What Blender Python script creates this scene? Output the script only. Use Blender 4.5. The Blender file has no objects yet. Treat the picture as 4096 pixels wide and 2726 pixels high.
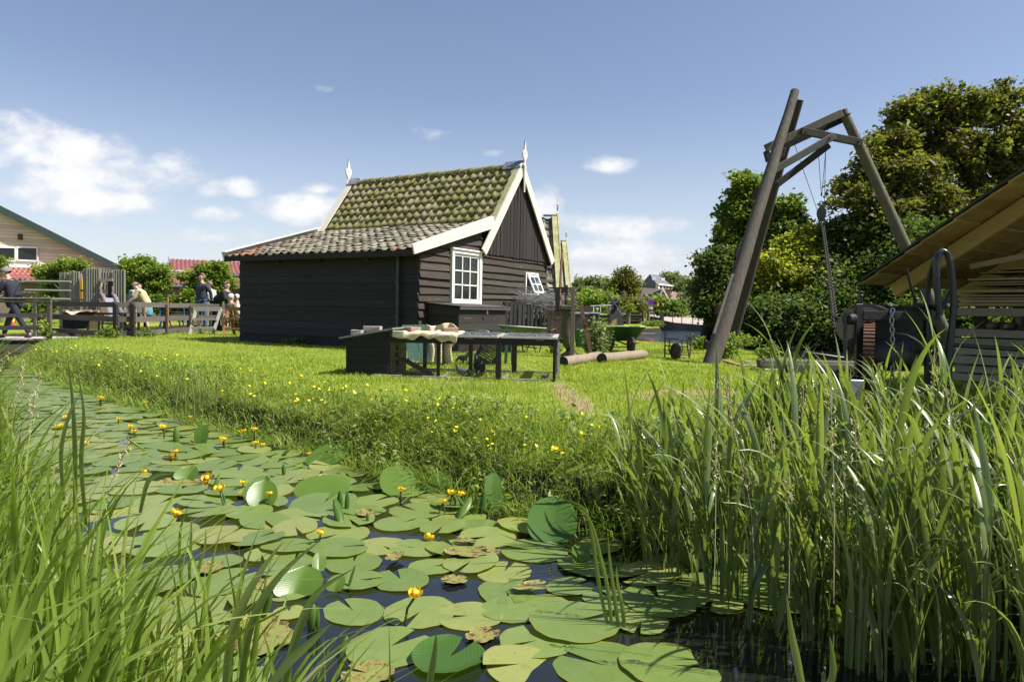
import bpy, bmesh, math, random
import numpy as np
from mathutils import Vector, Matrix, Euler
from math import radians, sin, cos, pi
SC = bpy.context.scene
COL = SC.collection
random.seed(7)
RNG = np.random.default_rng(11)
# --- camera
LENS_F = 2782.0            # focal length measured on the 4096 px wide photograph
CXP, CYP, CAMZ = 2048.0, 1363.0, 1.28
PITCH = math.atan(125 / LENS_F)
ROLL = 0.018
cam_d = bpy.data.cameras.new('camera')
cam_d.sensor_width = 36.0
cam_d.lens = 36.0 * LENS_F / 4096.0
cam_d.clip_start = 0.05
cam_d.clip_end = 3000
cam = bpy.data.objects.new('camera', cam_d)
COL.objects.link(cam)
cam.matrix_world = Matrix.Translation((0, 0, CAMZ)) @ Matrix.Rotation(pi / 2 - PITCH, 4, 'X') @ Matrix.Rotation(ROLL, 4, 'Z')
SC.camera = cam
# --- light and sky
SUN_AZ, SUN_EL = radians(102), radians(54)      # azimuth measured from +Y towards +X
SUN_DIR = Vector((sin(SUN_AZ) * cos(SUN_EL), cos(SUN_AZ) * cos(SUN_EL), sin(SUN_EL)))
sd = bpy.data.lights.new('sun', 'SUN')
sd.energy = 5.0
sd.angle = radians(0.5)
sd.color = (1.0, 0.955, 0.88)
sun = bpy.data.objects.new('sun', sd)
COL.objects.link(sun)
sun.rotation_euler = (-SUN_DIR).to_track_quat('-Z', 'Y').to_euler()
SC.view_settings.view_transform = 'Standard'
SC.view_settings.look = 'None'
SC.view_settings.exposure = 0.92
SC.view_settings.gamma = 1.0
_r = np.array([1, 0, 0.]); _f = np.array([0, cos(PITCH), -sin(PITCH)]); _u = np.array([0, sin(PITCH), cos(PITCH)])
_R = cos(ROLL) * _r + sin(ROLL) * _u
_U = -sin(ROLL) * _r + cos(ROLL) * _u
_O = np.array([0, 0, CAMZ])
def ray(x, y): return _f + _R * (x - CXP) / LENS_F - _U * (y - CYP) / LENS_F
def PZ(x, y, z=0.4):
 "photograph pixel -> point on the horizontal plane at height z"
 d = ray(x, y); return _O + d * (z - CAMZ) / d[2]
def PY(x, y, Y):
 "photograph pixel -> point at distance Y in front of the camera"
 d = ray(x, y); return _O + d * Y / d[1]
def PP(x, y, p, n):
 "photograph pixel -> point on the plane through p with normal n"
 d = ray(x, y); p = np.array(p, float); n = np.array(n, float)
 return _O + d * np.dot(p - _O, n) / np.dot(d, n)
def build_world():
 w = bpy.data.worlds.new('World'); SC.world = w; w.use_nodes = True
 nt = w.node_tree; N = nt.nodes; L = nt.links; N.clear()
 out = N.new('ShaderNodeOutputWorld'); bg = N.new('ShaderNodeBackground')
 sky = N.new('ShaderNodeTexSky'); sky.sky_type = 'NISHITA'; sky.sun_disc = False
 sky.sun_elevation = SUN_EL; sky.sun_rotation = SUN_AZ
 sky.altitude = 0; sky.air_density = 1.0; sky.dust_density = 0.6; sky.ozone_density = 2.2
 tc = N.new('ShaderNodeTexCoord'); sep = N.new('ShaderNodeSeparateXYZ'); L.new(tc.outputs['Generated'], sep.inputs[0])
 def M(op, a, b=None, c=None, clamp=False):
  n = N.new('ShaderNodeMath'); n.operation = op; n.use_clamp = clamp
  for i, v in enumerate((a, b, c)):
   if v is None: continue
   if isinstance(v, (int, float)): n.inputs[i].default_value = v
   else: L.new(v, n.inputs[i])
  return n.outputs[0]
 yy = M('MAXIMUM', sep.outputs[1], 0.05)
 u = M('DIVIDE', sep.outputs[0], yy); v = M('DIVIDE', sep.outputs[2], yy)
 cmb = N.new('ShaderNodeCombineXYZ'); L.new(u, cmb.inputs[0]); L.new(v, cmb.inputs[1])
 def noise(scale, detail, off, sx=1.0, sy=1.0):
  mp = N.new('ShaderNodeMapping'); mp.inputs['Location'].default_value = (off, off * .7, 0)
  mp.inputs['Scale'].default_value = (sx, sy, 1)
  L.new(cmb.outputs[0], mp.inputs[0])
  n = N.new('ShaderNodeTexNoise'); n.inputs['Scale'].default_value = scale
  n.inputs['Detail'].default_value = detail; n.inputs['Roughness'].default_value = 0.58
  L.new(mp.outputs[0], n.inputs['Vector']); return n.outputs[0]
 K = 4096 / 2356
 blobs = [(60, 305, 95, 42, 1), (150, 350, 150, 52, 1), (300, 400, 150, 48, 1), (380, 385, 75, 38, .9), (120, 420, 150, 55, 1), (230, 465, 165, 36, 1), (-120, 370, 160, 90, 1),
             (560, 432, 52, 22, .8), (490, 438, 38, 20, .75), (690, 475, 100, 34, 1), (770, 480, 55, 36, .85), (735, 434, 50, 16, .7),
             (495, 492, 58, 19, .8), (535, 542, 120, 20, .72), (985, 308, 52, 24, .72), (1408, 377, 58, 19, .75), (1243, 470, 46, 45, .75),
             (1390, 522, 190, 30, .8), (1390, 583, 190, 36, .85), (1330, 632, 260, 30, .8), (742, 204, 20, 8, .45), (1150, 352, 26, 9, .4),
             (1560, 602, 90, 18, .6), (640, 560, 60, 14, .45), (90, 474, 50, 14, .6)]
 mask = None
 for (bx, by, rx, ry, s) in blobs:
  d = ray(bx * K, by * K); u0 = d[0] / d[1]; v0 = d[2] / d[1]
  a = M('MULTIPLY', M('SUBTRACT', u, float(u0)), 1600.0 / rx)
  b = M('MULTIPLY', M('SUBTRACT', v, float(v0)), 1600.0 / ry)
  d2 = M('ADD', M('MULTIPLY', a, a), M('MULTIPLY', b, b))
  g = M('MULTIPLY', M('SUBTRACT', 1.0, M('MULTIPLY', d2, 0.62)), s)
  mask = g if mask is None else M('SMOOTH_MAX', mask, g, 0.15)
 mask = M('MAXIMUM', mask, -0.6)
 n1 = noise(9.0, 9, 3.1, 1.0, 1.7); n2 = noise(30, 6, 9.7, 1.0, 1.5)
 dens = M('ADD', mask, M('ADD', M('MULTIPLY', M('SUBTRACT', n1, 0.5), 3.0), M('MULTIPLY', M('SUBTRACT', n2, .5), .9)))
 mr = N.new('ShaderNodeMapRange'); mr.interpolation_type = 'SMOOTHSTEP'
 mr.inputs['From Min'].default_value = 0.05; mr.inputs['From Max'].default_value = 1.08
 L.new(dens, mr.inputs['Value'])
 ccol = N.new('ShaderNodeMixRGB'); ccol.inputs[1].default_value = (5.7, 5.9, 6.4, 1); ccol.inputs[2].default_value = (8.0, 7.95, 7.85, 1)
 sh = N.new('ShaderNodeMapRange'); sh.inputs['From Min'].default_value = .3; sh.inputs['From Max'].default_value = 1.4
 L.new(dens, sh.inputs['Value']); L.new(sh.outputs[0], ccol.inputs[0])
 hz = N.new('ShaderNodeMapRange'); hz.interpolation_type = 'SMOOTHSTEP'
 hz.inputs['From Min'].default_value = 0.30; hz.inputs['From Max'].default_value = -0.06
 hz.inputs['To Max'].default_value = 0.62
 L.new(sep.outputs[2], hz.inputs['Value'])
 hue = N.new('ShaderNodeHueSaturation'); hue.inputs['Saturation'].default_value = 0.93; hue.inputs['Value'].default_value = 1.0
 L.new(sky.outputs[0], hue.inputs['Color'])
 tint = N.new('ShaderNodeMixRGB'); tint.blend_type = 'MULTIPLY'; tint.inputs[0].default_value = 1; tint.inputs[2].default_value = (1.06, 0.985, 1.0, 1)
 L.new(hue.outputs[0], tint.inputs[1])
 mh = N.new('ShaderNodeMixRGB'); mh.inputs[2].default_value = (5.9, 6.35, 7.0, 1)
 L.new(hz.outputs[0], mh.inputs[0]); L.new(tint.outputs[0], mh.inputs[1])
 mx = N.new('ShaderNodeMixRGB'); L.new(M('MULTIPLY', mr.outputs[0], 0.93), mx.inputs[0]); L.new(mh.outputs[0], mx.inputs[1]); L.new(ccol.outputs[0], mx.inputs[2])
 L.new(mx.outputs[0], bg.inputs['Color']); bg.inputs['Strength'].default_value = 0.074
 L.new(bg.outputs[0], out.inputs[0])
build_world()
# --- helpers: objects
def tag(o, label=None, cat=None, group=None, kind=None):
 if label: o['label'] = label
 if cat: o['category'] = cat
 if group: o['group'] = group
 if kind: o['kind'] = kind
 return o
def thing(name, label, cat, loc=(0, 0, 0), rz=0.0, group=None):
 o = bpy.data.objects.new(name, None); COL.objects.link(o)
 o.empty_display_size = .1
 o.location = loc; o.rotation_euler = (0, 0, rz)
 return tag(o, label, cat, group)
def copy_tree(o, parent=None):
 c = o.copy(); COL.objects.link(c); c.parent = parent
 for ch in KIDS.get(o.name, []): copy_tree(ch, c)
 return c
KIDS = {}
def setparent(o, p):
 if p is not None:
  o.parent = p; KIDS.setdefault(p.name, []).append(o)
def np_mesh(name, V, faces, mat=None, parent=None, rnd=None, smooth=False, vcol=None):
 "V: (n,3); faces: list of (m,k) index arrays"
 me = bpy.data.meshes.new(name)
 V = np.asarray(V, np.float32).reshape(-1, 3)
 if not isinstance(faces, (list, tuple)): faces = [faces]
 faces = [np.asarray(f, np.int32) for f in faces if len(f)]
 me.vertices.add(len(V)); me.vertices.foreach_set('co', V.ravel())
 nl = sum(f.size for f in faces); npoly = sum(len(f) for f in faces)
 me.loops.add(nl); me.polygons.add(npoly)
 me.loops.foreach_set('vertex_index', np.concatenate([f.ravel() for f in faces]))
 tot = np.concatenate([np.full(len(f), f.shape[1], np.int32) for f in faces])
 st = np.concatenate([[0], np.cumsum(tot)[:-1]]).astype(np.int32)
 me.polygons.foreach_set('loop_start', st)
 try: me.polygons.foreach_set('loop_total', tot)
 except Exception: pass
 me.update(calc_edges=True)
 if smooth: me.polygons.foreach_set('use_smooth', np.ones(npoly, bool))
 if rnd is not None:
  at = me.attributes.new('rnd', 'FLOAT', 'FACE'); at.data.foreach_set('value', np.asarray(rnd, np.float32))
 if mat: me.materials.append(mat)
 o = bpy.data.objects.new(name, me); COL.objects.link(o); setparent(o, parent)
 return o
class MB:
 "collects shapes into one mesh"
 def __init__(s): s.v = []; s.f = []; s.r = []; s.sm = []
 def add(s, vs, fs, rnd=None, smooth=False):
  b = len(s.v); s.v.extend([tuple(map(float, p)) for p in vs])
  if rnd is None: rnd = random.random()
  for f in fs: s.f.append([b + i for i in f]); s.r.append(rnd); s.sm.append(smooth)
  return s
 def box(s, c, sz, R=None, rnd=None, jit=0.0, bev=0.0):
  hx, hy, hz = sz[0] / 2, sz[1] / 2, sz[2] / 2
  if bev > 0:
   b = min(bev, hx * .45, hy * .45, hz * .45)
   vs = []; idx = {}
   for sx in (-1, 1):
    for sy in (-1, 1):
     for sz_ in (-1, 1):
      for k, p in enumerate(((hx, hy - b, hz - b), (hx - b, hy, hz - b), (hx - b, hy - b, hz))):
       idx[(sx, sy, sz_, k)] = len(vs); vs.append([p[0] * sx, p[1] * sy, p[2] * sz_])
   fs = []
   def q(*ks): fs.append([idx[k] for k in ks])
   for a in (-1, 1):
    q((a, -1, -1, 0), (a, 1, -1, 0), (a, 1, 1, 0), (a, -1, 1, 0))
    q((-1, a, -1, 1), (1, a, -1, 1), (1, a, 1, 1), (-1, a, 1, 1))
    q((-1, -1, a, 2), (1, -1, a, 2), (1, 1, a, 2), (-1, 1, a, 2))
    for c2 in (-1, 1):
     q((a, c2, -1, 0), (a, c2, 1, 0), (a, c2, 1, 1), (a, c2, -1, 1))
     q((a, -1, c2, 0), (a, 1, c2, 0), (a, 1, c2, 2), (a, -1, c2, 2))
     q((-1, a, c2, 1), (1, a, c2, 1), (1, a, c2, 2), (-1, a, c2, 2))
     for c3 in (-1, 1): q((a, c2, c3, 0), (a, c2, c3, 1), (a, c2, c3, 2))
   for f in fs:
    P = [Vector(vs[i]) for i in f]; n = (P[1] - P[0]).cross(P[2] - P[0])
    if n.dot(sum(P, Vector()) / len(P)) < 0: f.reverse()
  else:
   vs = [[x, y, z] for x in (-hx, hx) for y in (-hy, hy) for z in (-hz, hz)]
   fs = [(0, 1, 3, 2), (4, 6, 7, 5), (0, 4, 5, 1), (2, 3, 7, 6), (0, 2, 6, 4), (1, 5, 7, 3)]
  if jit:
   vs = [[a + random.uniform(-jit, jit) for a in p] for p in vs]
  c = Vector(c)
  vs = [(R @ Vector(p) if R is not None else Vector(p)) + c for p in vs]
  return s.add(vs, fs, rnd)
 def beam(s, a, b, w, h, up=(0, 0, 1), rnd=None, bev=0.0, jit=0.0, segs=1, wob=0.0):
  "box from a to b; w across, h along up"
  a = Vector(a); b = Vector(b); d = b - a; L_ = d.length; d.normalize()
  upv = Vector(up)
  x = d.cross(upv)
  if x.length < 1e-4: x = d.cross(Vector((0, 1, 0)))
  x.normalize(); z = x.cross(d)
  Rm = Matrix((x, d, z)).transposed()
  return s.box((a + b) / 2, (w, L_, h), Rm, rnd, jit, bev)
 def tube(s, pts, rad, n=10, caps=True, rnd=None, smooth=True, squash=None):
  pts = [Vector(p) for p in pts]
  if isinstance(rad, (int, float)): rad = [rad] * len(pts)
  rings = []; prev = None
  for i, p in enumerate(pts):
   t = (pts[min(i + 1, len(pts) - 1)] - pts[max(i - 1, 0)])
   if t.length < 1e-9: t = Vector((0, 0, 1))
   t.normalize()
   if prev is None:
    a = Vector((0, 0, 1)) if abs(t.z) < .9 else Vector((1, 0, 0))
    nrm = (a - t * a.dot(t)).normalized()
   else:
    nrm = prev - t * prev.dot(t)
    nrm = nrm.normalized() if nrm.length > 1e-6 else prev
   prev = nrm; bn = t.cross(nrm)
   r = rad[i]; rr = (r, r) if isinstance(r, (int, float)) else r
   rings.append([p + nrm * cos(2 * pi * k / n) * rr[0] + bn * sin(2 * pi * k / n) * rr[1] for k in range(n)])
  vs = [q for rg in rings for q in rg]; fs = []
  for i in range(len(pts) - 1):
   for k in range(n):
    k2 = (k + 1) % n
    fs.append((i * n + k, i * n + k2, (i + 1) * n + k2, (i + 1) * n + k))
  if rnd is None: rnd = random.random()
  s.add(vs, fs, rnd, smooth)
  if caps:
   s.add(rings[0][::-1], [tuple(range(n))], rnd); s.add(rings[-1], [tuple(range(n))], rnd)
  return s
 def prism(s, poly, depth_vec, rnd=None):
  "extrude polygon (list of 3d pts) by a vector"
  n = len(poly); P = [Vector(p) for p in poly]; D = Vector(depth_vec)
  vs = P + [p + D for p in P]
  fs = [tuple(range(n))[::-1], tuple(range(n, 2 * n))] + [(i, (i + 1) % n, n + (i + 1) % n, n + i) for i in range(n)]
  nn = Vector()
  for i in range(n): nn += P[i].cross(P[(i + 1) % n])
  if nn.dot(D) < 0: fs = [f[::-1] for f in fs]
  return s.add(vs, fs, rnd)
 def lathe(s, c, prof, n=16, axis=(0, 0, 1), rnd=None, smooth=True, caps=True):
  ax = Vector(axis).normalized(); c = Vector(c)
  pts = [c + ax * z for r, z in prof]; 
  a = Vector((1, 0, 0)) if abs(ax.x) < .9 else Vector((0, 1, 0))
  x = (a - ax * a.dot(ax)).normalized(); y = ax.cross(x)
  vs = []; 
  for (r, z), p in zip(prof, pts):
   for k in range(n): vs.append(p + x * cos(2 * pi * k / n) * r + y * sin(2 * pi * k / n) * r)
  fs = []
  for i in range(len(prof) - 1):
   for k in range(n):
    k2 = (k + 1) % n; fs.append((i * n + k, i * n + k2, (i + 1) * n + k2, (i + 1) * n + k))
  if rnd is None: rnd = random.random()
  s.add(vs, fs, rnd, smooth)
  if caps:
   if prof[0][0] > 1e-4: s.add(vs[:n][::-1], [tuple(range(n))], rnd)
   if prof[-1][0] > 1e-4: s.add(vs[-n:], [tuple(range(n))], rnd)
  return s
 def ball(s, c, r, n=12, m=8, rnd=None):
  r = (r, r, r) if isinstance(r, (int, float)) else r
  vs = []; fs = []
  for i in range(m + 1):
   th = pi * i / m
   for k in range(n):
    ph = 2 * pi * k / n
    vs.append((c[0] + r[0] * sin(th) * cos(ph), c[1] + r[1] * sin(th) * sin(ph), c[2] + r[2] * cos(th)))
  for i in range(m):
   for k in range(n):
    k2 = (k + 1) % n; fs.append((i * n + k, (i + 1) * n + k, (i + 1) * n + k2, i * n + k2))
  return s.add(vs, fs, rnd, True)
 def xform(s, Mx): s.v = [tuple(Mx @ Vector(p)) for p in s.v]; return s
 def build(s, name, mat=None, parent=None):
  me = bpy.data.meshes.new(name); me.from_pydata(s.v, [], s.f)
  me.polygons.foreach_set('use_smooth', s.sm)
  at = me.attributes.new('rnd', 'FLOAT', 'FACE'); at.data.foreach_set('value', s.r)
  me.update()
  if mat: me.materials.append(mat)
  o = bpy.data.objects.new(name, me); COL.objects.link(o); setparent(o, parent)
  return o
def RX(a): return Matrix.Rotation(a, 3, 'X')
def RY(a): return Matrix.Rotation(a, 3, 'Y')
def RZ(a): return Matrix.Rotation(a, 3, 'Z')
# --- helpers: materials
MATS = {}
class NT:
 def __init__(s, name):
  m = bpy.data.materials.new(name); m.use_nodes = True; s.m = m; s.t = m.node_tree; s.N = s.t.nodes; s.L = s.t.links
  s.N.clear(); s.out = s.N.new('ShaderNodeOutputMaterial'); MATS[name] = m
 def n(s, typ, **kw):
  nd = s.N.new(typ)
  for k, v in kw.items(): setattr(nd, k, v)
  return nd
 def set(s, sock, v):
  if isinstance(v, bpy.types.NodeSocket): s.L.new(v, sock)
  else:
   if isinstance(v, tuple) and len(v) == 3 and sock.type == 'RGBA': v = v + (1,)
   sock.default_value = v
 def math(s, op, a, b=None, clamp=False):
  nd = s.n('ShaderNodeMath', operation=op, use_clamp=clamp); s.set(nd.inputs[0], a)
  if b is not None: s.set(nd.inputs[1], b)
  return nd.outputs[0]
 def coord(s, kind='Object', scale=(1, 1, 1), rot=(0, 0, 0)):
  tc = s.n('ShaderNodeTexCoord'); mp = s.n('ShaderNodeMapping'); mp.inputs['Scale'].default_value = scale; mp.inputs['Rotation'].default_value = rot
  s.L.new(tc.outputs[kind], mp.inputs[0]); return mp.outputs[0]
 def pos(s, scale=(1, 1, 1), rot=(0, 0, 0)):
  g = s.n('ShaderNodeNewGeometry'); mp = s.n('ShaderNodeMapping'); mp.inputs['Scale'].default_value = scale; mp.inputs['Rotation'].default_value = rot
  s.L.new(g.outputs['Position'], mp.inputs[0]); return mp.outputs[0]
 def noise(s, vec, scale, detail=4, rough=.6, dist=0.0):
  nd = s.n('ShaderNodeTexNoise'); s.L.new(vec, nd.inputs['Vector']); nd.inputs['Scale'].default_value = scale
  nd.inputs['Detail'].default_value = detail; nd.inputs['Roughness'].default_value = rough; nd.inputs['Distortion'].default_value = dist
  return nd.outputs[0]
 def ramp(s, fac, stops):
  nd = s.n('ShaderNodeValToRGB'); cr = nd.color_ramp
  while len(cr.elements) < len(stops): cr.elements.new(.5)
  for e, (p, c) in zip(cr.elements, stops): e.position = p; e.color = tuple(c) + (1,) if len(c) == 3 else c
  s.set(nd.inputs[0], fac); return nd.outputs[0]
 def mix(s, fac, a, b, mode='MIX'):
  nd = s.n('ShaderNodeMixRGB', blend_type=mode); s.set(nd.inputs[0], fac); s.set(nd.inputs[1], a); s.set(nd.inputs[2], b); return nd.outputs[0]
 def attr(s, nm='rnd'):
  return s.n('ShaderNodeAttribute', attribute_name=nm).outputs['Fac']
 def objrnd(s): return s.n('ShaderNodeObjectInfo').outputs['Random']
 def bump(s, h, strength=.3, dist=.01):
  nd = s.n('ShaderNodeBump'); nd.inputs['Strength'].default_value = strength; nd.inputs['Distance'].default_value = dist
  s.L.new(h, nd.inputs['Height']); return nd.outputs[0]
 def principled(s, color, rough=.7, metal=0.0, normal=None, spec=.5, **kw):
  p = s.n('ShaderNodeBsdfPrincipled'); s.set(p.inputs['Base Color'], color); s.set(p.inputs['Roughness'], rough); s.set(p.inputs['Metallic'], metal)
  s.set(p.inputs['Specular IOR Level'], spec)
  if normal is not None: s.L.new(normal, p.inputs['Normal'])
  for k, v in kw.items(): s.set(p.inputs[k], v)
  return p.outputs[0]
 def done(s, sh): s.L.new(sh, s.out.inputs['Surface']); return s.m
def mat_wood(name, c1, c2, grain=(1, 1, 1), rough=.8, streak=None, bump=.4, moss=None, mossamt=.5, scale=6, spec=.3):
 "boards: grain stretched along an axis (grain = scale per axis), tone differs board by board"
 s = NT(name); v = s.coord('Object', grain)
 n1 = s.noise(v, scale, 6, .65, .3); n2 = s.noise(v, scale * 5, 3, .6)
 r = s.attr()
 f = s.math('ADD', s.math('MULTIPLY', n1, .7), s.math('MULTIPLY', r, .45))
 col = s.ramp(f, [(.25, c1), (.85, c2)])
 col = s.mix(s.math('MULTIPLY', n2, .55), col, tuple(x * .45 for x in c1), 'MIX')
 if streak:
  v2 = s.coord('Object', tuple(g * .6 for g in grain)); k = s.noise(v2, scale * 1.3, 5, .7)
  kk = s.ramp(k, [(.60, (0, 0, 0)), (.72, (1, 1, 1))]); col = s.mix(s.math('MULTIPLY', kk, .6), col, streak)
 if moss:
  v3 = s.coord('Object', (1, 1, 1)); k = s.noise(v3, 2.2, 5, .7); kk = s.ramp(k, [(.45, (0, 0, 0)), (.65, (1, 1, 1))])
  col = s.mix(s.math('MULTIPLY', kk, mossamt), col, moss)
 nb = s.math('ADD', n1, s.math('MULTIPLY', n2, .5))
 return s.done(s.principled(col, rough, normal=s.bump(nb, bump, .006), spec=spec))
def mat_plain(name, c, rough=.6, metal=0.0, var=.25, scale=8, c2=None, bump=.15, spec=.5, amt=.6, pos=False):
 s = NT(name); v = s.pos() if pos else s.coord('Object')
 n = s.noise(v, scale, 5, .65)
 d = c2 if c2 else tuple(x * (1 - var) for x in c)
 k = s.ramp(n, [(.38, (0, 0, 0)), (.66, (1, 1, 1))])
 col = s.mix(s.math('MULTIPLY', k, amt), c, d)
 r = s.attr(); hs = s.n('ShaderNodeHueSaturation'); s.set(hs.inputs['Color'], col)
 s.set(hs.inputs['Value'], s.math('ADD', .85, s.math('MULTIPLY', r, .3)))
 return s.done(s.principled(hs.outputs[0], rough, metal, normal=s.bump(n, bump, .01), spec=spec))
def mat_leaf(name, stops, transl=.4, rough=.5, tmul=1.5, spec=.35, patch=None, patchscale=.5, tcol=None):
 "leaf / blade: tone by leaf ('rnd'), light shines through"
 s = NT(name); r = s.attr()
 f = r
 if patch:
  n = s.noise(s.pos(), patchscale, 3, .6); f = s.math('ADD', s.math('MULTIPLY', r, 1 - patch), s.math('MULTIPLY', s.math('SUBTRACT', s.math('MULTIPLY', n, 2.6), .8), patch), clamp=True)
 col = s.ramp(f, stops)
 p = s.principled(col, rough, spec=spec)
 t = s.n('ShaderNodeBsdfTranslucent')
 tc = s.mix(1.0, col, tcol or (1.25 * tmul, 1.25 * tmul, .45 * tmul), 'MULTIPLY'); s.set(t.inputs[0], tc)
 m = s.n('ShaderNodeMixShader'); m.inputs[0].default_value = transl; s.L.new(p, m.inputs[1]); s.L.new(t.outputs[0], m.inputs[2])
 return s.done(m.outputs[0])
M_BLACKBOARD = mat_wood('tarred_boards', (.007, .007, .009), (.028, .028, .032), (.45, .45, 9), .7, streak=(.075, .075, .075), bump=.7, scale=4, spec=.35)
M_BROWNBOARD = mat_wood('weathered_boards', (.020, .015, .012), (.085, .066, .054), (.5, .5, 10), .75, streak=(.28, .24, .20), bump=.6, moss=(.06, .06, .018), mossamt=.25, scale=4)
M_VBOARD = mat_wood('upright_boards', (.018, .015, .013), (.042, .035, .032), (8, 8, .5), .75, bump=.5, scale=4)
M_DARKWOOD = mat_wood('dark_wood', (.012, .010, .009), (.035, .029, .025), (3, 3, 3), .75, bump=.4)
M_CREAM = mat_wood('cream_paint', (.62, .575, .49), (.80, .76, .68), (1.2, 1.2, 1.2), .5, bump=.1, moss=(.50, .45, .36), mossamt=.3, scale=3)
M_WHITE = mat_plain('white_paint', (.80, .78, .72), .45, var=.15, scale=5, bump=.05)
M_OLDCREAM = mat_wood('mossy_cream_paint', (.30, .29, .13), (.52, .50, .33), (1, 1, 1), .6, bump=.1, moss=(.19, .19, .035), mossamt=.8, scale=2)
M_LEAD = mat_plain('lead_sheet', (.22, .24, .28), .45, metal=.3, c2=(.12, .13, .15))
M_FENCE = mat_wood('weathered_fence', (.075, .064, .054), (.17, .15, .13), (.6, .6, 6), .85, bump=.4, scale=4)
M_FENCEPOST = mat_wood('fence_post_wood', (.02, .015, .014), (.05, .038, .034), (6, 6, .6), .8, bump=.4)
M_GREYWOOD = mat_wood('silvered_wood', (.32, .29, .25), (.60, .56, .50), (2, 2, 2), .85, bump=.4)
M_OLDPOST = mat_wood('crane_timber', (.035, .029, .025), (.18, .15, .128), (9, 9, .35), .85, streak=(.22, .20, .18), bump=1.0, moss=(.075, .080, .035), mossamt=.5, scale=2.2)
M_GREENPOLE = mat_wood('mossy_pole', (.06, .055, .042), (.22, .19, .15), (9, 9, .35), .85, bump=.9, moss=(.10, .11, .04), mossamt=.6, scale=2.2)
M_FRESHWOOD = mat_wood('yellow_pine', (.38, .26, .09), (.60, .44, .19), (1.2, 4, 8), .7, streak=(.22, .13, .05), bump=.3, scale=3)
M_PLANK = mat_wood('stacked_planks', (.28, .20, .12), (.52, .40, .25), (.5, 4, 9), .8, streak=(.12, .08, .05), bump=.3, scale=3)
M_GREYPLANK = mat_wood('grey_planks', (.22, .185, .14), (.44, .38, .29), (.5, 4, 9), .85, streak=(.12, .10, .08), bump=.3, scale=3)
M_LOG = mat_wood('barkless_log', (.15, .115, .08), (.33, .265, .19), (6, 1.2, 6), .85, streak=(.10, .07, .05), bump=.8, scale=3)
M_LOGEND = mat_plain('log_end', (.045, .035, .028), .9, c2=(.02, .016, .012), scale=30)  # near-black: the shade on the log ends is put into this colour
M_GLASS = NT('window_glass'); M_GLASS = M_GLASS.done(M_GLASS.principled((.014, .018, .016), .05, spec=.45))
M_IRON = mat_plain('black_iron', (.010, .010, .011), .5, metal=.0, c2=(.026, .021, .018), scale=14, bump=.4, spec=.3)
M_IRONBLUE = mat_plain('painted_iron', (.010, .012, .018), .38, metal=.0, c2=(.026, .023, .02), scale=14, bump=.3, spec=.4)
M_RUST = mat_plain('rusty_iron', (.12, .06, .036), .75, metal=.2, c2=(.055, .03, .022), scale=18, bump=.4)
M_GALV = mat_plain('galvanised', (.35, .37, .38), .4, metal=.7, c2=(.22, .23, .24), scale=20)
M_RUBBER = mat_plain('rubber', (.028, .028, .03), .7, c2=(.06, .06, .058), scale=10)
M_GREENTUB = mat_plain('green_tub', (.025, .075, .038), .35, c2=(.05, .075, .045), scale=7, bump=.15)
M_OLIVETUB = mat_plain('worn_green_tub', (.10, .125, .085), .4, c2=(.16, .18, .14), scale=7, bump=.15)
M_RIM = mat_plain('worn_rim', (.30, .40, .30), .35, c2=(.16, .26, .17), scale=9)
M_GREENBOARD = mat_wood('green_boards', (.04, .10, .075), (.08, .175, .13), (2, 2, 1), .6, bump=.2, scale=3)
M_BRICKRED = mat_plain('red_brick_block', (.32, .19, .145), .9, c2=(.20, .13, .10), scale=22, bump=.6)
M_BRICKGREY = mat_plain('grey_concrete_block', (.36, .31, .265), .9, c2=(.22, .19, .17), scale=26, bump=.8)
M_BURLAP = mat_plain('burlap', (.58, .50, .34), .95, c2=(.42, .35, .22), scale=5, bump=.2)
M_FELT = mat_plain('roofing_felt', (.17, .18, .165), .9, c2=(.11, .125, .11), scale=16, bump=.3)
# --- terrain and water
def pz(x, y, z=0.0):
 p = PZ(x * 4096 / 2356, y * 4096 / 2356, z); return (float(p[0]), float(p[1]))
FAR_SHORE = [(-12.5, 45), (-11.6, 17.5), pz(30, 832), pz(150, 888), pz(300, 932), pz(480, 987), pz(620, 1017), pz(760, 1057), pz(880, 1098), pz(1000, 1128), pz(1130, 1178), pz(1300, 1215),
             (1.1, 3.65), (2.4, 3.05), (4, 2.5), (8, 1.6), (22, -2)]
NEAR_SHORE = [(22, -9), (4, -2.6), (1.5, -.5), (0.1, .75), (-1.1, 1.65), (-2.1, 2.5), (-3.5, 3.9), (-5.6, 6.2), (-8.8, 9.6), (-13, 13), (-15.5, 17), (-16.5, 45)]
DITCH = np.array(FAR_SHORE + NEAR_SHORE)
CANAL = np.array([(3.7, 24), (3.4, 30), (4.6, 37), (5.4, 39), (8, 43.5), (10.3, 47.5), (9.6, 50.2), (16, 50.1), (24, 49), (15, 44), (13, 36), (12.2, 30), (12.6, 25), (16, 22), (30, 17), (70, 10),
                  (70, 2), (20, 9.2), (10, 11.6), (6.4, 12.6), (5.75, 14.3), (5.9, 16.5), (5.6, 19.0), (4.6, 20.6), (4.0, 22)])
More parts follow.
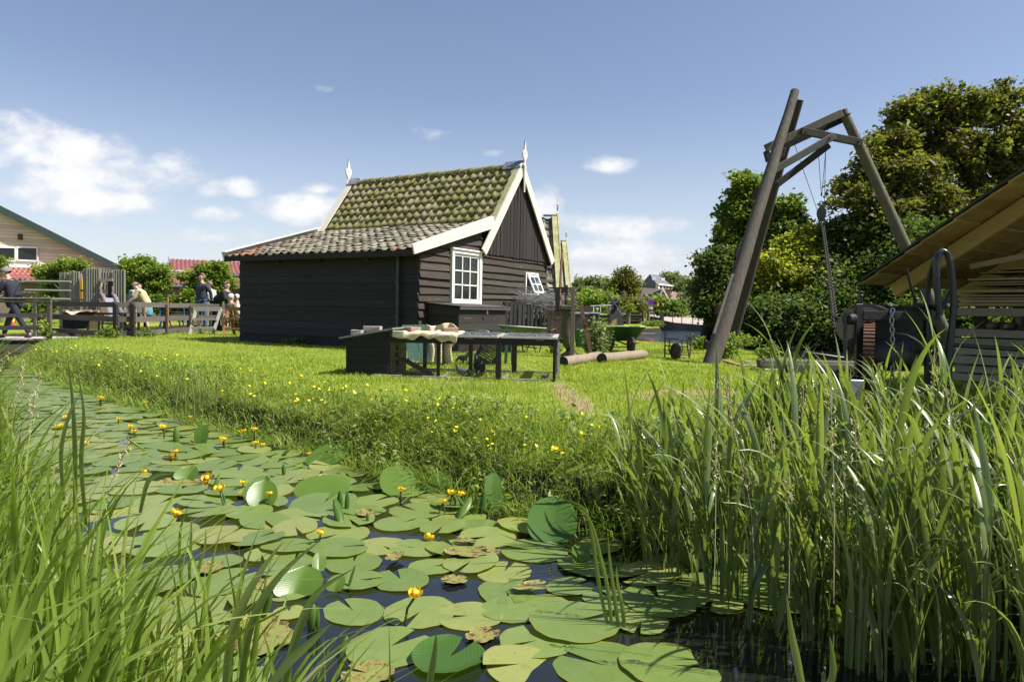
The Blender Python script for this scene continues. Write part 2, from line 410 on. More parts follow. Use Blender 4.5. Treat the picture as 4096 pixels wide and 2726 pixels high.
def sdist(P, poly):
 "signed distance, positive outside the polygon"
 x, y = P[..., 0], P[..., 1]; d = np.full(x.shape, 1e9); ins = np.zeros(x.shape, bool)
 n = len(poly)
 for i in range(n):
  a = poly[i]; b = poly[(i + 1) % n]; ab = b - a
  t = np.clip(((x - a[0]) * ab[0] + (y - a[1]) * ab[1]) / (ab @ ab), 0, 1)
  d = np.minimum(d, np.hypot(x - a[0] - t * ab[0], y - a[1] - t * ab[1]))
  c = ((a[1] > y) != (b[1] > y)) & (x < (b[0] - a[0]) * (y - a[1]) / (b[1] - a[1] + 1e-12) + a[0]); ins ^= c
 return np.where(ins, -d, d)
def smooth(a, b, x): t = np.clip((x - a) / (b - a), 0, 1); return t * t * (3 - 2 * t)
def vnoise(x, y, s=1.0, seed=0):
 r = np.random.default_rng(seed); o = 0
 for k in range(6):
  a = r.uniform(0, 2 * pi); f = s * r.uniform(.6, 1.7); ph = r.uniform(0, 6.28)
  o = o + np.sin((x * cos(a) + y * sin(a)) * f + ph)
 return o / 6
def ground_h(x, y):
 P = np.stack([x, y], -1)
 d1 = sdist(P, DITCH) + vnoise(x, y, 6, 3) * .07
 d2 = sdist(P, CANAL)
 h = 0.4 + .02 * vnoise(x, y, 1.1, 1)
 near = (y > 0) & (x < 3)
 h = h - .06 * (1 - smooth(.1, 1.2, d1))
 rd = smooth(49.5, 64, y) * .45 * smooth(6, 11, x)
 h = h + rd
 h = np.minimum(h, -.45 + (h + .45) * smooth(-.35, .55, d1))
 h = np.minimum(h, -.45 + (h + .45) * smooth(-.2, .35, d2))
 return h
def axis(segs):
 out = []
 for a, b, st in segs: out += list(np.arange(a, b - st * .3, st))
 return np.array(out + [segs[-1][1]])
gx = axis([(-600, -60, 45), (-60, -20, 3), (-20, -13, .5), (-13, 7, .1), (7, 30, .6), (30, 70, 4), (70, 600, 45)])
gy = axis([(-30, 0, 2), (0, 26, .1), (26, 60, .6), (60, 120, 6), (120, 900, 60)])
GX, GY = np.meshgrid(gx, gy)
GH = ground_h(GX, GY)
nx, ny = len(gx), len(gy)
idx = np.arange(nx * ny).reshape(ny, nx)
F = np.stack([idx[:-1, :-1], idx[:-1, 1:], idx[1:, 1:], idx[1:, :-1]], -1).reshape(-1, 4)
s = NT('lawn_ground')
v = s.pos(); n = s.noise(v, .9, 5, .65); n2 = s.noise(v, 18, 4, .7)
gcol = s.ramp(s.math('ADD', s.math('MULTIPLY', n, .6), s.math('MULTIPLY', n2, .4)), [(.3, (.11, .14, .016)), (.5, (.18, .22, .028)), (.72, (.23, .25, .045))])
def patch(cx, cy, rx, ry, rot=0.0, soft=.5):
 g = s.n('ShaderNodeNewGeometry'); mp = s.n('ShaderNodeMapping'); mp.vector_type = 'TEXTURE'
 mp.inputs['Location'].default_value = (cx, cy, 0); mp.inputs['Rotation'].default_value = (0, 0, rot); mp.inputs['Scale'].default_value = (rx, ry, 1e3)
 s.L.new(g.outputs['Position'], mp.inputs[0])
 ln = s.n('ShaderNodeVectorMath', operation='LENGTH'); s.L.new(mp.outputs[0], ln.inputs[0])
 e = s.math('ADD', ln.outputs[1], s.math('MULTIPLY', s.math('SUBTRACT', s.noise(v, 7, 4, .7), .5), 1.1))
 return s.ramp(e, [(.55, (1, 1, 1)), (1.0, (0, 0, 0))])
PATCHES = [(.62, 7.0, .20, 1.8, .036), (-.55, 8.25, .8, .16, .0), (1.9, 7.6, .75, .3, .1), (5.0, 11.2, 2.2, .45, -.15), (1.9, 9.0, .3, .14, 0), (1.5, 7.1, .55, .26, 0), (-.2, 7.9, 1.3, .12, -.06)]
soil = None
for (a, b, c_, d_, e_) in PATCHES:
 pm = patch(a, b, c_, d_, e_); soil = pm if soil is None else s.mix(1.0, soil, pm, 'LIGHTEN')
soilc = s.ramp(n2, [(.3, (.16, .11, .065)), (.7, (.34, .25, .16))])
gcol = s.mix(soil, gcol, soilc)
g = s.n('ShaderNodeNewGeometry'); sz = s.n('ShaderNodeSeparateXYZ'); s.L.new(g.outputs['Position'], sz.inputs[0])
low = s.ramp(s.math('ADD', sz.outputs[2], s.math('MULTIPLY', s.noise(v, 9, 4), .12)), [(.25, (1, 1, 1)), (.33, (0, 0, 0))])
gcol = s.mix(low, gcol, (.022, .018, .010))
M_GROUND = s.done(s.principled(gcol, .95, normal=s.bump(n2, .7, .03), spec=.2))
ground = np_mesh('lawn', np.stack([GX, GY, GH], -1).reshape(-1, 3), F, M_GROUND, smooth=True)
tag(ground, 'mown green lawn running down to the ditch and the canal', 'lawn', kind='structure')
s = NT('still_water')
v = s.pos((1, 1, 1)); n = s.noise(v, 5, 3, .5, .4); nf = s.noise(s.pos((.6, 1.6, 1)), 2.2, 4, .6)
hgt = s.math('ADD', s.math('MULTIPLY', n, .5), nf)
g = s.n('ShaderNodeNewGeometry'); sz = s.n('ShaderNodeSeparateXYZ'); s.L.new(g.outputs['Position'], sz.inputs[0])
far = s.ramp(s.math('DIVIDE', sz.outputs[1], 50.0), [(.25, (0, 0, 0)), (.45, (1, 1, 1))])
b = s.n('ShaderNodeBump'); s.set(b.inputs['Strength'], s.math('ADD', .020, s.math('MULTIPLY', far, .9))); b.inputs['Distance'].default_value = .12; s.L.new(hgt, b.inputs['Height'])
M_WATER = s.done(s.principled((.008, .010, .008), .035, normal=b.outputs[0], spec=.75))
water = np_mesh('water', [(-40, -30, 0), (90, -30, 0), (90, 60, 0), (-40, 60, 0)], [np.array([[0, 1, 2, 3]])], M_WATER)
tag(water, 'dark still water of the ditch and the canal', 'water', kind='structure')
# --- blades of grass as one mesh
def blades(roots, h, w, lean, seg=3, droop=.5, yaw=None, fold=False):
 """roots (n,3); h,w (n,); lean (n,2) horizontal tip offset as a fraction of h; droop = share of the bend near the tip"""
 n = len(roots); t = np.linspace(0, 1, seg + 1)
 if yaw is None: yaw = RNG.uniform(0, 2 * pi, n)
 side = np.stack([np.cos(yaw), np.sin(yaw), np.zeros(n)], -1)
 off = lean[:, None, :] * h[:, None, None] * (t ** (1 + droop * 2))[None, :, None]
 L2 = np.hypot(lean[:, 0], lean[:, 1])
 zz = h[:, None] * (t[None, :] - (L2[:, None] ** 2) * .38 * t[None, :] ** 3)
 C = np.concatenate([roots[:, None, :2] + off, (roots[:, 2][:, None] + zz)[..., None]], -1)
 ww = w[:, None] * (1 - t[None, :] ** 2.2) * (.65 + .5 * np.sin(t * pi))[None, :]
 ww[:, -1] = w * .02
 A = C - side[:, None, :] * ww[..., None] / 2; B = C + side[:, None, :] * ww[..., None] / 2
 if not fold:
  V = np.stack([A, B], 2).reshape(n, (seg + 1) * 2, 3)
  base = (np.arange(n) * (seg + 1) * 2)[:, None]
  fs = []
  for i in range(seg): fs.append(base + np.array([2 * i, 2 * i + 1, 2 * i + 3, 2 * i + 2])[None, :])
  Fc = np.stack(fs, 1).reshape(-1, 4); per = seg
 else:
  nrm = np.stack([-np.sin(yaw), np.cos(yaw), np.zeros(n)], -1)
  M_ = C - nrm[:, None, :] * ww[..., None] * .22
  V = np.stack([A, M_, B], 2).reshape(n, (seg + 1) * 3, 3)
  base = (np.arange(n) * (seg + 1) * 3)[:, None]; fs = []
  for i in range(seg):
   fs.append(base + np.array([3 * i, 3 * i + 1, 3 * i + 4, 3 * i + 3])[None, :])
   fs.append(base + np.array([3 * i + 1, 3 * i + 2, 3 * i + 5, 3 * i + 4])[None, :])
  Fc = np.stack(fs, 1).reshape(-1, 4); per = seg * 2
 return V.reshape(-1, 3), Fc, per
def in_view(x, y, m=.06):
 "keep only ground near the photograph's field of view"
 return (y > .3) & (np.abs(x) < y * (2048 / 2782) * (1 + m) + .5)
def scatter(x0, x1, y0, y1, dens):
 n = int((x1 - x0) * (y1 - y0) * dens); return RNG.uniform(x0, x1, n), RNG.uniform(y0, y1, n)
def soil_mask(x, y):
 m = np.ones_like(x)
 for (a, b, c_, d_, e_) in PATCHES:
  X = (x - a) * cos(e_) + (y - b) * sin(e_); Y = -(x - a) * sin(e_) + (y - b) * cos(e_)
  r = np.hypot(X / c_, Y / d_) + vnoise(x, y, 9, 5) * .55
  m = np.minimum(m, smooth(.45, 1.35, r))
 return m
HOUSE_QUAD = []
M_GRASS = mat_leaf('grass_blade', [(0, (0.167, 0.232, 0.023)), (.35, (0.249, 0.331, 0.039)), (.7, (0.345, 0.416, 0.065)), (.93, (0.427, 0.465, 0.130)), (1, (0.499, 0.441, 0.234))], .42, .5, 1.15, patch=.45, patchscale=1.1, spec=.4)
M_BANK = mat_leaf('bank_blade', [(0, (0.107, 0.168, 0.024)), (.4, (0.187, 0.266, 0.042)), (.75, (0.280, 0.364, 0.075)), (.95, (0.374, 0.420, 0.132)), (1, (0.552, 0.504, 0.330))], .38, .5, 1.2, patch=.35, patchscale=1.6, spec=.35)
M_REED = mat_leaf('reed_blade', [(0, (0.081, 0.122, 0.040)), (.4, (0.133, 0.187, 0.055)), (.75, (0.191, 0.251, 0.078)), (.95, (0.266, 0.292, 0.101)), (1, (0.501, 0.375, 0.235))], .34, .36, 1.35, patch=.3, patchscale=1.2, spec=1.0)
M_SEDGE = mat_leaf('sedge_blade', [(0, (0.108, 0.167, 0.022)), (.4, (0.172, 0.252, 0.036)), (.75, (0.236, 0.321, 0.060)), (.95, (0.301, 0.355, 0.108)), (1, (0.484, 0.436, 0.264))], .4, .34, 1.2, patch=.3, patchscale=1.5, spec=.5)
VV = []; FF = []; RR = []; base = 0
for (x0, x1, y0, y1, dens, hh, ww, sg) in [(-7, 7, 3.6, 8.2, 3000, .075, .0075, 2), (-9, 9, 8.2, 12, 1900, .07, .011, 2), (-12, 9, 12, 17, 900, .07, .016, 1), (-16, 8, 17, 27, 330, .07, .026, 1), (-26, 4, 27, 40, 70, .09, .05, 1)]:
 x, y = scatter(x0, x1, y0, y1, dens)
 P = np.stack([x, y], -1)
 d1 = sdist(P, DITCH); d2 = sdist(P, CANAL)
 ok = in_view(x, y) & (d1 > .45) & (d2 > .12)
 hx = (x + 1.904) * -.8545 + (y - 14.093) * .5194; hy = (x + 1.904) * .5082 + (y - 14.093) * .8613
 ok &= ~((hx > .05) & (hx < 5.5) & (hy > .05) & (hy < 8))
 sm = soil_mask(x, y); ok &= RNG.uniform(0, 1, len(x)) < sm * .80 + .20
 x, y = x[ok], y[ok]; n = len(x)
 clump = .75 + .5 * vnoise(x, y, 5, 21) + .35 * vnoise(x, y, 17, 22)
 h = hh * RNG.uniform(.5, 1.25, n) * np.clip(clump, .35, 1.6)
 V, Fc, per = blades(np.stack([x, y, ground_h(x, y) - .006], -1), h, RNG.uniform(.7, 1.3, n) * ww, RNG.normal(0, .45, (n, 2)) + np.array([-.12, 0]), sg)
 VV.append(V); FF.append(Fc + base); base += len(V); RR.append(np.repeat(RNG.uniform(0, 1, n) ** 1.1, per))
o = np_mesh('grass', np.concatenate(VV), [np.concatenate(FF)], M_GRASS, rnd=np.concatenate(RR))
tag(o, 'short mown grass of the lawn around the black house', 'grass', kind='stuff')
VV = []; FF = []; RR = []; base = 0
x, y = scatter(-12.5, 5.5, 1.6, 16.5, 2100)
P = np.stack([x, y], -1); d1 = sdist(P, DITCH)
side = (x * .68 + y * .73) > 3.2     # the far bank only
wid = 1.05 + .35 * vnoise(x, y, 1.2, 31) + .5 * smooth(-2, 2, x)
ok = in_view(x, y) & (d1 > -.07) & (d1 < wid) & (P[:, 0] * .7 + P[:, 1] > 3.0)
ok &= RNG.uniform(0, 1, len(x)) < np.clip(1.15 - d1 / wid, .12, 1) * np.where(y < 7, 1.0, .7)
x, y, d1, wid = x[ok], y[ok], d1[ok], wid[ok]; n = len(x)
k = np.clip(1 - d1 / wid, 0, 1)
h = (.055 + (.11 + .05 * (x > -1.5)) * k ** .7) * RNG.uniform(.45, 1.4, n) * (1 + .3 * vnoise(x, y, 4, 33))
lean = RNG.normal(0, .62, (n, 2)) + np.array([-.22, -.30]) * k[:, None]
V, Fc, per = blades(np.stack([x, y, np.maximum(ground_h(x, y), -.02) - .01], -1), h, RNG.uniform(.004, .0085, n) * np.where(y > 8, 1.5, 1), lean, 3, .5)
o = np_mesh('bank_grass', V, [Fc], M_BANK, rnd=np.repeat(RNG.uniform(0, 1, n), per))
tag(o, 'rough uncut grass hanging over the ditch bank', 'grass', kind='stuff')
# --- the black tarred house
HX, HY = -1.904, 14.093
HRZ = math.atan2(.8613, .5082)
HU = Vector((-.8545, .5194, 0)); HV = Vector((.5194, .8545, 0))
def hloc(x, y, z=0.0):
 "house frame (x along the gable, y along the long wall) -> world"
 return Vector((HX, HY, .4)) + Vector((.5082, .8613, 0)) * x + Vector((-.8613, .5082, 0)) * y + Vector((0, 0, z))
s = NT('mossy_tiles')
r = s.attr(); v = s.coord('Object'); n = s.noise(v, 5, 5, .7); n2 = s.noise(v, 40, 3, .7)
base = s.ramp(s.math('ADD', s.math('MULTIPLY', r, .6), s.math('MULTIPLY', n, .5)), [(.2, (.125, .118, .042)), (.5, (.195, .182, .065)), (.72, (.23, .20, .105)), (.95, (.30, .26, .18))])
sp = s.ramp(n2, [(.62, (0, 0, 0)), (.70, (1, 1, 1))])
base = s.mix(s.math('MULTIPLY', sp, .4), base, (.33, .32, .26))
sepv = s.n('ShaderNodeSeparateXYZ'); s.L.new(v, sepv.inputs[0])
topm = s.ramp(s.math('ADD', sepv.outputs[2], s.math('MULTIPLY', n, .35)), [(.0, (0, 0, 0)), (1, (0, 0, 0))])
och = s.ramp(s.noise(v, 3.1, 4, .7), [(.60, (0, 0, 0)), (.68, (1, 1, 1))])
zr = s.math('MULTIPLY', s.math('SUBTRACT', sepv.outputs[2], 3.95), 3.0, clamp=True)
base = s.mix(s.math('MULTIPLY', och, s.math('ADD', s.math('MULTIPLY', zr, .8), .06)), base, (.22, .13, .02))
M_TILEMOSS = s.done(s.principled(base, .9, normal=s.bump(n2, .6, .01), spec=.2))
s = NT('weathered_tiles')
r = s.attr(); v = s.coord('Object'); n = s.noise(v, 4, 5, .7); n2 = s.noise(v, 34, 3, .7)
base = s.ramp(r, [(0, (.11, .10, .07)), (.3, (.15, .138, .10)), (.6, (.22, .20, .15)), (.93, (.32, .29, .225)), (.955, (.33, .285, .22)), (.965, (.36, .14, .075)), (1, (.42, .17, .10))])
mo = s.ramp(n, [(.5, (0, 0, 0)), (.66, (1, 1, 1))])
base = s.mix(s.math('MULTIPLY', mo, .5), base, (.13, .125, .05))
sp = s.ramp(n2, [(.5, (0, 0, 0)), (.72, (1, 1, 1))]); base = s.mix(s.math('MULTIPLY', sp, .35), base, (.07, .06, .05))
M_TILEGREY = s.done(s.principled(base, .85, normal=s.bump(n2, .6, .01), spec=.3))
def tiles(name, A, Lv, S, length, slope_len, tw, tl, mat, parent, amp=.03, seed=1, thick=.018, lift=.032, bias=None):
 """pantiles: A = lower near corner, Lv = unit vector along the eave, S = unit vector up the slope"""
 rg = np.random.default_rng(seed); A = np.array(A); Lv = np.array(Lv); S = np.array(S); Nn = np.cross(Lv, S); Nn /= np.linalg.norm(Nn)
 if Nn[2] < 0: Nn = -Nn
 nc = int(round(length / tw)); tw = length / nc; nr = int(math.ceil(slope_len / tl)); K = 8
 V = []; F = []; R = []
 t = np.linspace(0, 1, K + 1)
 prof = amp * (np.cos(2 * pi * (t - .18)) + .35 * np.cos(4 * pi * (t - .18)))
 lob = -.022 * np.cos(2 * pi * (t - .62))       # rounded lower edge
 for i in range(nr):
  s0 = i * tl; s1 = min(s0 + tl * 1.12, slope_len + .02)
  for j in range(nc):
   ang = rg.normal(0, .028); du = rg.normal(0, .006); ds = rg.normal(0, .014); dn = rg.normal(0, .006)
   b = len(V)
   for (sv, nn_) in ((s0, lift), (s0 + (s1 - s0) * .5, lift * .5), (s1, 0.0)):
    for k in range(K + 1):
     lift_e = sv + ds + (lob[k] if sv == s0 else 0) + ang * (t[k] - .5) * tw
     V.append(A + Lv * (j * tw + t[k] * tw * 1.03 + du) + S * lift_e + Nn * (prof[k] + nn_ + dn))
   for q in range(2):
    for k in range(K): F.append((b + q * (K + 1) + k, b + q * (K + 1) + k + 1, b + (q + 1) * (K + 1) + k + 1, b + (q + 1) * (K + 1) + k))
   c = len(V)
   for k in range(K + 1): V.append(V[b + k] - Nn * thick - S * .002)
   for k in range(K): F.append((b + k, c + k, c + k + 1, b + k + 1))
   rr = rg.uniform(0, .95) if bias is None else bias(i, j, rg)
   R += [rr] * (3 * K)
 V = np.array(V); 
 return np_mesh(name, V, [np.array(F)], mat, parent, rnd=np.array(R))
def weatherboards(mb, x0, x1, zs, face, out=.026, step=None, seed=0, clip=None, ragged=0.0):
 """horizontal lapped boards. face(a, z, o) -> point; a along wall, o outward. zs = board bottoms (list) with top"""
 rg = random.Random(seed)
 for i in range(len(zs) - 1):
  zb, zt = zs[i], zs[i + 1] + .02
  if zt - zb < .03: continue
  a0 = x0 + (rg.uniform(-ragged, ragged)); a1 = x1
  if clip: a0, a1 = clip(zb, zt, a0, a1)
  if a1 - a0 < .05: continue
  n = max(2, int((a1 - a0) / .35)); o0 = out * rg.uniform(.85, 1.35)
  vs = []; 
  for k in range(n + 1):
   a = a0 + (a1 - a0) * k / n
   dz = .010 * sin(a * 2.3 + i * 1.7) + rg.uniform(-.004, .004); do = rg.uniform(-.002, .003)
   vs += [face(a, zb + dz, o0 + do), face(a, zb + dz, o0 + do - .02), face(a, zt, .004), face(a, zt, -.012)]
  fs = []
  for k in range(n):
   b = 4 * k
   fs += [(b, b + 4, b + 6, b + 2), (b + 1, b + 5, b + 4, b), (b + 3, b + 7, b + 5, b + 1)]
  e = 4 * n; fs += [(0, 2, 3, 1), (e, e + 1, e + 3, e + 2)]
  mb.add(vs, fs, rg.random())
GS = 1.293   # main roof slope
def finial(parent, loc, h0=.62, name='finial', mat=None, yaw=0.0, sc=1.0):
 m = MB(); T = .035
 R_ = [(.014, -.68), (.014, 0.0), (.045, .03), (.02, .10), (.012, .14), (.035, .19), (.07, .27), (.072, .36), (.055, .41), (.028, .44), (.03, .46), (.0, .70)]
 hole_c, hr = .34, .022
 half = [(0, -.70)] + R_ + [(0, hole_c + hr)] + [(hr * sin(a), hole_c + hr * cos(a)) for a in np.linspace(.3, pi - .3, 7)] + [(0, hole_c - hr)]
 zs = sorted(set([-.68, 0.0, .03, .10, .14, .19, .27, .31, .318, .33, .34, .35, .362, .37, .41, .44, .46, .58, .70]))
 def wid(z):
  for (w0, z0), (w1, z1) in zip(R_[:-1], R_[1:]):
   if z0 <= z <= z1: return w0 + (w1 - w0) * ((z - z0) / (z1 - z0) if z1 > z0 else 0)
  return .012
 def hol(z): return math.sqrt(max(0, hr * hr - (z - hole_c) ** 2))
 for a, b in zip(zs[:-1], zs[1:]):
  for sgn in (1, -1):
   P = [(hol(a), a), (max(wid(a), hol(a) + .002), a), (max(wid(b), .001), b), (hol(b), b)]
   poly = [(sgn * x * sc * 1.6, -T / 2, z * sc) for x, z in P]
   m.prism(poly, (0, T, 0), .5)
 m.xform(Matrix.Translation(loc) @ Matrix.Rotation(yaw, 4, 'Z'))
 return m.build(name, mat or M_CREAM, parent)
def build_house():
 T = thing('wooden_house', 'black tarred weatherboard house with mossy pantile roof and cream barge boards', 'house', (HX, HY, .4), HRZ)
 L = 5.45
 m = MB()
 m.prism([(.03, .05, -.3), (.03, .05, 2.02), (2.62, .05, 2.83), (3.84, .05, 4.33), (5.47, .05, 2.2), (5.47, .05, -.3)], (0, L - .1, 0), .3)
 m.build('wall_core', M_DARKWOOD, T)
 m = MB(); zs = [0.03 + .1705 * i for i in range(13)]
 weatherboards(m, .0, L, zs, lambda a, z, o: (-o, a, z), .024, seed=3)
 m.beam((-.01, 0, -.02), (-.01, L, -.02), .05, .1)
 m.box((.02, -.0, 1.0), (.05, .05, 2.1))
 m.build('side_wall', M_BLACKBOARD, T)
 m = MB(); rng = random.Random(5)
 zl = [0.02]
 while zl[-1] < 2.95: zl.append(zl[-1] + rng.uniform(.150, .172))
 def roofx(z): return (z - 2.03) / .29 - .3
 face = lambda a, z, o: (a, -o, z)
 weatherboards(m, -.03, 1.03, [z for z in zl if z < 2.2], face, .050, seed=8, ragged=.035)
 weatherboards(m, .0, 2.27, [z for z in zl if z > 2.12], face, .050, seed=9, clip=lambda zb, zt, a0, a1: (max(a0, roofx(zb) + .1), a1))
 m.build('weatherboards', M_BROWNBOARD, T)
 m = MB()
 zr = [0.02]
 while zr[-1] < 2.03: zr.append(zr[-1] + rng.uniform(.150, .168))
 zr.append(2.19)
 sx0, sx1, sz0, sz1 = 4.27, 4.93, 1.27, 1.84
 weatherboards(m, 2.30, 5.50, [z for z in zr if z < 1.25] + [1.262], face, .046, seed=10, ragged=.01)
 mid = [1.262] + [z for z in zr if 1.3 < z < 1.85]
 weatherboards(m, 2.30, sx0, mid, face, .046, seed=12); weatherboards(m, sx1, 5.50, mid, face, .046, seed=13)
 weatherboards(m, 2.30, 5.50, [mid[-1]] + [z for z in zr if z > mid[-1] + .05], face, .046, seed=11, ragged=.01)
 m.build('weatherboards', M_BROWNBOARD, T)
 m = MB(); m.box((2.255, -.012, 1.05), (.075, .03, 2.1)); m.build('gap_shade', M_DARKWOOD, T)  # dark strip standing in for the shaded gap right of the window
 m = MB(); x = 2.22; rng = random.Random(2)
 def rake(x): return (4.43 - GS * abs(x - 3.84)) - .16
 while x < 5.52:
  w = .155; a, b = x + .008, x + w - .010
  o = .070 + rng.uniform(-.004, .006); zb = 2.155 + rng.uniform(-.012, .012)
  top = [(a, rake(a)), (b, rake(b))]
  if a < 3.84 < b: top = [(a, rake(a)), (3.84, rake(3.84)), (b, rake(b))]
  poly = [(a, -o, zb), (b, -o, zb)] + [(p, -o, max(q, zb + .02)) for p, q in top[::-1]]
  m.prism(poly, (0, .022, 0), rng.random())
  m.box(((x), -.028, (zb + max(rake(x), zb + .05)) / 2 - .02), (.03, .012, max(rake(x) - zb, .05)), None, .1)
  x += w
 m.build('gable_boards', M_VBOARD, T)
 m = MB(); e = .03
 m.prism([(-.30, -.10, 1.99), (2.62, -.10, 2.86), (2.62, -.10, 2.80), (-.30, -.10, 1.92)], (0, L + .2, 0), .5)
 m.prism([(2.2, -.10, 2.26), (3.84, -.10, 4.36), (5.55, -.10, 2.15), (5.55, -.10, 2.07), (3.84, -.10, 4.27), (2.2, -.10, 2.18)], (0, L + .2, 0), .5)
 m.build('roof_deck', M_DARKWOOD, T)
 Sl = Vector((1, 0, .298)).normalized(); Sm = Vector((1, 0, GS)).normalized(); Sr = Vector((-1, 0, GS)).normalized()
 def biasl(i, j, rg):
  if (i, j) in ((0, 1), (0, 21), (0, 20), (1, 21), (2, 21), (4, 20), (6, 19)): return .975
  return rg.uniform(0, .94)
 lean = tiles('lean_to_tiles', (-.36, -.02, 2.015), (0, 1, 0), tuple(Sl), L + .02, 3.12, .243, .262, M_TILEGREY, T, seed=4, bias=biasl, amp=.022)
 tiles('roof_tiles', (2.50, -.02, 2.735), (0, 1, 0), tuple(Sm), L + .02, 2.20, .243, .25, M_TILEMOSS, T, seed=5, amp=.023)
 tiles('roof_tiles', (5.62, -.02, 2.15), (0, 1, 0), tuple(Sr), L + .02, 2.84, .243, .25, M_TILEMOSS, T, seed=6, amp=.023)
 m = MB(); y = .32; k = 0
 while y < L - .2:
  n = 8; r0, r1 = .10, .088; z0 = 4.395 + .012 * sin(k * 2.1); vs = []
  for (yy, rr, dz) in ((y, r0, .012), (y + .36, r1, -.006)):
   for q in range(n + 1):
    a = -.25 + (pi + .5) * q / n; vs.append((3.84 + cos(a) * rr * 1.1, yy, z0 + dz + sin(a) * rr))
  m.add(vs, [(q, q + 1, n + 2 + q, n + 1 + q) for q in range(n)], random.uniform(.2, 1))
  m.add([Vector(p) for p in vs[:n + 1]] + [Vector((3.84, y, z0 - .02))], [(q + 1, q, n + 1) for q in range(n)], .3)
  y += .335; k += 1
 m.build('ridge_tiles', M_TILEMOSS, T)
 for y0, y1 in ((-.17, .33), (L - .22, L + .12)):
  m = MB()
  for sg in (-1, 1):
   m.prism([(3.84, y0, 4.56), (3.84 + sg * .17, y0, 4.36), (3.84 + sg * .17, y0, 4.345), (3.84, y0, 4.545)], (0, y1 - y0, 0), .4)
  m.build('ridge_lead', M_LEAD, T)
 nrm = Vector((-GS, 0, 1)).normalized()
 def barge(pa, pb, w, y, th, name='barge_board', mat=None, wb=None):
  pa = Vector(pa); pb = Vector(pb); d = (pb - pa).normalized(); nn = Vector((-d.z, 0, d.x))
  if nn.z < 0: nn = -nn
  wb = wb or w
  m = MB(); m.prism([pa, pb, pb - nn * wb, pa - nn * w], (0, th, 0), .5)
  for p in m.v: pass
  m.v = [(p[0], p[1] + y, p[2]) for p in m.v]
  return m.build(name, mat or M_CREAM, T)
 apx = (3.84, 0, 4.53)
 barge((2.06, 0, 2.24), apx, .205, -.185, .035)
 barge((5.63, 0, 2.22), apx, .205, -.185, .035)
 barge((-.42, 0, 2.11), (2.52, 0, 3.02), .185, -.178, .035, wb=.26)
 barge((2.55, 0, 2.88), apx, .205, L + .10, .035); barge((5.63, 0, 2.22), apx, .205, L + .10, .035)
 barge((-.42, 0, 2.11), (2.6, 0, 3.02), .185, L + .10, .035)
 def verge(pa, pb, y0, w, mat, th=.022):
  pa = Vector(pa); pb = Vector(pb); d = (pb - pa).normalized(); nn = Vector((-d.z, 0, d.x)); nn = nn if nn.z > 0 else -nn
  m = MB(); m.prism([pa, pb, pb - nn * th, pa - nn * th], (0, w, 0), .5); m.v = [(p[0], p[1] + y0, p[2]) for p in m.v]
  m.build('verge_board', mat, T)
 verge((2.58, 0, 2.915), (3.80, 0, 4.50), -.15, .14, M_OLDCREAM)
 verge((2.45, 0, 2.74), (3.82, 0, 4.52), L - .10, .205, M_CREAM)
 verge((-.44, 0, 2.125), (2.60, 0, 3.035), L - .02, .12, M_CREAM)
 verge((-.40, 0, 2.125), (2.50, 0, 3.03), -.15, .05, M_CREAM)
 m = MB(); m.box((-.345, L / 2, 1.965), (.045, L + .26, .13)); m.box((-.18, L / 2, 1.955), (.30, L + .1, .02))
 m.build('eave_board', M_DARKWOOD, T)
 for y in (1.35, 2.75, 4.1): m = MB(); m.box((-.02, y, 1.90), (.08, .10, .10)); m.build('rafter_end', M_DARKWOOD, T)
 m = MB(); m.tube([(-.09, .47, .05), (-.09, .47, 1.93)], .036, 12); m.box((-.09, .47, 1.4), (.10, .10, .03)); m.box((-.09, .47, .7), (.10, .10, .03))
 m.build('drain_pipe', mat_plain('black_pipe', (.022, .024, .024), .4, c2=(.04, .045, .042), scale=4), T)
 finial(T, (3.84, -.215, 4.40), sc=.92)
 finial(T, (3.84, L + .18, 4.44), sc=.98)
 W = MB(); x0, x1, z0, z1 = 1.035, 2.20, .98, 2.165; y = -.055
 W.box(((x0 + x1) / 2, y, z1 - .045), (x1 - x0, .07, .09), bev=.006); W.box(((x0 + x1) / 2, y - .02, z1 + .008), (x1 - x0 + .05, .10, .025))
 W.box((x0 + .04, y, (z0 + z1) / 2 - .045), (.08, .07, z1 - z0 - .09)); W.box((x1 - .04, y, (z0 + z1) / 2 - .045), (.08, .07, z1 - z0 - .09))
 W.box(((x0 + x1) / 2, y, z0 + .03), (x1 - x0 - .16, .07, .06))
 win = W.build('window', M_WHITE, T)
 a0, a1, b0, b1 = x0 + .08, x1 - .08, z0 + .06, z1 - .09
 W = MB(); y = -.035
 for xx in (a0 + .028, a1 - .028): W.box((xx, y, (b0 + b1) / 2), (.055, .04, b1 - b0))
 for zz in (b0 + .028, b1 - .028): W.box(((a0 + a1) / 2, y, zz), (a1 - a0 - .11, .04, .055))
 ia0, ia1, ib0, ib1 = a0 + .055, a1 - .055, b0 + .055, b1 - .055
 for k in (1, 2):
  W.box((ia0 + (ia1 - ia0) * k / 3, y, (ib0 + ib1) / 2), (.026, .036, ib1 - ib0))
  W.box(((ia0 + ia1) / 2, y, ib0 + (ib1 - ib0) * k / 3), (ia1 - ia0, .032, .026))
 W.build('sash', M_WHITE, win)
 W = MB(); W.box(((ia0 + ia1) / 2, -.026, (ib0 + ib1) / 2), (ia1 - ia0 + .02, .006, ib1 - ib0 + .02)); W.build('pane', M_GLASS, win)
 W = MB(); x0, x1, z0, z1 = sx0, sx1, sz0, sz1; y = -.045; w = .04
 W.box(((x0 + x1) / 2, y, z1 - w / 2), (x1 - x0, .06, w)); W.box(((x0 + x1) / 2, y - .01, z0 + w / 2), (x1 - x0, .09, w))
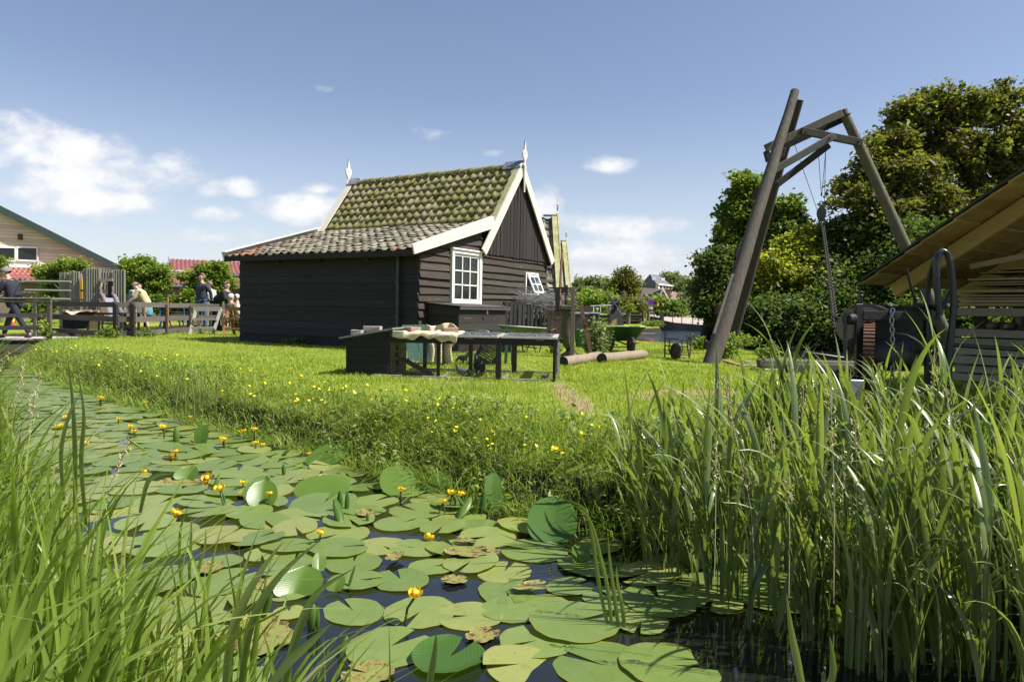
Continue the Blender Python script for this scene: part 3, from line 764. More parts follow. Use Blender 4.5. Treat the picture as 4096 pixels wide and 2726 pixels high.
 W.box((x0 + w / 2, y, (z0 + z1) / 2), (w, .06, z1 - z0 - 2 * w)); W.box((x1 - w / 2, y, (z0 + z1) / 2), (w, .06, z1 - z0 - 2 * w))
 win2 = W.build('window', M_WHITE, T)
 W = MB(); W.box(((x0 + x1) / 2, -.012, (z0 + z1) / 2), (x1 - x0 - .06, .02, z1 - z0 - .06)); W.build('opening', M_DARKWOOD, win2)
 Rm = RX(radians(-24)); hinge = Vector(((x0 + x1) / 2, -.085, z1 - .07)); sw, shh = x1 - x0 - .12, .50
 def P(dx, dz): return hinge + Rm @ Vector((dx, 0, dz))
 W = MB(); fw = .05
 W.box(P(0, -fw / 2), (sw, .035, fw), Rm); W.box(P(0, -shh + fw / 2), (sw, .035, fw), Rm)
 W.box(P(-sw / 2 + fw / 2, -shh / 2), (fw, .035, shh - 2 * fw), Rm); W.box(P(sw / 2 - fw / 2, -shh / 2), (fw, .035, shh - 2 * fw), Rm)
 W.box(P(0, -shh / 2), (.022, .03, shh - 2 * fw), Rm); W.box(P(0, -shh / 2), (sw - 2 * fw, .026, .022), Rm)
 W.build('sash', M_WHITE, win2)
 W = MB(); W.box(P(0, -shh / 2), (sw - 2 * fw + .01, .006, shh - 2 * fw + .01), Rm); W.build('pane', mat_glassclear, win2)
 return T
s = NT('clear_pane')
gl = s.n('ShaderNodeBsdfGlossy'); gl.inputs['Roughness'].default_value = .03; tr = s.n('ShaderNodeBsdfTransparent'); tr.inputs[0].default_value = (.8, .85, .82, 1)
mm = s.n('ShaderNodeMixShader'); mm.inputs[0].default_value = .22; s.L.new(tr.outputs[0], mm.inputs[1]); s.L.new(gl.outputs[0], mm.inputs[2]); mat_glassclear = s.done(mm.outputs[0])
build_house()
# --- the two gabled roofs that show behind the house's right side
def gable_house(loc, width, length, wallh, rise, label, tmat, rz=HRZ):
 T = thing('wooden_house', label, 'house', loc, rz); w = width
 m = MB(); m.prism([(0, .04, 0), (w, .04, 0), (w, .04, wallh), (w / 2, .04, wallh + rise - .1), (0, .04, wallh)], (0, length - .1, 0), .4); m.build('wall', M_BLACKBOARD, T)
 Sl = Vector((w / 2, 0, rise)).normalized(); sl = math.hypot(w / 2, rise); ov = .3
 tiles('roof_tiles', (-ov * Sl.x, 0, wallh - ov * Sl.z), (0, 1, 0), tuple(Sl), length, sl + ov, .25, .27, tmat, T, seed=8)
 Sr = Vector((-Sl.x, 0, Sl.z)); tiles('roof_tiles', (w + ov * Sl.x, 0, wallh - ov * Sl.z), (0, 1, 0), tuple(Sr), length, sl + ov, .25, .27, tmat, T, seed=9)
 for sg in (0, 1):
  S_ = Sl if sg == 0 else Sr; pa = Vector((0 if sg == 0 else w, 0, wallh)) - S_ * (ov + .05); pb = Vector((w / 2, 0, wallh + rise + .06)); nn = Vector((-S_.z, 0, S_.x)); nn = nn if nn.z > 0 else -nn
  for y0, wd, dn, th in ((-.15, .04, .10, .26), (length + .06, .04, .10, .26)):
   mm_ = MB(); mm_.prism([pa + nn * dn, pb + nn * dn, pb + nn * (dn - th), pa + nn * (dn - th)], (0, wd, 0), .5); mm_.v = [(p[0], p[1] + y0, p[2]) for p in mm_.v]; mm_.build('barge_board', M_OLDCREAM, T)
  mm_ = MB(); mm_.prism([pa + nn * .085, pb + nn * .085, pb + nn * .065, pa + nn * .065], (0, .16, 0), .5); mm_.v = [(p[0], p[1] - .11, p[2]) for p in mm_.v]; mm_.build('verge_board', M_OLDCREAM, T)
 m = MB(); m.box((w / 2, .10, wallh + rise + .10), (.20, .4, .04)); m.build('ridge_lead', M_LEAD, T)
 finial(T, (w / 2, -.12, wallh + rise + .14), sc=.8); finial(T, (w / 2, length + .08, wallh + rise + .14), sc=.8)
 return T
# --- chicken run in front of the house
def at(x, y, Y): return Vector(PY(x, y, Y))
def px(n, Y): return n / LENS_F * Y
def hexnet(name, O, U, Vv, lu, lv, cell, th, mat, parent, wob=.004, seed=0, rounds=False):
 "hexagonal chicken wire as fine flat wires; O origin, U and Vv unit vectors"
 rg = np.random.default_rng(seed); O = np.array(O, float); U = np.array(U, float); Vv = np.array(Vv, float); N_ = np.cross(U, Vv)
 a = cell / 2; h = cell * .5
 E_ = []
 nu = int(lu / cell) + 1; nv = int(lv / (h * 1.6)) + 1
 for j in range(nv + 1):
  for i in range(nu + 1):
   x = i * cell + (a if j % 2 else 0); z = j * h * 1.6
   p0 = (x, z); p1 = (x + a, z + h * .5); p2 = (x - a, z + h * .5); p3 = (x, z - h * 1.1)
   E_ += [(p0, p1), (p0, p2), (p0, p3)]
 V = []; F = []
 off = {}
 def disp(p):
  k = (round(p[0] / a), round(p[1], 3))
  if k not in off: off[k] = rg.normal(0, wob, 3)
  return off[k]
 for p, q in E_:
  for t in (p, q):
   pass
  if not (0 <= p[0] <= lu and 0 <= q[0] <= lu and 0 <= p[1] <= lv and 0 <= q[1] <= lv): continue
  A = O + U * p[0] + Vv * p[1] + U * disp(p)[0] + Vv * disp(p)[1] + N_ * disp(p)[2]
  B = O + U * q[0] + Vv * q[1] + U * disp(q)[0] + Vv * disp(q)[1] + N_ * disp(q)[2]
  d = B - A; L_ = np.linalg.norm(d)
  if L_ < 1e-5: continue
  d /= L_; s1 = np.cross(d, N_); s1 /= np.linalg.norm(s1) + 1e-9
  for sv in (s1, N_):
   b = len(V); V += [A - sv * th / 2, A + sv * th / 2, B + sv * th / 2, B - sv * th / 2]; F.append((b, b + 1, b + 2, b + 3))
 return np_mesh(name, np.array(V), [np.array(F)], mat, parent, rnd=np.full(len(F), .5))
M_WIRE = mat_plain('galvanised_wire', (.30, .31, .31), .5, metal=.2, spec=.6)
M_WIREDARK = mat_plain('dull_wire', (.13, .135, .13), .6, metal=.2, spec=.4)
M_COOP = mat_wood('coop_boards', (.013, .012, .011), (.034, .031, .028), (.5, .5, 8), .75, bump=.4, scale=4)
CA = Vector((-2.10, 8.80, .36)); CE = Vector((.9949, -.1007, 0)); CN = Vector((.1007, .9949, 0))
def cl(x, y, z): return CA + CE * x + CN * y + Vector((0, 0, z))
CR = Matrix((CE, CN, Vector((0, 0, 1)))).transposed()
def build_coop():
 T = thing('chicken_run', 'long low black wooden chicken run with wire mesh sides on the lawn', 'chicken run', tuple(CA))
 T.rotation_euler = (0, 0, math.atan2(CE.y, CE.x))
 inv = T.matrix_basis.inverted() if False else (Matrix.Translation(CA) @ CR.to_4x4()).inverted()
 def B(m, name, mat):
  m.xform(inv); return m.build(name, mat, T)
 dp = .86
 m = MB(); zt = lambda x: .50 + .11 * x / .56
 nb = 5
 for i in range(nb):
  z0 = .03 + i * .097; z1 = z0 + .090
  if i == nb - 1:
   m.prism([cl(0, 0, z0), cl(.56, 0, z0), cl(.56, 0, zt(.56)), cl(0, 0, zt(0))], CN * .02, random.random())
  else: m.box(cl(.28, .01 + random.uniform(0, .004), (z0 + z1) / 2), (.56, .02, .094), CR, random.random())
  m.box(cl(.01, dp / 2, (z0 + z1) / 2), (.02, dp - .04, .092), CR, random.random())
  m.box(cl(.28, dp - .01, (z0 + z1) / 2), (.56, .02, .092), CR, random.random())
 m.box(cl(.545, .02, .27), (.03, .05, .5), CR); m.box(cl(.015, .02, .25), (.03, .05, .48), CR)
 B(m, 'box_wall', M_COOP)
 m = MB(); x = .55
 for (y0, y1, z0, z1) in ((.05, .30, .02, .58), (.48, dp - .05, .02, .58), (.30, .48, .42, .58), (.30, .48, .02, .16)):
  m.box(cl(x, (y0 + y1) / 2, (z0 + z1) / 2), (.016, y1 - y0, z1 - z0), CR)
 B(m, 'pop_hole_wall', mat_wood('raw_ply', (.14, .11, .06), (.24, .19, .11), (1, 3, 3), .8))
 m = MB(); P = [cl(-.07, -.08, .515), cl(.62, -.08, .645), cl(.62, -.08, .668), cl(-.07, -.08, .535)]
 m.prism(P, CN * (dp + .16), .5); B(m, 'roof', M_FELT)
 m = MB(); L_ = 2.67
 def rail(x0, x1, y, z, h=.07, w=.035, r=None): m.beam(cl(x0, y, z), cl(x1, y, z), w, h, rnd=r)
 rail(.56, L_, .0, .525, .085); B(m, 'top_rail', M_COOP)
 m = MB(); rail(.56, L_, dp, .555, .05); B(m, 'top_rail', M_COOP)
 m = MB(); rail(.35, 1.25, -.01, .05, .05); rail(1.2, L_, .0, .055, .03); B(m, 'bottom_rail', M_GREYWOOD)
 m = MB(); rail(.6, L_, dp, .075, .035, .035); B(m, 'bottom_rail', M_GREYWOOD)
 for (x, y, w, z1) in ((1.19, .0, .036, .53), (1.95, -.025, .066, .50), (2.64, .0, .036, .52), (.82, dp, .045, .54), (1.46, dp, .05, .54), (2.06, dp, .066, .54), (2.65, dp, .04, .54)):
  m = MB(); m.box(cl(x, y, z1 / 2), (w, .045, z1), CR); B(m, 'post', M_DARKWOOD if y < .5 else M_FENCEPOST)
 for x in (1.19, 1.98, 2.62):
  m = MB(); m.beam(cl(x, .03, .03), cl(x, dp, .045), .05, .025); B(m, 'cross_bar', M_GREYWOOD)
 m = MB(); m.beam(cl(L_ - .02, .0, .53), cl(L_ - .02, dp, .56), .035, .06); B(m, 'top_rail', M_COOP)
 m = MB()
 for x0, x1 in ((1.16, 1.93), (1.97, 2.66)):
  m.beam(cl(x0, .0, .578), cl(x1, .0, .578), .05, .022); m.beam(cl(x0, dp, .590), cl(x1, dp, .590), .05, .022)
  m.beam(cl(x0 + .04, .03, .579), cl(x0 + .04, dp - .03, .591), .085, .022); m.beam(cl(x1 - .04, .03, .579), cl(x1 - .04, dp - .03, .591), .085, .022)
 B(m, 'lid_frame', M_GREYWOOD)
 Lz = Matrix.Translation(CA) @ CR.to_4x4()
 hexnet('wire_mesh', (.56, .02, .06), (1, 0, 0), (0, 0, 1), 1.38, .43, .042, .0028, M_WIREDARK, T, seed=2)
 hexnet('wire_mesh', (.82, dp - .02, .08), (1, 0, 0), (0, 0, 1), 1.25, .45, .042, .0028, M_WIREDARK, T, seed=3)
 hexnet('wire_mesh', (L_ + .004, .02, .02), (0, 1, 0), (0, 0, 1), .82, .50, .042, .0036, M_WIRE, T, seed=4)
 for x0, x1, c in ((1.22, 1.92, .03), (2.0, 2.60, .03)):
  hexnet('wire_mesh', (x0, .01, .592), (1, 0, 0), (0, .9999, .014), x1 - x0, dp, c, .0045, M_WIRE, T, wob=.006, seed=5)
 m = MB(); a = cl(.62, .30, .27); b = cl(1.20, .12, .02); m.beam(a, b, .14, .022)
 d = (b - a).normalized(); up = Vector((0, 0, 1))
 for t in (.18, .42, .63, .82):
  m.beam(a.lerp(b, t) + Vector((0, -.09, .025)), a.lerp(b, t) + Vector((0, .10, .025)), .025, .025)
 B(m, 'ramp', mat_wood('ramp_wood', (.09, .07, .06), (.19, .155, .14), (2, 2, 2), .85))
 m = MB(); pts = [cl(1.56, .45, .60), cl(1.56, .45, .625), cl(1.60, .45, .64), cl(1.72, .45, .64), cl(1.76, .45, .625), cl(1.76, .45, .60)]
 m.tube(pts, .007, 6); B(m, 'lid_handle', M_GALV)
 for x in (1.58, 2.46):
  m = MB(); m.box(cl(x, -.045, .555), (.10, .012, .02), CR); B(m, 'hinge', M_RUST)
build_coop()
def block(name, F4, Y, mat, label, dep=.10, rz=0.0, group=None, tilt=0.0, jit=.006):
 x0, y0, x1, y1 = F4; c = at((x0 + x1) / 2, (y0 + y1) / 2, Y); w = px(x1 - x0, Y); h = px(y1 - y0, Y)
 m = MB(); m.box((0, 0, h / 2), (w, dep, h), None, .5, jit, bev=.008)
 o = m.build(name, mat); o.location = (c.x, c.y, c.z - h / 2); o.rotation_euler = (0, tilt, rz)
 tag(o, label, 'brick', group or 'loose bricks weighing down the chicken run'); return o
block('brick', (1406, 1318, 1450, 1341), 8.82, M_BRICKGREY, 'small square grey brick at the low left end of the run roof', rz=-.1)
block('brick', (1456, 1304, 1527, 1327), 9.15, M_BRICKGREY, 'long pinkish grey brick lying in the middle of the run roof', rz=-.15)
block('brick', (1571, 1322, 1616, 1346), 8.72, mat_plain('sandy_brick', (.31, .29, .22), .9, c2=(.2, .19, .14), scale=24, bump=.7), 'sandy brick standing on the front corner of the flat sacking', rz=.05)
block('brick', (1626, 1307, 1672, 1331), 9.25, M_BRICKRED, 'reddish brick at the back of the flat sacking', dep=.2, rz=.7)
block('brick', (1771, 1309, 1832, 1334), 9.15, M_BRICKRED, 'brown chipped brick in front of the hanging sacking', dep=.12, rz=.25)
block('brick', (1725, 1335, 1806, 1349), 8.66, mat_plain('pale_brick', (.42, .41, .34), .9, c2=(.26, .25, .2), scale=30, bump=.8), 'flat pale slab on the front edge of the flat sacking', dep=.13)
def cloth_grid(fn, nu, nv, name, mat, label, cat, thick=.006, parent=None):
 V = [fn(i / nu, j / nv) for j in range(nv + 1) for i in range(nu + 1)]
 F = [(j * (nu + 1) + i, j * (nu + 1) + i + 1, (j + 1) * (nu + 1) + i + 1, (j + 1) * (nu + 1) + i) for j in range(nv) for i in range(nu)]
 o = np_mesh(name, np.array(V), [np.array(F)], mat, parent, rnd=np.full(len(F), .5), smooth=True)
 sm = o.modifiers.new('thickness', 'SOLIDIFY'); sm.thickness = thick; sm.offset = 0
 if label: tag(o, label, cat)
 return o
def f_sack(u, v):
 x = .62 + .80 * u + .03 * sin(v * 5); y = -.03 + .82 * v; z = .596 + .007 * sin(u * 17 + v * 5) + .006 * sin(u * 31 - v * 9) + .005 * sin(v * 13)
 if v < .12: z -= (.12 - v) / .12 * (.055 + .02 * sin(u * 9) + .012 * sin(u * 26) + .035 * u); y = -.035 - .01 * sin(u * 20)
 return tuple(cl(x, y, z + .012))
cloth_grid(f_sack, 60, 26, 'sacking', M_BURLAP, 'cream sacking lying flat on the run and held by bricks', 'sacking')
def f_hang(u, v):
 Y = 10.9; xl = 1705 + 126 * u; top = 1297 + 6 * sin(u * 7) + (10 if u > .85 else 0) * (u - .85) * 6
 gap = abs(u - .60)
 bot = 1452 - 3 * sin(u * 8)
 if v > .35: xl = xl + (18 * (1 - u) - 26 * u) * smooth(.35, .6, v) + (12 * (u - .5)) * smooth(.7, 1, v)
 yv = top + (bot - top) * v
 p = at(xl, yv, Y - .05 * sin(u * 15) - .10 * max(0, .2 - v) + .05 * exp_(-(gap / .06) ** 2) * smooth(.3, .5, v) * 3)
 return tuple(p)
def exp_(x): return math.exp(x)
cloth_grid(f_hang, 50, 24, 'sacking', M_BURLAP, 'cream sacking hanging in two folds from the green rail behind the run', 'sacking', .012)
def board4(name, quad, Y, th, mat, label, cat, group=None, Yb=None, parent=None):
 Yb = Yb or Y
 P = [at(quad[0][0], quad[0][1], Y), at(quad[1][0], quad[1][1], Y), at(quad[2][0], quad[2][1], Yb), at(quad[3][0], quad[3][1], Yb)]
 m = MB(); m.prism(P, Vector((0, th, 0))); o = m.build(name, mat, parent)
 if label: tag(o, label, cat, group)
 return o
board4('board', [(1607, 1299), (1650, 1299), (1685, 1452), (1637, 1450)], 11.55, .025, M_GREENBOARD, 'left green board leaning behind the run', 'board', 'green boards leaning behind the run', 11.25)
board4('board', [(1652, 1298), (1698, 1297), (1716, 1452), (1687, 1452)], 11.55, .025, M_GREENBOARD, 'middle green board leaning behind the run', 'board', 'green boards leaning behind the run', 11.25)
board4('board', [(1694, 1300), (1716, 1300), (1732, 1448), (1692, 1450)], 11.62, .025, mat_wood('blue_green_board', (.02, .05, .06), (.04, .09, .10), (2, 2, 1), .6), 'dark blue green board partly behind the hanging sacking', 'board', 'green boards leaning behind the run', 11.32)
def build_green_trestle():
 T = thing('trestle', 'green painted trestle standing behind the chicken run', 'trestle', tuple(PZ(1900, 1455, .4)))
 o = T.location
 def B(m, n, mat): m.xform(Matrix.Translation(-o)); return m.build(n, mat, T)
 mg = mat_plain('green_paint', (.035, .12, .06), .5, c2=(.05, .10, .045), scale=8)
 m = MB(); m.beam(at(1700, 1322, 11.0), at(2062, 1323, 11.0), .09, .045); B(m, 'rail', mg)
 for a, b in (((2048, 1330), (2050, 1462)), ((2030, 1332), (2022, 1452))):
  m = MB(); m.beam(at(*a, 11.0), at(*b, 11.0), .05, .05); B(m, 'leg', mg)
 m = MB(); m.beam(at(1712, 1330, 11.0), at(1700, 1458, 11.0), .05, .05); B(m, 'leg', mg)
build_green_trestle()
def build_crate():
 T = thing('crate', 'black mesh crate tipped over on the grass behind the run', 'crate', tuple(PZ(1950, 1458, .4)))
 o = T.location; m = MB(); c = at(1950, 1420, 10.9); Rm = RZ(.2) @ RY(.5) @ RX(.2)
 w, h, d = .30, .20, .26
 for a in (-1, 1):
  for b in (-1, 1):
   m.beam(c + Rm @ Vector((-w / 2, a * d / 2, b * h / 2)), c + Rm @ Vector((w / 2, a * d / 2, b * h / 2)), .014, .014)
   m.beam(c + Rm @ Vector((a * w / 2, -d / 2, b * h / 2)), c + Rm @ Vector((a * w / 2, d / 2, b * h / 2)), .014, .014)
   m.beam(c + Rm @ Vector((a * w / 2, b * d / 2, -h / 2)), c + Rm @ Vector((a * w / 2, b * d / 2, h / 2)), .014, .014)
 n = 11
 for a in (-1, 1):
  for k in range(n):
   t = -w / 2 + w * k / (n - 1); m.beam(c + Rm @ Vector((t, a * d / 2, -h / 2)), c + Rm @ Vector((t, a * d / 2, h / 2)), .013, .006)
   t = -d / 2 + d * k / (n - 1); m.beam(c + Rm @ Vector((a * w / 2, t, -h / 2)), c + Rm @ Vector((a * w / 2, t, h / 2)), .013, .006)
   m.beam(c + Rm @ Vector((-w / 2, t, -h / 2)), c + Rm @ Vector((w / 2, t, -h / 2)), .018, .006)
  for k in range(6):
   t = -h / 2 + h * k / 5; m.beam(c + Rm @ Vector((-w / 2, a * d / 2, t)), c + Rm @ Vector((w / 2, a * d / 2, t)), .008, .012)
   m.beam(c + Rm @ Vector((a * w / 2, -d / 2, t)), c + Rm @ Vector((a * w / 2, d / 2, t)), .008, .012)
 m.xform(Matrix.Translation(-o)); m.build('basket', mat_plain('black_plastic', (.014, .014, .016), .45), T)
build_crate()
# --- hens: one continuous body grown from a skeleton
def skin_body(name, verts, edges, radii, mat, parent=None, sub=2, root=0, smooth_=True):
 me = bpy.data.meshes.new(name); me.from_pydata([tuple(v) for v in verts], edges, []); me.update()
 o = bpy.data.objects.new(name, me); COL.objects.link(o)
 sk = o.modifiers.new('skin', 'SKIN'); sk.use_smooth_shade = True
 if not me.skin_vertices: 
  me_l = me.skin_vertices.new() if hasattr(me.skin_vertices, 'new') else None
 for i, r in enumerate(radii):
  r = (r, r) if isinstance(r, (int, float)) else r
  me.skin_vertices[0].data[i].radius = r
  me.skin_vertices[0].data[i].use_root = (i == root)
 sb = o.modifiers.new('sub', 'SUBSURF'); sb.levels = sub; sb.render_levels = sub
 dg = bpy.context.evaluated_depsgraph_get(); dg.update()
 ev = o.evaluated_get(dg); m2 = bpy.data.meshes.new_from_object(ev, depsgraph=dg)
 o.modifiers.clear(); o.data = m2; bpy.data.meshes.remove(me)
 m2.materials.clear()
 if mat: m2.materials.append(mat)
 m2.polygons.foreach_set('use_smooth', np.ones(len(m2.polygons), bool))
 setparent(o, parent); return o
M_FEATHERB = mat_plain('black_feathers', (.014, .012, .013), .55, c2=(.035, .03, .032), scale=40, bump=.6)
M_FEATHERG = mat_plain('grey_feathers', (.16, .155, .15), .8, c2=(.05, .047, .045), scale=45, bump=.7)
M_BEAK = mat_plain('beak_horn', (.32, .2, .08), .5)
M_COMB = mat_plain('comb_red', (.38, .03, .025), .55)
def hen(loc, rz, s, mat, label, head_down=True, name='hen', grp=None, pitch=0.0):
 T = thing(name, label, 'hen' if s > .5 else 'chick', loc, rz, grp); T.scale = (s, s, s)
 hd = (.20, 0, .10) if head_down else (.155, 0, .335)
 nk = (.155, 0, .16) if head_down else (.135, 0, .27)
 v = [(0, 0, .20), (.07, 0, .20), (.115, 0, .215), nk, hd, (hd[0] + .028, 0, hd[2] - .006), (-.08, 0, .225), (-.14, 0, .29), (-.165, 0, .37),
         (-.01, .045, .13), (0, .048, .085), (-.012, .05, .012), (.035, .052, .008), (-.01, -.045, .13), (0, -.048, .085), (-.012, -.05, .012), (.035, -.052, .008),
         (.025, .078, .004), (.025, -.078, .004)]
 e = [(0, 1), (1, 2), (2, 3), (3, 4), (4, 5), (0, 6), (6, 7), (7, 8), (0, 9), (9, 10), (10, 11), (11, 12), (0, 13), (13, 14), (14, 15), (15, 16), (11, 17), (15, 18)]
 r = [(.082, .088), (.078, .08), (.062, .062), .036, .027, .014, (.070, .075), (.040, .055), (.010, .030), .034, .014, .008, .006, .034, .014, .008, .006, .005, .005]
 skin_body('body', v, e, r, mat, T)
 m = MB(); m.lathe((hd[0] + .028, 0, hd[2] - .002), [(.009, 0), (.006, .012), (.0005, .028)], 8, (.85, 0, -.5)); m.build('beak', M_BEAK, T)
 m = MB()
 for k in range(4):
  x = hd[0] - .015 + k * .013; m.prism([(x - .007, -.003, hd[2] + .018), (x + .007, -.003, hd[2] + .018), (x, -.003, hd[2] + .04)], (0, .006, 0))
 m.build('comb', M_COMB, T)
 for sg in (-1, 1):
  m = MB()
  for k in range(6):
   a = Vector((.06 - k * .006, sg * (.076 + .002 * k), .235 - .018 * k)); b = Vector((-.12 - .008 * k, sg * (.060 - .004 * k), .235 - .022 * k))
   m.tube([a, a.lerp(b, .5) + Vector((0, sg * .010, 0)), b], [(.008, .016), (.009, .018), (.001, .006)], 8, caps=False)
  m.build('wing', mat, T)
 m = MB(); rg = random.Random(3)
 for k in range(9):
  a = Vector((-.09, rg.uniform(-.02, .02), .26)); b = Vector((-.16 - rg.uniform(0, .06), rg.uniform(-.04, .04), .34 + rg.uniform(-.03, .07)))
  m.tube([a, a.lerp(b, .6) + Vector((-.012, 0, 0)), b], [(.010, .005), (.014, .004), (.002, .001)], 6, caps=False)
 m.build('tail', mat, T)
 return T
h1 = hen(tuple(cl(1.655, .36, .04)), radians(-62), .78, M_FEATHERB, 'black hen with raised tail feeding inside the wire run')
hen(tuple(cl(1.47, .16, .03)), radians(15), .50, M_FEATHERG, 'grey speckled young hen pecking beside the black hen', name='young_hen')
hen(tuple(cl(2.52, .18, .03)), radians(160), .30, M_FEATHERG, 'small grey chick at the far right corner of the run', name='chick')
hen(tuple(PZ(1852, 1458, .4)), radians(170), .55, M_FEATHERB, 'dark hen crouching on the grass behind the run')
m = MB(); m.ball((0, 0, .012), (.045, .025, .014), 12, 6); o = m.build('bread_crust', M_BURLAP); o.location = cl(1.86, .14, .03); tag(o, 'pale bread crust lying in the grass of the run', 'bread')
# --- storage box, pallet fence and wire against the gable wall
def build_storage():
 T = thing('storage_box', 'black boarded storage box with sloping lid and brass padlock against the house', 'storage box', tuple(hloc(.2, 0, 0)), HRZ)
 x0, x1, D = .02, 1.82, .84
 m = MB()
 for i in range(6):
  z0 = .02 + i * .145; m.box(((x0 + x1) / 2, -D + .012, z0 + .07), (x1 - x0, .024 + random.uniform(0, .006), .139), None, random.random())
 m.build('front', M_VB2, T)
 for xs in (x0, x1 - .024):
  m = MB()
  for i in range(6): z0 = .02 + i * .145; m.box((xs + .012, -D / 2 - .03, z0 + .07), (.024, D - .10, .139), None, random.random())
  m.prism([(xs, -.06, .88), (xs, -D + .02, .88), (xs, -D + .02, .90), (xs, -.06, .965)], (.024, 0, 0)); m.build('side', M_COOP, T)
 m = MB()
 for k in range(5):
  ya = -.03 - k * (D + .06) / 5; yb = ya - (D + .06) / 5 + .004; z = lambda y: .985 + y * .075
  m.prism([(x0 - .06, ya, z(ya)), (x0 - .06, yb, z(yb)), (x0 - .06, yb, z(yb) + .022), (x0 - .06, ya, z(ya) + .022)], (x1 - x0 + .14, 0, 0), random.random())
 m.box(((x0 + x1) / 2 + .01, -D - .065, .905), (x1 - x0 + .14, .022, .075))
 m.build('lid', M_LIDWOOD, T)
 m = MB(); cx_ = x0 + .92; m.box((cx_, -D - .085, .80), (.045, .018, .05), None, .5, bev=.004)
 m.tube([(cx_ - .014, -D - .085, .82), (cx_ - .014, -D - .085, .855), (cx_, -D - .085, .868), (cx_ + .014, -D - .085, .855), (cx_ + .014, -D - .085, .82)], .004, 8)
 m.build('padlock', mat_plain('brass', (.50, .36, .12), .35, metal=.8), T)
M_VB2 = mat_wood('storage_boards', (.022, .018, .017), (.055, .045, .042), (.6, 2, 7), .75, streak=(.20, .17, .15), bump=.5, scale=4)
M_LIDWOOD = mat_wood('lid_wood', (.045, .04, .038), (.115, .10, .095), (.6, 6, 6), .8, bump=.5, scale=4)
build_storage()
def build_pallets():
 "dark broken pallets standing upright beside the storage box"
 T = thing('pallet_fence', 'black upright pallets closing the gap beside the storage box', 'pallet', tuple(hloc(2.6, -.45, 0)), HRZ)
 rng = random.Random(4); x = 0.0; 
 m = MB(); m.box((1.35, 0, 1.05), (2.75, .05, .07), RY(-.02)); m.box((1.35, .02, .62), (2.7, .03, .10)); m.box((1.35, .02, .15), (2.7, .03, .10)); m.build('cross_bar', M_DARKWOOD, T)
 slats = MB()
 while x < 2.6:
  w = rng.uniform(.12, .17); tl = rng.uniform(-.05, .05); slats.box((x + w / 2, -.03, .5 + rng.uniform(-.01, .02)), (w, .022, 1.02), RY(tl), rng.random()); x += w + rng.uniform(.04, .11)
 slats.box((2.28, -.09, .5), (.18, .02, 1.05), RY(.28)); 
 slats.build('slats', M_BLACKBOARD, T)
 m = MB(); m.box((1.85, -.055, .52), (.22, .01, .035)); m.build('hinge', M_RUST, T)
 m = MB(); m.box((2.55, -.02, 1.11), (.28, .10, .05)); m.build('cap', M_GREYWOOD, T)
build_pallets()
def build_picket():
 T = thing('picket_gate', 'brown picket gate of narrow boards beside the old machine', 'gate', tuple(PZ(2230, 1385, .4)))
 o = T.location; Yd = 17.2
 for i in range(8):
  x = 2192 + i * 9.6; p = at(x, 1223 + (i % 3), Yd); b = at(x, 1366, Yd)
  m = MB(); m.beam(p - Vector(o), b - Vector(o), .052, .02, up=(0, 1, 0)); m.build('picket', M_PICKET, T)
 m = MB(); m.beam(at(2186, 1362, Yd + .03) - Vector(o), at(2266, 1366, Yd + .03) - Vector(o), .04, .09); m.build('rail', M_FENCEPOST, T)
 m = MB(); m.beam(at(2186, 1250, Yd + .03) - Vector(o), at(2266, 1250, Yd + .03) - Vector(o), .04, .09); m.build('rail', M_FENCEPOST, T)
 for x in (2196, 2258):
  m = MB(); m.beam(at(x, 1362, Yd + .06) - Vector(o), at(x, 1394, Yd + .06) - Vector(o), .07, .07, up=(0, 1, 0)); m.build('foot', M_FENCEPOST, T)
M_PICKET = mat_wood('brown_pickets', (.06, .042, .032), (.14, .10, .078), (8, 8, .6), .85, bump=.4, streak=(.2, .17, .14))
build_picket()
def tangle(name, c, ext, n, r, mat, label, cat, seed):
 rng = random.Random(seed); m = MB()
 for i in range(n):
  p = Vector((rng.gauss(0, .36), rng.gauss(0, .28), rng.gauss(0, .30))); d = Vector((rng.gauss(0, 1), rng.gauss(0, .5), rng.gauss(0, .6))).normalized(); pts = []
  for k in range(13):
   pts.append(Vector((p.x * ext[0], p.y * ext[1], p.z * ext[2])) + Vector(c))
   d = (d + Vector((rng.gauss(0, .55), rng.gauss(0, .4), rng.gauss(0, .55)))).normalized(); p = p + d * .14
   if p.length > 1.15: d = (d - p.normalized() * .8).normalized()
  m.tube(pts, r, 4, caps=False, rnd=rng.random())
 o = m.build(name, mat); tag(o, label, cat); return o
tangle('wire_heap', hloc(4.1, -.40, 1.10), (.95, .35, .30), 190, .0034, mat_plain('grey_wire', (.26, .26, .27), .5, metal=.3), 'tangled heap of grey wire lying on the black pallets under the small window', 'wire', 3)
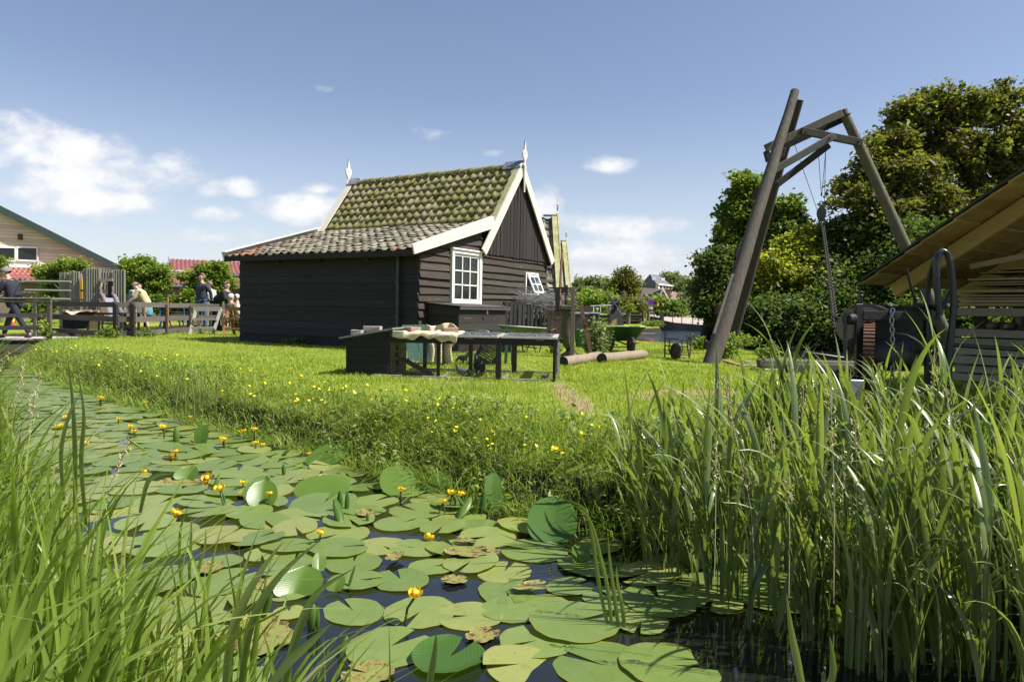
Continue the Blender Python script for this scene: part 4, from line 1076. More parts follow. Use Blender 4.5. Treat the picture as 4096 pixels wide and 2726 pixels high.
# --- yard objects to the right of the house
class Th:
 "a thing built from world coordinates; parts are moved into its frame"
 def __init__(s, name, label, cat, loc, group=None):
  s.o = thing(name, label, cat, tuple(loc), 0, group); s.inv = Matrix.Translation(-Vector(loc))
 def part(s, m, name, mat, parent=None):
  m.xform(s.inv); return m.build(name, mat, parent or s.o)
def slot(F4): return F4
def log(a, b, r, label, seed):
 rng = random.Random(seed); a = Vector(a); b = Vector(b); n = 9
 T = thing('log', label, 'log', tuple(a), 0, 'round logs lying on the lawn')
 m = MB(); pts = []; rad = []
 for i in range(n + 1):
  t = i / n; pts.append((b - a) * t + Vector((rng.uniform(-.006, .006), 0, rng.uniform(-.006, .006)))); rad.append(r * (1 - .06 * t) * rng.uniform(.97, 1.03))
 m.tube(pts, rad, 18, caps=False); m.build('bark', M_LOG, T)
 d = (b - a).normalized()
 m = MB(); m.lathe(tuple(-d * .002), [(r * .98, 0), (r * .5, -.004), (.001, -.006)], 18, tuple(d), caps=False); m.build('end_face', M_LOGEND, T)
 m = MB(); m.lathe(tuple(b - a + d * .002), [(r * .90, 0), (.001, .004)], 18, tuple(d), caps=False); m.build('end_face', M_LOGEND, T)
p = PZ(2252, 1468, .4); q = PZ(2395, 1440, .4); log((p[0], p[1], .475), (q[0], q[1], .475), .088, 'left round log lying on the lawn, its dark end near the run', 1)
p = PZ(2406, 1452, .4); q = PZ(2571, 1432, .4); log((p[0], p[1], .475), (q[0] + .02, q[1], .475), .095, 'right round log lying on the lawn in front of the green wheelbarrow', 2)
def sawn(a, b, r, label, name='timber', group='old timbers lying by the canal'):
 m = MB(); m.beam(a, b, r * 2, r * 1.7, jit=.008, bev=.02); c = (Vector(a) + Vector(b)) / 2
 m.xform(Matrix.Translation(-c)); o = m.build(name, M_GREENPOLE if r < .08 else M_OLDPOST); o.location = c; tag(o, label, 'timber', group)
def gz(x, y, z=.4): return Vector(PZ(x, y, z))
a = gz(3052, 1488); b = gz(3520, 1494); sawn(a + Vector((0, .25, .12)), b + Vector((0, .2, .11)), .075, 'long grey round timber at the back of the pile by the canal')
a = gz(3150, 1497); b = gz(3480, 1502); sawn(a + Vector((0, 0, .08)), b + Vector((0, 0, .08)), .10, 'thick dark timber at the front of the pile by the canal')
for k, ((x0, y0), (x1, y1), w) in enumerate((((2893, 1446), (2965, 1468), .09), ((2965, 1468), (3035, 1469), .09), ((2976, 1450), (3003, 1454), .08), ((3060, 1486), (3150, 1489), .16))):
 a = gz(x0, y0) + Vector((0, 0, .03)); b = gz(x1, y1) + Vector((0, 0, .03)); m = MB(); m.beam(a, b, w, .022); c = (a + b) / 2; m.xform(Matrix.Translation(-c))
 o = m.build('offcut', mat_plain('reddish_offcut', (.26, .15, .10), .85, c2=(.16, .10, .07)) if k in (0,) else M_GREYWOOD); o.location = c
 tag(o, ['reddish thin board lying nearest the crane foot', 'bent grey board lying on the grass before the timbers', 'short dark board on the grass behind the bent board', 'wide grey board lying at the left end of the timbers'][k], 'board', 'loose boards on the grass by the canal')
# --- wheelbarrows
def wheel(m_t, m_r, c, r, w, ax, n=24):
 ax = Vector(ax).normalized(); c = Vector(c)
 m_t.lathe(c, [(r * .68, -w * .42), (r * .86, -w * .5), (r * .98, -w * .3), (r, 0), (r * .98, w * .3), (r * .86, w * .5), (r * .68, w * .42)], n, ax, caps=False)
 m_r.lathe(c, [(.02, -w * .45), (.035, -w * .2), (r * .60, -w * .15), (r * .70, -w * .4), (r * .70, w * .4), (r * .60, w * .15), (.035, w * .2), (.02, w * .45)], n, ax)
def wheelbarrow(loc, rz, label, tubmat, rimmat, framemat, sc=1.0, tub=True, grp='wheelbarrows in the yard'):
 T = thing('wheelbarrow', label, 'wheelbarrow', loc, rz, grp); T.scale = (sc, sc, sc)
 if tub:
  n = 28; rings = []
  def ring(hw, y0, y1, z, ex=4.0, tilt=0.0):
   out = []; cy_ = (y0 + y1) / 2; ry = (y1 - y0) / 2
   for k in range(n):
    a = 2 * pi * k / n; ca, sa = cos(a), sin(a)
    x = math.copysign(abs(ca) ** (2 / ex), ca) * hw; y = cy_ + math.copysign(abs(sa) ** (2 / ex), sa) * ry
    out.append((x, y, z + tilt * (y - cy_)))
   return out
  R_ = [ring(.17, -.10, .30, .235, 4), ring(.235, -.22, .34, .31, 4, -.02), ring(.335, -.44, .42, .50, 4, -.05), ring(.345, -.455, .43, .505, 4, -.05), ring(.325, -.43, .41, .495, 4, -.05), ring(.225, -.20, .33, .32, 4, -.02), ring(.16, -.09, .29, .245, 4)]
  vs = [p for r in R_ for p in r]; fs = []
  for i in range(len(R_) - 1):
   for k in range(n): k2 = (k + 1) % n; fs.append((i * n + k, i * n + k2, (i + 1) * n + k2, (i + 1) * n + k))
  fs.append(tuple(range(n))[::-1]); fs.append(tuple(range((len(R_) - 1) * n, len(R_) * n)))
  m = MB(); m.add(vs, fs, .5, True); m.build('tub', tubmat, T)
  m = MB(); rr = ring(.345, -.455, .43, .508, 4, -.05); m.tube(rr + rr[:1], .011, 8, caps=False); m.build('rim', rimmat, T)
 mt = MB(); mr = MB(); wheel(mt, mr, (0, -.36, .17), .17, .085, (1, 0, 0))
 w = mt.build('wheel', M_RUBBER, T); mr.build('wheel_rim', M_RUST, w)
 for s in (-1, 1):
  m = MB(); m.tube([(s * .05, -.50, .21), (s * .07, -.36, .17), (s * .16, -.10, .225), (s * .25, .35, .26), (s * .29, .80, .42)], .015, 8); m.build('handle', framemat, T)
  m = MB(); m.tube([(s * .27, .80, .415), (s * .292, .82, .42), (s * .31, .95, .46)], .019, 8); m.build('grip', M_RUBBER, T)
  m = MB(); m.tube([(s * .22, .10, .24), (s * .25, .16, .02), (s * .255, .20, .01), (s * .25, .24, .02), (s * .23, .34, .26)], .012, 8); m.build('leg', framemat, T)
 m = MB(); m.tube([(-.25, .20, .10), (.25, .20, .10)], .010, 8); m.build('stretcher', framemat, T)
 m = MB(); m.tube([(-.10, -.53, .22), (.10, -.53, .22)], .012, 8); m.build('front_bar', framemat, T)
 return T
p = PZ(2508, 1412, .4); wheelbarrow((p[0], p[1] + .25, .40), radians(8), 'green wheelbarrow with a pale rim standing behind the logs', M_GREENTUB, M_RIM, M_RUST, 1.08)
p = PZ(2085, 1412, .4); wheelbarrow((p[0] + .02, p[1] + .2, .40), radians(-62), 'worn olive wheelbarrow standing in front of the black pallets', M_OLIVETUB, M_RIM, M_IRON, 1.05)
def build_frame_cart():
 Y0 = 13.35; o = PZ(2705, 1438, .4); T = Th('barrow_frame', 'rusty wheelbarrow frame without its tub, wheel facing the lawn', 'wheelbarrow', o, 'wheelbarrows in the yard')
 P = lambda x, y, d=0.0: at(x, y, Y0 + d)
 for pts, r in (([P(2659, 1428, .1), P(2660, 1352, .1), P(2661, 1333, .12), P(2664, 1331, .3)], .014), ([P(2758, 1434, .1), P(2768, 1340, .1), P(2771, 1335, .12), P(2773, 1345, .3)], .014),
                   ([P(2748, 1345, .0), P(2752, 1400, .0), P(2757, 1432, .05)], .013)):
  m = MB(); m.tube(pts, r, 8); T.part(m, 'leg', M_RUST)
 for pts in ([P(2661, 1352), P(2748, 1360)], [P(2661, 1382), P(2755, 1388)], [P(2659, 1413), P(2755, 1420)]):
  m = MB(); m.tube(pts, .010, 8); T.part(m, 'cross_bar', M_RUST)
 for s, x in ((1, 2676), (-1, 2730)):
  m = MB(); m.tube([P(x, 1355), P(x + 3 * s, 1375), P(x - 1 * s, 1395), P(x + 4 * s, 1410), P(x + 9 * s, 1414)], .012, 8); T.part(m, 'bracket', M_RUST)
 m = MB(); m.tube([P(2748, 1368, .1), P(2768, 1388, .1)], .010, 8); T.part(m, 'brace', M_RUST)
 mt = MB(); mr = MB(); c = P(2703, 1406, -.06); wheel(mt, mr, c, .165, .10, (1, .25, 0)); w = T.part(mt, 'wheel', M_RUBBER); T.part(mr, 'wheel_rim', M_RUST, w)
build_frame_cart()
def build_hand_truck():
 Y0 = 15.2; T = Th('hand_truck', 'rusty hand truck with one grey tyre behind the green wheelbarrow', 'hand truck', PZ(2430, 1404, .4))
 P = lambda x, y, d=0.0: at(x, y, Y0 + d)
 mt = MB(); mr = MB(); wheel(mt, mr, P(2433, 1372), .165, .09, (.75, .66, 0)); w = T.part(mt, 'wheel', mat_plain('grey_tyre', (.10, .10, .098), .8, c2=(.05, .05, .05))); T.part(mr, 'wheel_rim', M_RUST, w)
 m = MB(); m.tube([P(2417, 1398, .05), P(2422, 1350, .05), P(2427, 1312, .05), P(2431, 1306, .05), P(2442, 1309, .05)], .015, 8); T.part(m, 'handle', M_RUST)
 m = MB(); m.tube([P(2394, 1331, .1), P(2425, 1338, .05), P(2452, 1340, 0)], .014, 8); T.part(m, 'frame', M_RUST)
 m = MB(); m.tube([P(2418, 1355, .0), P(2455, 1375, 0), P(2470, 1380, 0)], .011, 8); T.part(m, 'axle', M_RUST)
build_hand_truck()
# --- old iron press with its wooden post
def build_press():
 Y0 = 13.1; T = Th('iron_press', 'old mossy cast iron press with a heavy flared foot beside a wooden post', 'machine', PZ(2280, 1425, .4))
 P = lambda x, y, d=0.0: at(x, y, Y0 + .25 + d)
 mi = mat_plain('mossy_iron', (.05, .048, .03), .8, c2=(.09, .085, .03), scale=8, bump=.4)
 my = mat_plain('yellow_green_iron', (.16, .16, .04), .8, c2=(.09, .09, .03), scale=10, bump=.3)
 m = MB(); m.tube([P(2284, 1262), P(2270, 1290), P(2266, 1330), P(2270, 1370), P(2280, 1392)], [(.16, .10), (.11, .10), (.12, .11), (.10, .10), (.08, .08)], 14); T.part(m, 'column', mi)
 m = MB(); m.lathe(P(2282, 1422), [(.20, 0), (.19, .02), (.10, .08), (.065, .16), (.055, .26)], 20, (0, 0, 1)); T.part(m, 'foot', M_IRON)
 m = MB(); m.tube([P(2218, 1258), P(2240, 1248), P(2262, 1250), P(2290, 1252)], [.03, .06, .075, .07], 12); T.part(m, 'spindle_head', mi)
 m = MB(); m.box(P(2264, 1230), (.24, .18, .10), None, .5, bev=.02); T.part(m, 'motor', mi)
 m = MB(); m.box(P(2277, 1208), (.11, .14, .12), None, .5, bev=.02); T.part(m, 'pulley_guard', my)
 m = MB(); m.box(P(2268, 1192), (.04, .06, .10)); T.part(m, 'bracket', my)
 m = MB(); m.tube([P(2250, 1166), P(2250, 1218)], .014, 8); T.part(m, 'screw', mat_plain('pale_rod', (.38, .30, .2), .6))
 m = MB(); m.box(P(2251, 1160), (.06, .06, .12)); T.part(m, 'coupling', M_IRON)
 m = MB(); m.lathe(P(2237, 1363), [(.05, -.02), (.05, .02)], 14, (0, 1, 0)); T.part(m, 'hand_wheel', M_IRON)
 m = MB(); m.beam(P(2266, 1140, .1), P(2264, 1262, .1), .05, .05, up=(0, 1, 0)); T.part(m, 'guide', M_IRON)
build_press()
def single(name, m, mat, label, cat, group=None):
 vs = np.array(m.v); c = Vector(((vs[:, 0].min() + vs[:, 0].max()) / 2, (vs[:, 1].min() + vs[:, 1].max()) / 2, vs[:, 2].min()))
 m.xform(Matrix.Translation(-c)); o = m.build(name, mat); o.location = c; return tag(o, label, cat, group)
m = MB(); m.beam(at(2292, 1153, 13.1), at(2289, 1432, 13.1), .075, .06, up=(0, 1, 0), bev=.004); single('wooden_post', m, mat_wood('press_post', (.10, .08, .062), (.21, .17, .135), (8, 8, .5), .85, bump=.5), 'upright weathered square post in front of the iron press', 'post')
m = MB(); m.beam(at(2323, 1222, 13.0), at(2366, 1424, 12.9), .07, .03, up=(0, 1, 0)); m.beam(at(2318, 1188, 13.02), at(2326, 1224, 13.0), .03, .02, up=(0, 1, 0)); m.box(at(2342, 1290, 12.95), (.09, .05, .10), RY(.2))
single('iron_bar', m, M_RUST, 'rusty flat iron bar leaning beside the wooden post', 'iron bar')
m = MB(); m.tube([at(2250, 999, 15.6), at(2243, 1090, 15.3), at(2238, 1262, 14.9)], [.022, .026, .03], 8); single('iron_rod', m, M_RUST, 'tall rusty rod standing up in front of the tiled roofs', 'iron bar')
m = MB(); m.beam(at(2229, 1152, 15.0), at(2231, 1262, 15.0), .10, .06, up=(0, 1, 0)); m.beam(at(2196, 1151, 15.0), at(2290, 1152, 15.0), .03, .03); single('dark_post', m, M_DARKWOOD, 'dark heavy post behind the iron press under the tall rod', 'post')
def wheelie(loc, rz, label, body, lid, emblem=False):
 T = thing('wheelie_bin', label, 'bin', loc, rz, 'bins behind the iron press')
 m = MB(); H = .80; vs = []
 for z, w, d in ((.05, .20, .22), (H - .06, .26, .29), (H - .05, .275, .305), (H, .275, .305)):
  for (sx, sy) in ((-1, -1), (1, -1), (1, 1), (-1, 1)): vs.append((sx * w, sy * d, z))
 fs = [(3, 2, 1, 0)] + [(i * 4 + k, i * 4 + (k + 1) % 4, (i + 1) * 4 + (k + 1) % 4, (i + 1) * 4 + k) for i in range(3) for k in range(4)] + [(12, 13, 14, 15)]
 m.add(vs, fs, .5); m.build('body', body, T)
 m = MB(); m.prism([(-.285, -.32, H), (-.285, .33, H), (-.285, .33, H + .07), (-.285, 0, H + .075), (-.285, -.32, H + .03)], (.57, 0, 0)); m.tube([(-.25, .36, H + .04), (.25, .36, H + .04)], .018, 8); m.build('lid', lid, T)
 for s in (-1, 1):
  m = MB(); m.lathe((s * .24, .20, .10), [(.10, -.025), (.10, .025)], 16, (1, 0, 0)); m.build('wheel', M_RUBBER, T)
 if emblem:
  m = MB(); m.tube([(.055 * cos(a), -.262 - .0, .47 + .055 * sin(a)) for a in np.linspace(0, 2 * pi, 7)], .007, 6, caps=False); m.build('emblem', mat_plain('emblem_blue', (.22, .30, .36), .6), T)
 return T
mb1 = mat_plain('bin_grey', (.045, .05, .048), .5, c2=(.06, .065, .06), scale=4, bump=.05)
p = PY(2320, 1330, 28.0); wheelie((p[0], p[1], .36), .15, 'dark grey wheeled bin with a round emblem behind the leaning bar', mb1, M_GALV, True)
p = PY(2370, 1330, 29.0); wheelie((p[0], p[1], .36), -.2, 'dark wheeled bin with a grey lid right of the leaning bar', mb1, mat_plain('bin_lid', (.12, .125, .125), .3, c2=(.2, .21, .22)))
p = PZ(2323, 1388, .4); m = MB(); m.lathe((0, 0, 0), [(.12, 0), (.15, .20), (.155, .40), (.165, .41), (.165, .43), (.15, .43), (.145, .3)], 20); o = m.build('green_tub', mat_plain('green_plastic', (.02, .12, .05), .4, c2=(.03, .09, .04))); o.location = p; tag(o, 'round green plastic tub standing behind the leaning bar', 'tub')
# --- the timber crane
def build_crane():
 A0 = gz(2834, 1455); T = Th('timber_crane', 'tall weathered three legged timber crane leaning over the lawn', 'crane', A0)
 rng = random.Random(9)
 def pole(a, b, ra, rb, mat, name='leg', n=14):
  m = MB(); pts = []; rad = []
  for i in range(11):
   t = i / 10; pts.append(a.lerp(b, t) + Vector((rng.uniform(-.008, .008), rng.uniform(-.008, .008), 0))); rad.append((ra + (rb - ra) * t) * rng.uniform(.97, 1.03))
  m.tube(pts, rad, n); return T.part(m, name, mat)
 A0 = A0 + Vector((0, 0, -.15)); A1 = at(3180, 366, 14.4)
 pole(A0, A1, .150, .088, M_OLDPOST)
 m = MB(); d = (A1 - A0).normalized(); q0 = A0 + d * .75 + Vector((-.10, -.05, 0)); q1 = A0 + d * 2.0 + Vector((-.09, -.04, 0)); m.beam(q0, q1, .12, .07, up=(1, -.3, 0), jit=.004); T.part(m, 'side_plank', M_OLDPOST)
 B0 = gz(2906, 1402) + Vector((0, 0, -.15)); B1 = at(3196, 400, 14.75)
 pole(B0, B1, .135, .085, mat_wood('dark_crane_timber', (.035, .028, .024), (.085, .066, .055), (7, 7, .5), .85, streak=(.12, .07, .05), bump=.8, scale=3))
 C1 = at(3371, 440, 14.5); C0 = at(3834, 1447, 14.5)
 pole(C0, C1, .125, .095, M_GREENPOLE)
 for k in range(11):   # climbing pegs seen as small notches
  q = C1.lerp(C0, .18 + k * .04)
 def beam(a, b, w, h, name, mat=M_OLDPOST, dd=0.0):
  m = MB(); m.beam(at(a[0], a[1], 14.45 + dd), at(b[0], b[1], 14.45 + dd), w, h, bev=.012, jit=.004); return T.part(m, name, mat)
 beam((3062, 594), (3368, 452), .07, .16, 'head_beam', dd=-.14)
 beam((3085, 605), (3388, 466), .07, .17, 'head_beam', M_DARKTIMB, .16)
 beam((3204, 523), (3450, 572), .08, .15, 'cross_beam', dd=-.20)
 beam((3078, 692), (3338, 543), .075, .14, 'brace', M_OLDPOST2, -.26)
 beam((3108, 738), (3316, 580), .075, .14, 'brace', M_DARKTIMB, .2)
 for (x, y, w, h, a, dd) in ((3070, 625, .10, .22, -.3, -.05), (3129, 617, .08, .24, .25, .1), (3026, 774, .09, .22, .25, -.1), (2950, 1008, .09, .2, .2, -.1), (2876, 1236, .13, .20, .15, -.9), (2828, 1380, .10, .16, .2, -1.5), (3155, 418, .05, .05, 0, -.1)):
  m = MB(); m.box(at(x, y, 14.4 + dd), (w, .12, h), RY(a), None, .003, bev=.01); T.part(m, 'wedge_block', M_DARKTIMB)
 for (x, y) in ((3384, 462), (3366, 444)):
  m = MB(); m.lathe(at(x, y, 14.5), [(.102, -.012), (.106, 0), (.102, .012)], 16, tuple((C1 - C0).normalized())); T.part(m, 'iron_band', M_IRON)
 for (x, y, yy) in ((3436, 566, -.27), (3225, 529, -.27), (3320, 553, -.32), (3092, 684, -.32)):
  m = MB(); m.lathe(at(x, y, 14.45 + yy), [(.018, -.03), (.018, 0), (.010, .01)], 8, (0, -1, 0)); T.part(m, 'bolt', M_IRON)
 m = MB(); m.tube([at(2903, 1310, 13.0), at(2908, 1320, 12.95), at(2905, 1335, 13.0)], .012, 6); T.part(m, 'hook', M_IRON)
 K = 14.3
 for a, b in (((3270, 560), (3285, 776)), ((3311, 515), (3288, 768)), ((3303, 585), (3297, 850)), ((3179, 580), (3272, 850))):
  m = MB(); m.tube([at(*a, K), at(*b, K)], .006, 6); T.part(m, 'cable', M_IRON)
 m = MB(); c = at(3286, 778, K); m.tube([at(3287, 770, K), at(3285, 784, K)], .016, 8); T.part(m, 'cable_clip', M_IRON)
 m = MB(); pts = [at(3280, 822, K), at(3280, 808, K), at(3285, 804, K), at(3290, 808, K), at(3290, 822, K)]; m.tube(pts, .011, 8); m.tube([at(3273, 822, K), at(3297, 822, K)], .013, 8); T.part(m, 'shackle', M_IRON)
 m = MB(); c = at(3286, 853, K); prof = [(-.02, 30), (-.075, 14), (-.09, 0), (-.07, -16), (-.03, -32), (.03, -32), (.07, -16), (.09, 0), (.075, 14), (.02, 30)]
 m.prism([c + Vector((x, -.035, z / 2782 * K)) for x, z in prof], (0, .07, 0)); T.part(m, 'pulley_block', M_IRON)
 m = MB(); m.tube([at(3288, 870, K), at(3290, 878, K), at(3297, 886, K), at(3296, 896, K), at(3288, 900, K), at(3279, 897, K), at(3278, 890, K)], [.014, .015, .02, .02, .018, .014, .006], 8); T.part(m, 'lifting_hook', M_IRON)
M_DARKTIMB = mat_wood('dark_beam', (.018, .017, .016), (.055, .05, .045), (3, 3, 3), .85, bump=.6)
M_OLDPOST2 = mat_wood('grey_beam', (.075, .068, .062), (.17, .155, .14), (1, 5, 5), .85, bump=.6)
build_crane()
def chain(name, pts, link, wire, mat, label, cat, sag=0):
 "links along a polyline; one mesh, every link interlocking with the next"
 P = [Vector(p) for p in pts]; m = MB(); seg = []; tot = 0
 for a, b in zip(P[:-1], P[1:]): seg.append((tot, (b - a).length)); tot += (b - a).length
 n = max(2, int(tot / (link * (1.0 if link > .08 else .84)))); 
 def pos(s):
  for (s0, l), a, b in zip(seg, P[:-1], P[1:]):
   if s <= s0 + l + 1e-6: return a.lerp(b, (s - s0) / l), (b - a).normalized()
  return P[-1], (P[-1] - P[-2]).normalized()
 for i in range(n):
  c, t = pos(tot * (i + .5) / n); L_ = link * (1)
  sd_ = t.cross(Vector((0, 1, 0))).normalized(); fr = t.cross(sd_).normalized()
  x = sd_ if i % 2 == 0 else fr
  if i % 2 == 0: x = (sd_ + fr * .3).normalized()
  w = L_ * .30; h = L_ * .5 - w
  ring = [c + t * (h + w * sin(a)) + x * w * cos(a) for a in np.linspace(0, pi, 7)] + [c + t * (-h - w * sin(a)) - x * w * cos(a) for a in np.linspace(0, pi, 7)]
  m.tube(ring + ring[:1], wire, 6, caps=False, rnd=.5)
 return single(name, m, mat, label, cat)
def dm(x, y, t): return at(x, y, 14.3 + (7.0 - 14.3) * t)
M_CHAIN = mat_plain('chain_iron', (.02, .017, .015), .6, metal=.1, c2=(.05, .03, .022), scale=20)
chain('chain', [dm(3291, 902, 0), dm(3307, 1016, .28), dm(3317, 1090, .46), dm(3326, 1165, .62), dm(3342, 1300, .9), dm(3352, 1325, .94), dm(3378, 1345, .97), dm(3412, 1410, 1.0)], .10, .0085, M_CHAIN, 'long iron chain running from the crane hook down to the winch', 'chain')
# --- the winch in the reeds
def build_winch():
 W = 7.0; T = Th('winch', 'black iron hand winch with crank, toothed wheel and wire drum among the reeds', 'winch', Vector(at(3560, 1600, W)) * 1.0)
 P = lambda x, y, d=0.0: at(x, y, W + d)
 mk = lambda: MB()
 for (x0, x1, d) in ((3421, 3449, -.10), (3700, 3722, -.10)):
  m = mk(); m.beam(P((x0 + x1) / 2, 1215, d), P((x0 + x1) / 2, 1640, d), px(x1 - x0, W), .05, up=(0, 1, 0), bev=.004); T.part(m, 'upright', M_IRONBLUE)
 m = mk(); m.tube([P(3445, 1182, -.08), P(3445, 1215, -.08)], .016, 10); m.ball(P(3445, 1184, -.08), .02); T.part(m, 'pin', M_IRONBLUE)
 m = mk(); m.box(P(3579, 1262, -.10), (px(258, W), .06, px(35, W)), None, .5, bev=.004); T.part(m, 'top_beam', M_DARKTIMB)
 m = mk(); c = P(3472, 1420, .0); ax = Vector((1, -.50, 0)).normalized(); R0 = .325
 m.lathe(c, [(R0, -.042), (R0, .042)], 48, ax)
 for k in range(52):
  a = 2 * pi * k / 52; x = ax.cross(Vector((0, 0, 1))).normalized(); d = x * cos(a) + Vector((0, 0, 1)) * sin(a)
  m.box(c + d * (R0 + .012), (.10, .022, .03), Matrix((ax, ax.cross(d), d)).transposed(), .9)
 T.part(m, 'toothed_wheel', M_RUST)
 m = mk(); pts = [(3345, 1322), (3350, 1290), (3372, 1252), (3408, 1222), (3455, 1211), (3500, 1218), (3555, 1240)]; n = len(pts)
 vs = [P(x, y, -.02) for x, y in pts] + [P(x + 26, y + 5, .42) for x, y in pts]; m.add(vs, [(i, i + 1, n + i + 1, n + i) for i in range(n - 1)], .5, True)
 lo = [(3345, 1322), (3352, 1345), (3412, 1402), (3440, 1400)]
 T.part(m, 'guard', mat_plain('green_black_iron', (.035, .05, .042), .45, metal=.3, c2=(.10, .12, .09), scale=7, bump=.3))
 m = mk(); fa = [P(x, y, -.015) for x, y in pts] + [P(3555, 1262, -.015), P(3430, 1262, -.015), P(3416, 1402, -.015), P(3360, 1350, -.015)]
 m.prism(fa, (0, .02, 0)); T.part(m, 'guard_side', mat_plain('worn_guard', (.055, .052, .045), .6, c2=(.08, .065, .05), scale=6, bump=.3))
 m = mk(); m.beam(P(3381, 1256, -.22), P(3381, 1436, -.22), .034, .022, up=(0, 1, 0), bev=.004); T.part(m, 'crank_arm', M_IRONBLUE)
 m = mk(); m.tube([P(3222, 1410, -.24), P(3226, 1410, -.24), P(3345, 1428, -.24), P(3372, 1432, -.23)], [.014, .017, .017, .02], 12); m.ball(P(3222, 1410, -.24), .019); T.part(m, 'crank_handle', M_IRONBLUE)
 m = mk(); m.lathe(P(3395, 1275, -.2), [(.055, -.03), (.055, .06)], 16, (1, .5, 0)); m.box(P(3391, 1257, -.22), (.05, .04, .03)); T.part(m, 'crank_hub', M_IRON)
 m = mk(); c0 = P(3495, 1422, .05); c1 = P(3650, 1424, -.14); ax = (c1 - c0).normalized(); L_ = (c1 - c0).length; prof = []
 k = 26
 for i in range(k): prof += [(.145, L_ * i / k), (.157, L_ * (i + .5) / k)]
 prof.append((.145, L_)); m.lathe(c0, prof, 26, ax); T.part(m, 'wire_drum', mat_plain('wire_rope', (.07, .068, .065), .5, metal=.5, c2=(.13, .125, .12), scale=30))
 for c in (c0, c1):
  m = mk(); m.lathe(c, [(.20, -.012), (.20, .012)], 28, ax); T.part(m, 'drum_flange', M_IRON)
 m = mk(); m.tube([P(3658, 1232, -.1), P(3660, 1200, -.1), P(3648, 1160, -.1), P(3630, 1090, -.1), P(3626, 1076, -.1)], [.018, .016, .014, .014, .014], 10); T.part(m, 'brake_lever', M_IRON)
 m = mk(); m.tube([P(3655, 1238, -.1), P(3680, 1222, -.1), P(3720, 1228, -.12), P(3752, 1222, -.12)], .016, 8); T.part(m, 'linkage', M_IRON)
 for x, y in ((3676, 1222), (3697, 1226), (3735, 1228), (3750, 1235)):
  m = mk(); m.lathe(P(x, y, -.14), [(.024, -.03), (.024, .03)], 8, (1, 0, 0)); T.part(m, 'nut', M_IRON)
 m = mk(); m.tube([P(3758, 1262, -.25), P(3748, 1130, -.25), P(3745, 1060, -.25), P(3752, 1020, -.25), P(3770, 1003, -.25), P(3788, 1012, -.25), P(3800, 1050, -.25), P(3810, 1120, -.25), P(3815, 1200, -.25), P(3810, 1290, -.25), P(3798, 1390, -.25), P(3790, 1640, -.25)], .031, 16)
 T.part(m, 'curved_pipe', M_PIPE)
 m = mk(); m.tube([P(3712, 1262, .15), P(3710, 1180, .15), P(3720, 1100, .12), P(3738, 1040, .0), P(3758, 1010, -.15)], .026, 14); T.part(m, 'curved_pipe', M_PIPE)
 m = mk(); m.tube([P(3806, 1160, -.1), P(3790, 1190, -.1), P(3760, 1240, -.1), P(3745, 1275, -.1)], .022, 12); T.part(m, 'curved_pipe', M_PIPE)
 m = mk(); m.box(P(3590, 1310, .25), (.5, .03, .45)); T.part(m, 'back_plate', M_IRON)
 m = mk(); m.lathe(P(3372, 1520, .0), [(.11, -.05), (.11, .05)], 24, (1, .4, 0)); T.part(m, 'roller', M_IRON)
 m = mk(); m.box(P(3412, 1556, -.25), (px(60, W), .12, px(78, W)), None, .5, bev=.006); T.part(m, 'foot_plate', M_GALV)
 m = mk(); m.box(P(3600, 1640, .1), (.9, .3, .10)); T.part(m, 'base_beam', M_DARKTIMB)
M_PIPE = mat_plain('blue_black_pipe', (.012, .015, .026), .3, metal=.0, c2=(.028, .03, .032), scale=20, bump=.25, spec=.45)
build_winch()
def P7(x, y, d=0.0): return at(x, y, 7.0 + d)
chain('chain', [P7(3572, 1234, -.14), P7(3566, 1262, -.15), P7(3571, 1400, -.15), P7(3569, 1520, -.15)], .055, .0085, M_GALV, 'short rusty grey chain hanging from the top beam of the winch', 'chain')
m = MB(); m.beam(at(3510, 1588, 5.3), at(3512, 1760, 5.3), .115, .11, up=(0, 1, 0), bev=.01, jit=.004); single('mooring_stump', m, M_FENCEPOST, 'square wooden stump standing in the reeds before the winch', 'post')
m = MB(); m.tube([at(3819, 1380, 6.4), at(4200, 1404, 5.6)], .020, 12); single('iron_pipe', m, M_PIPE, 'long bluish iron pipe lying level in front of the plank stack', 'pipe')
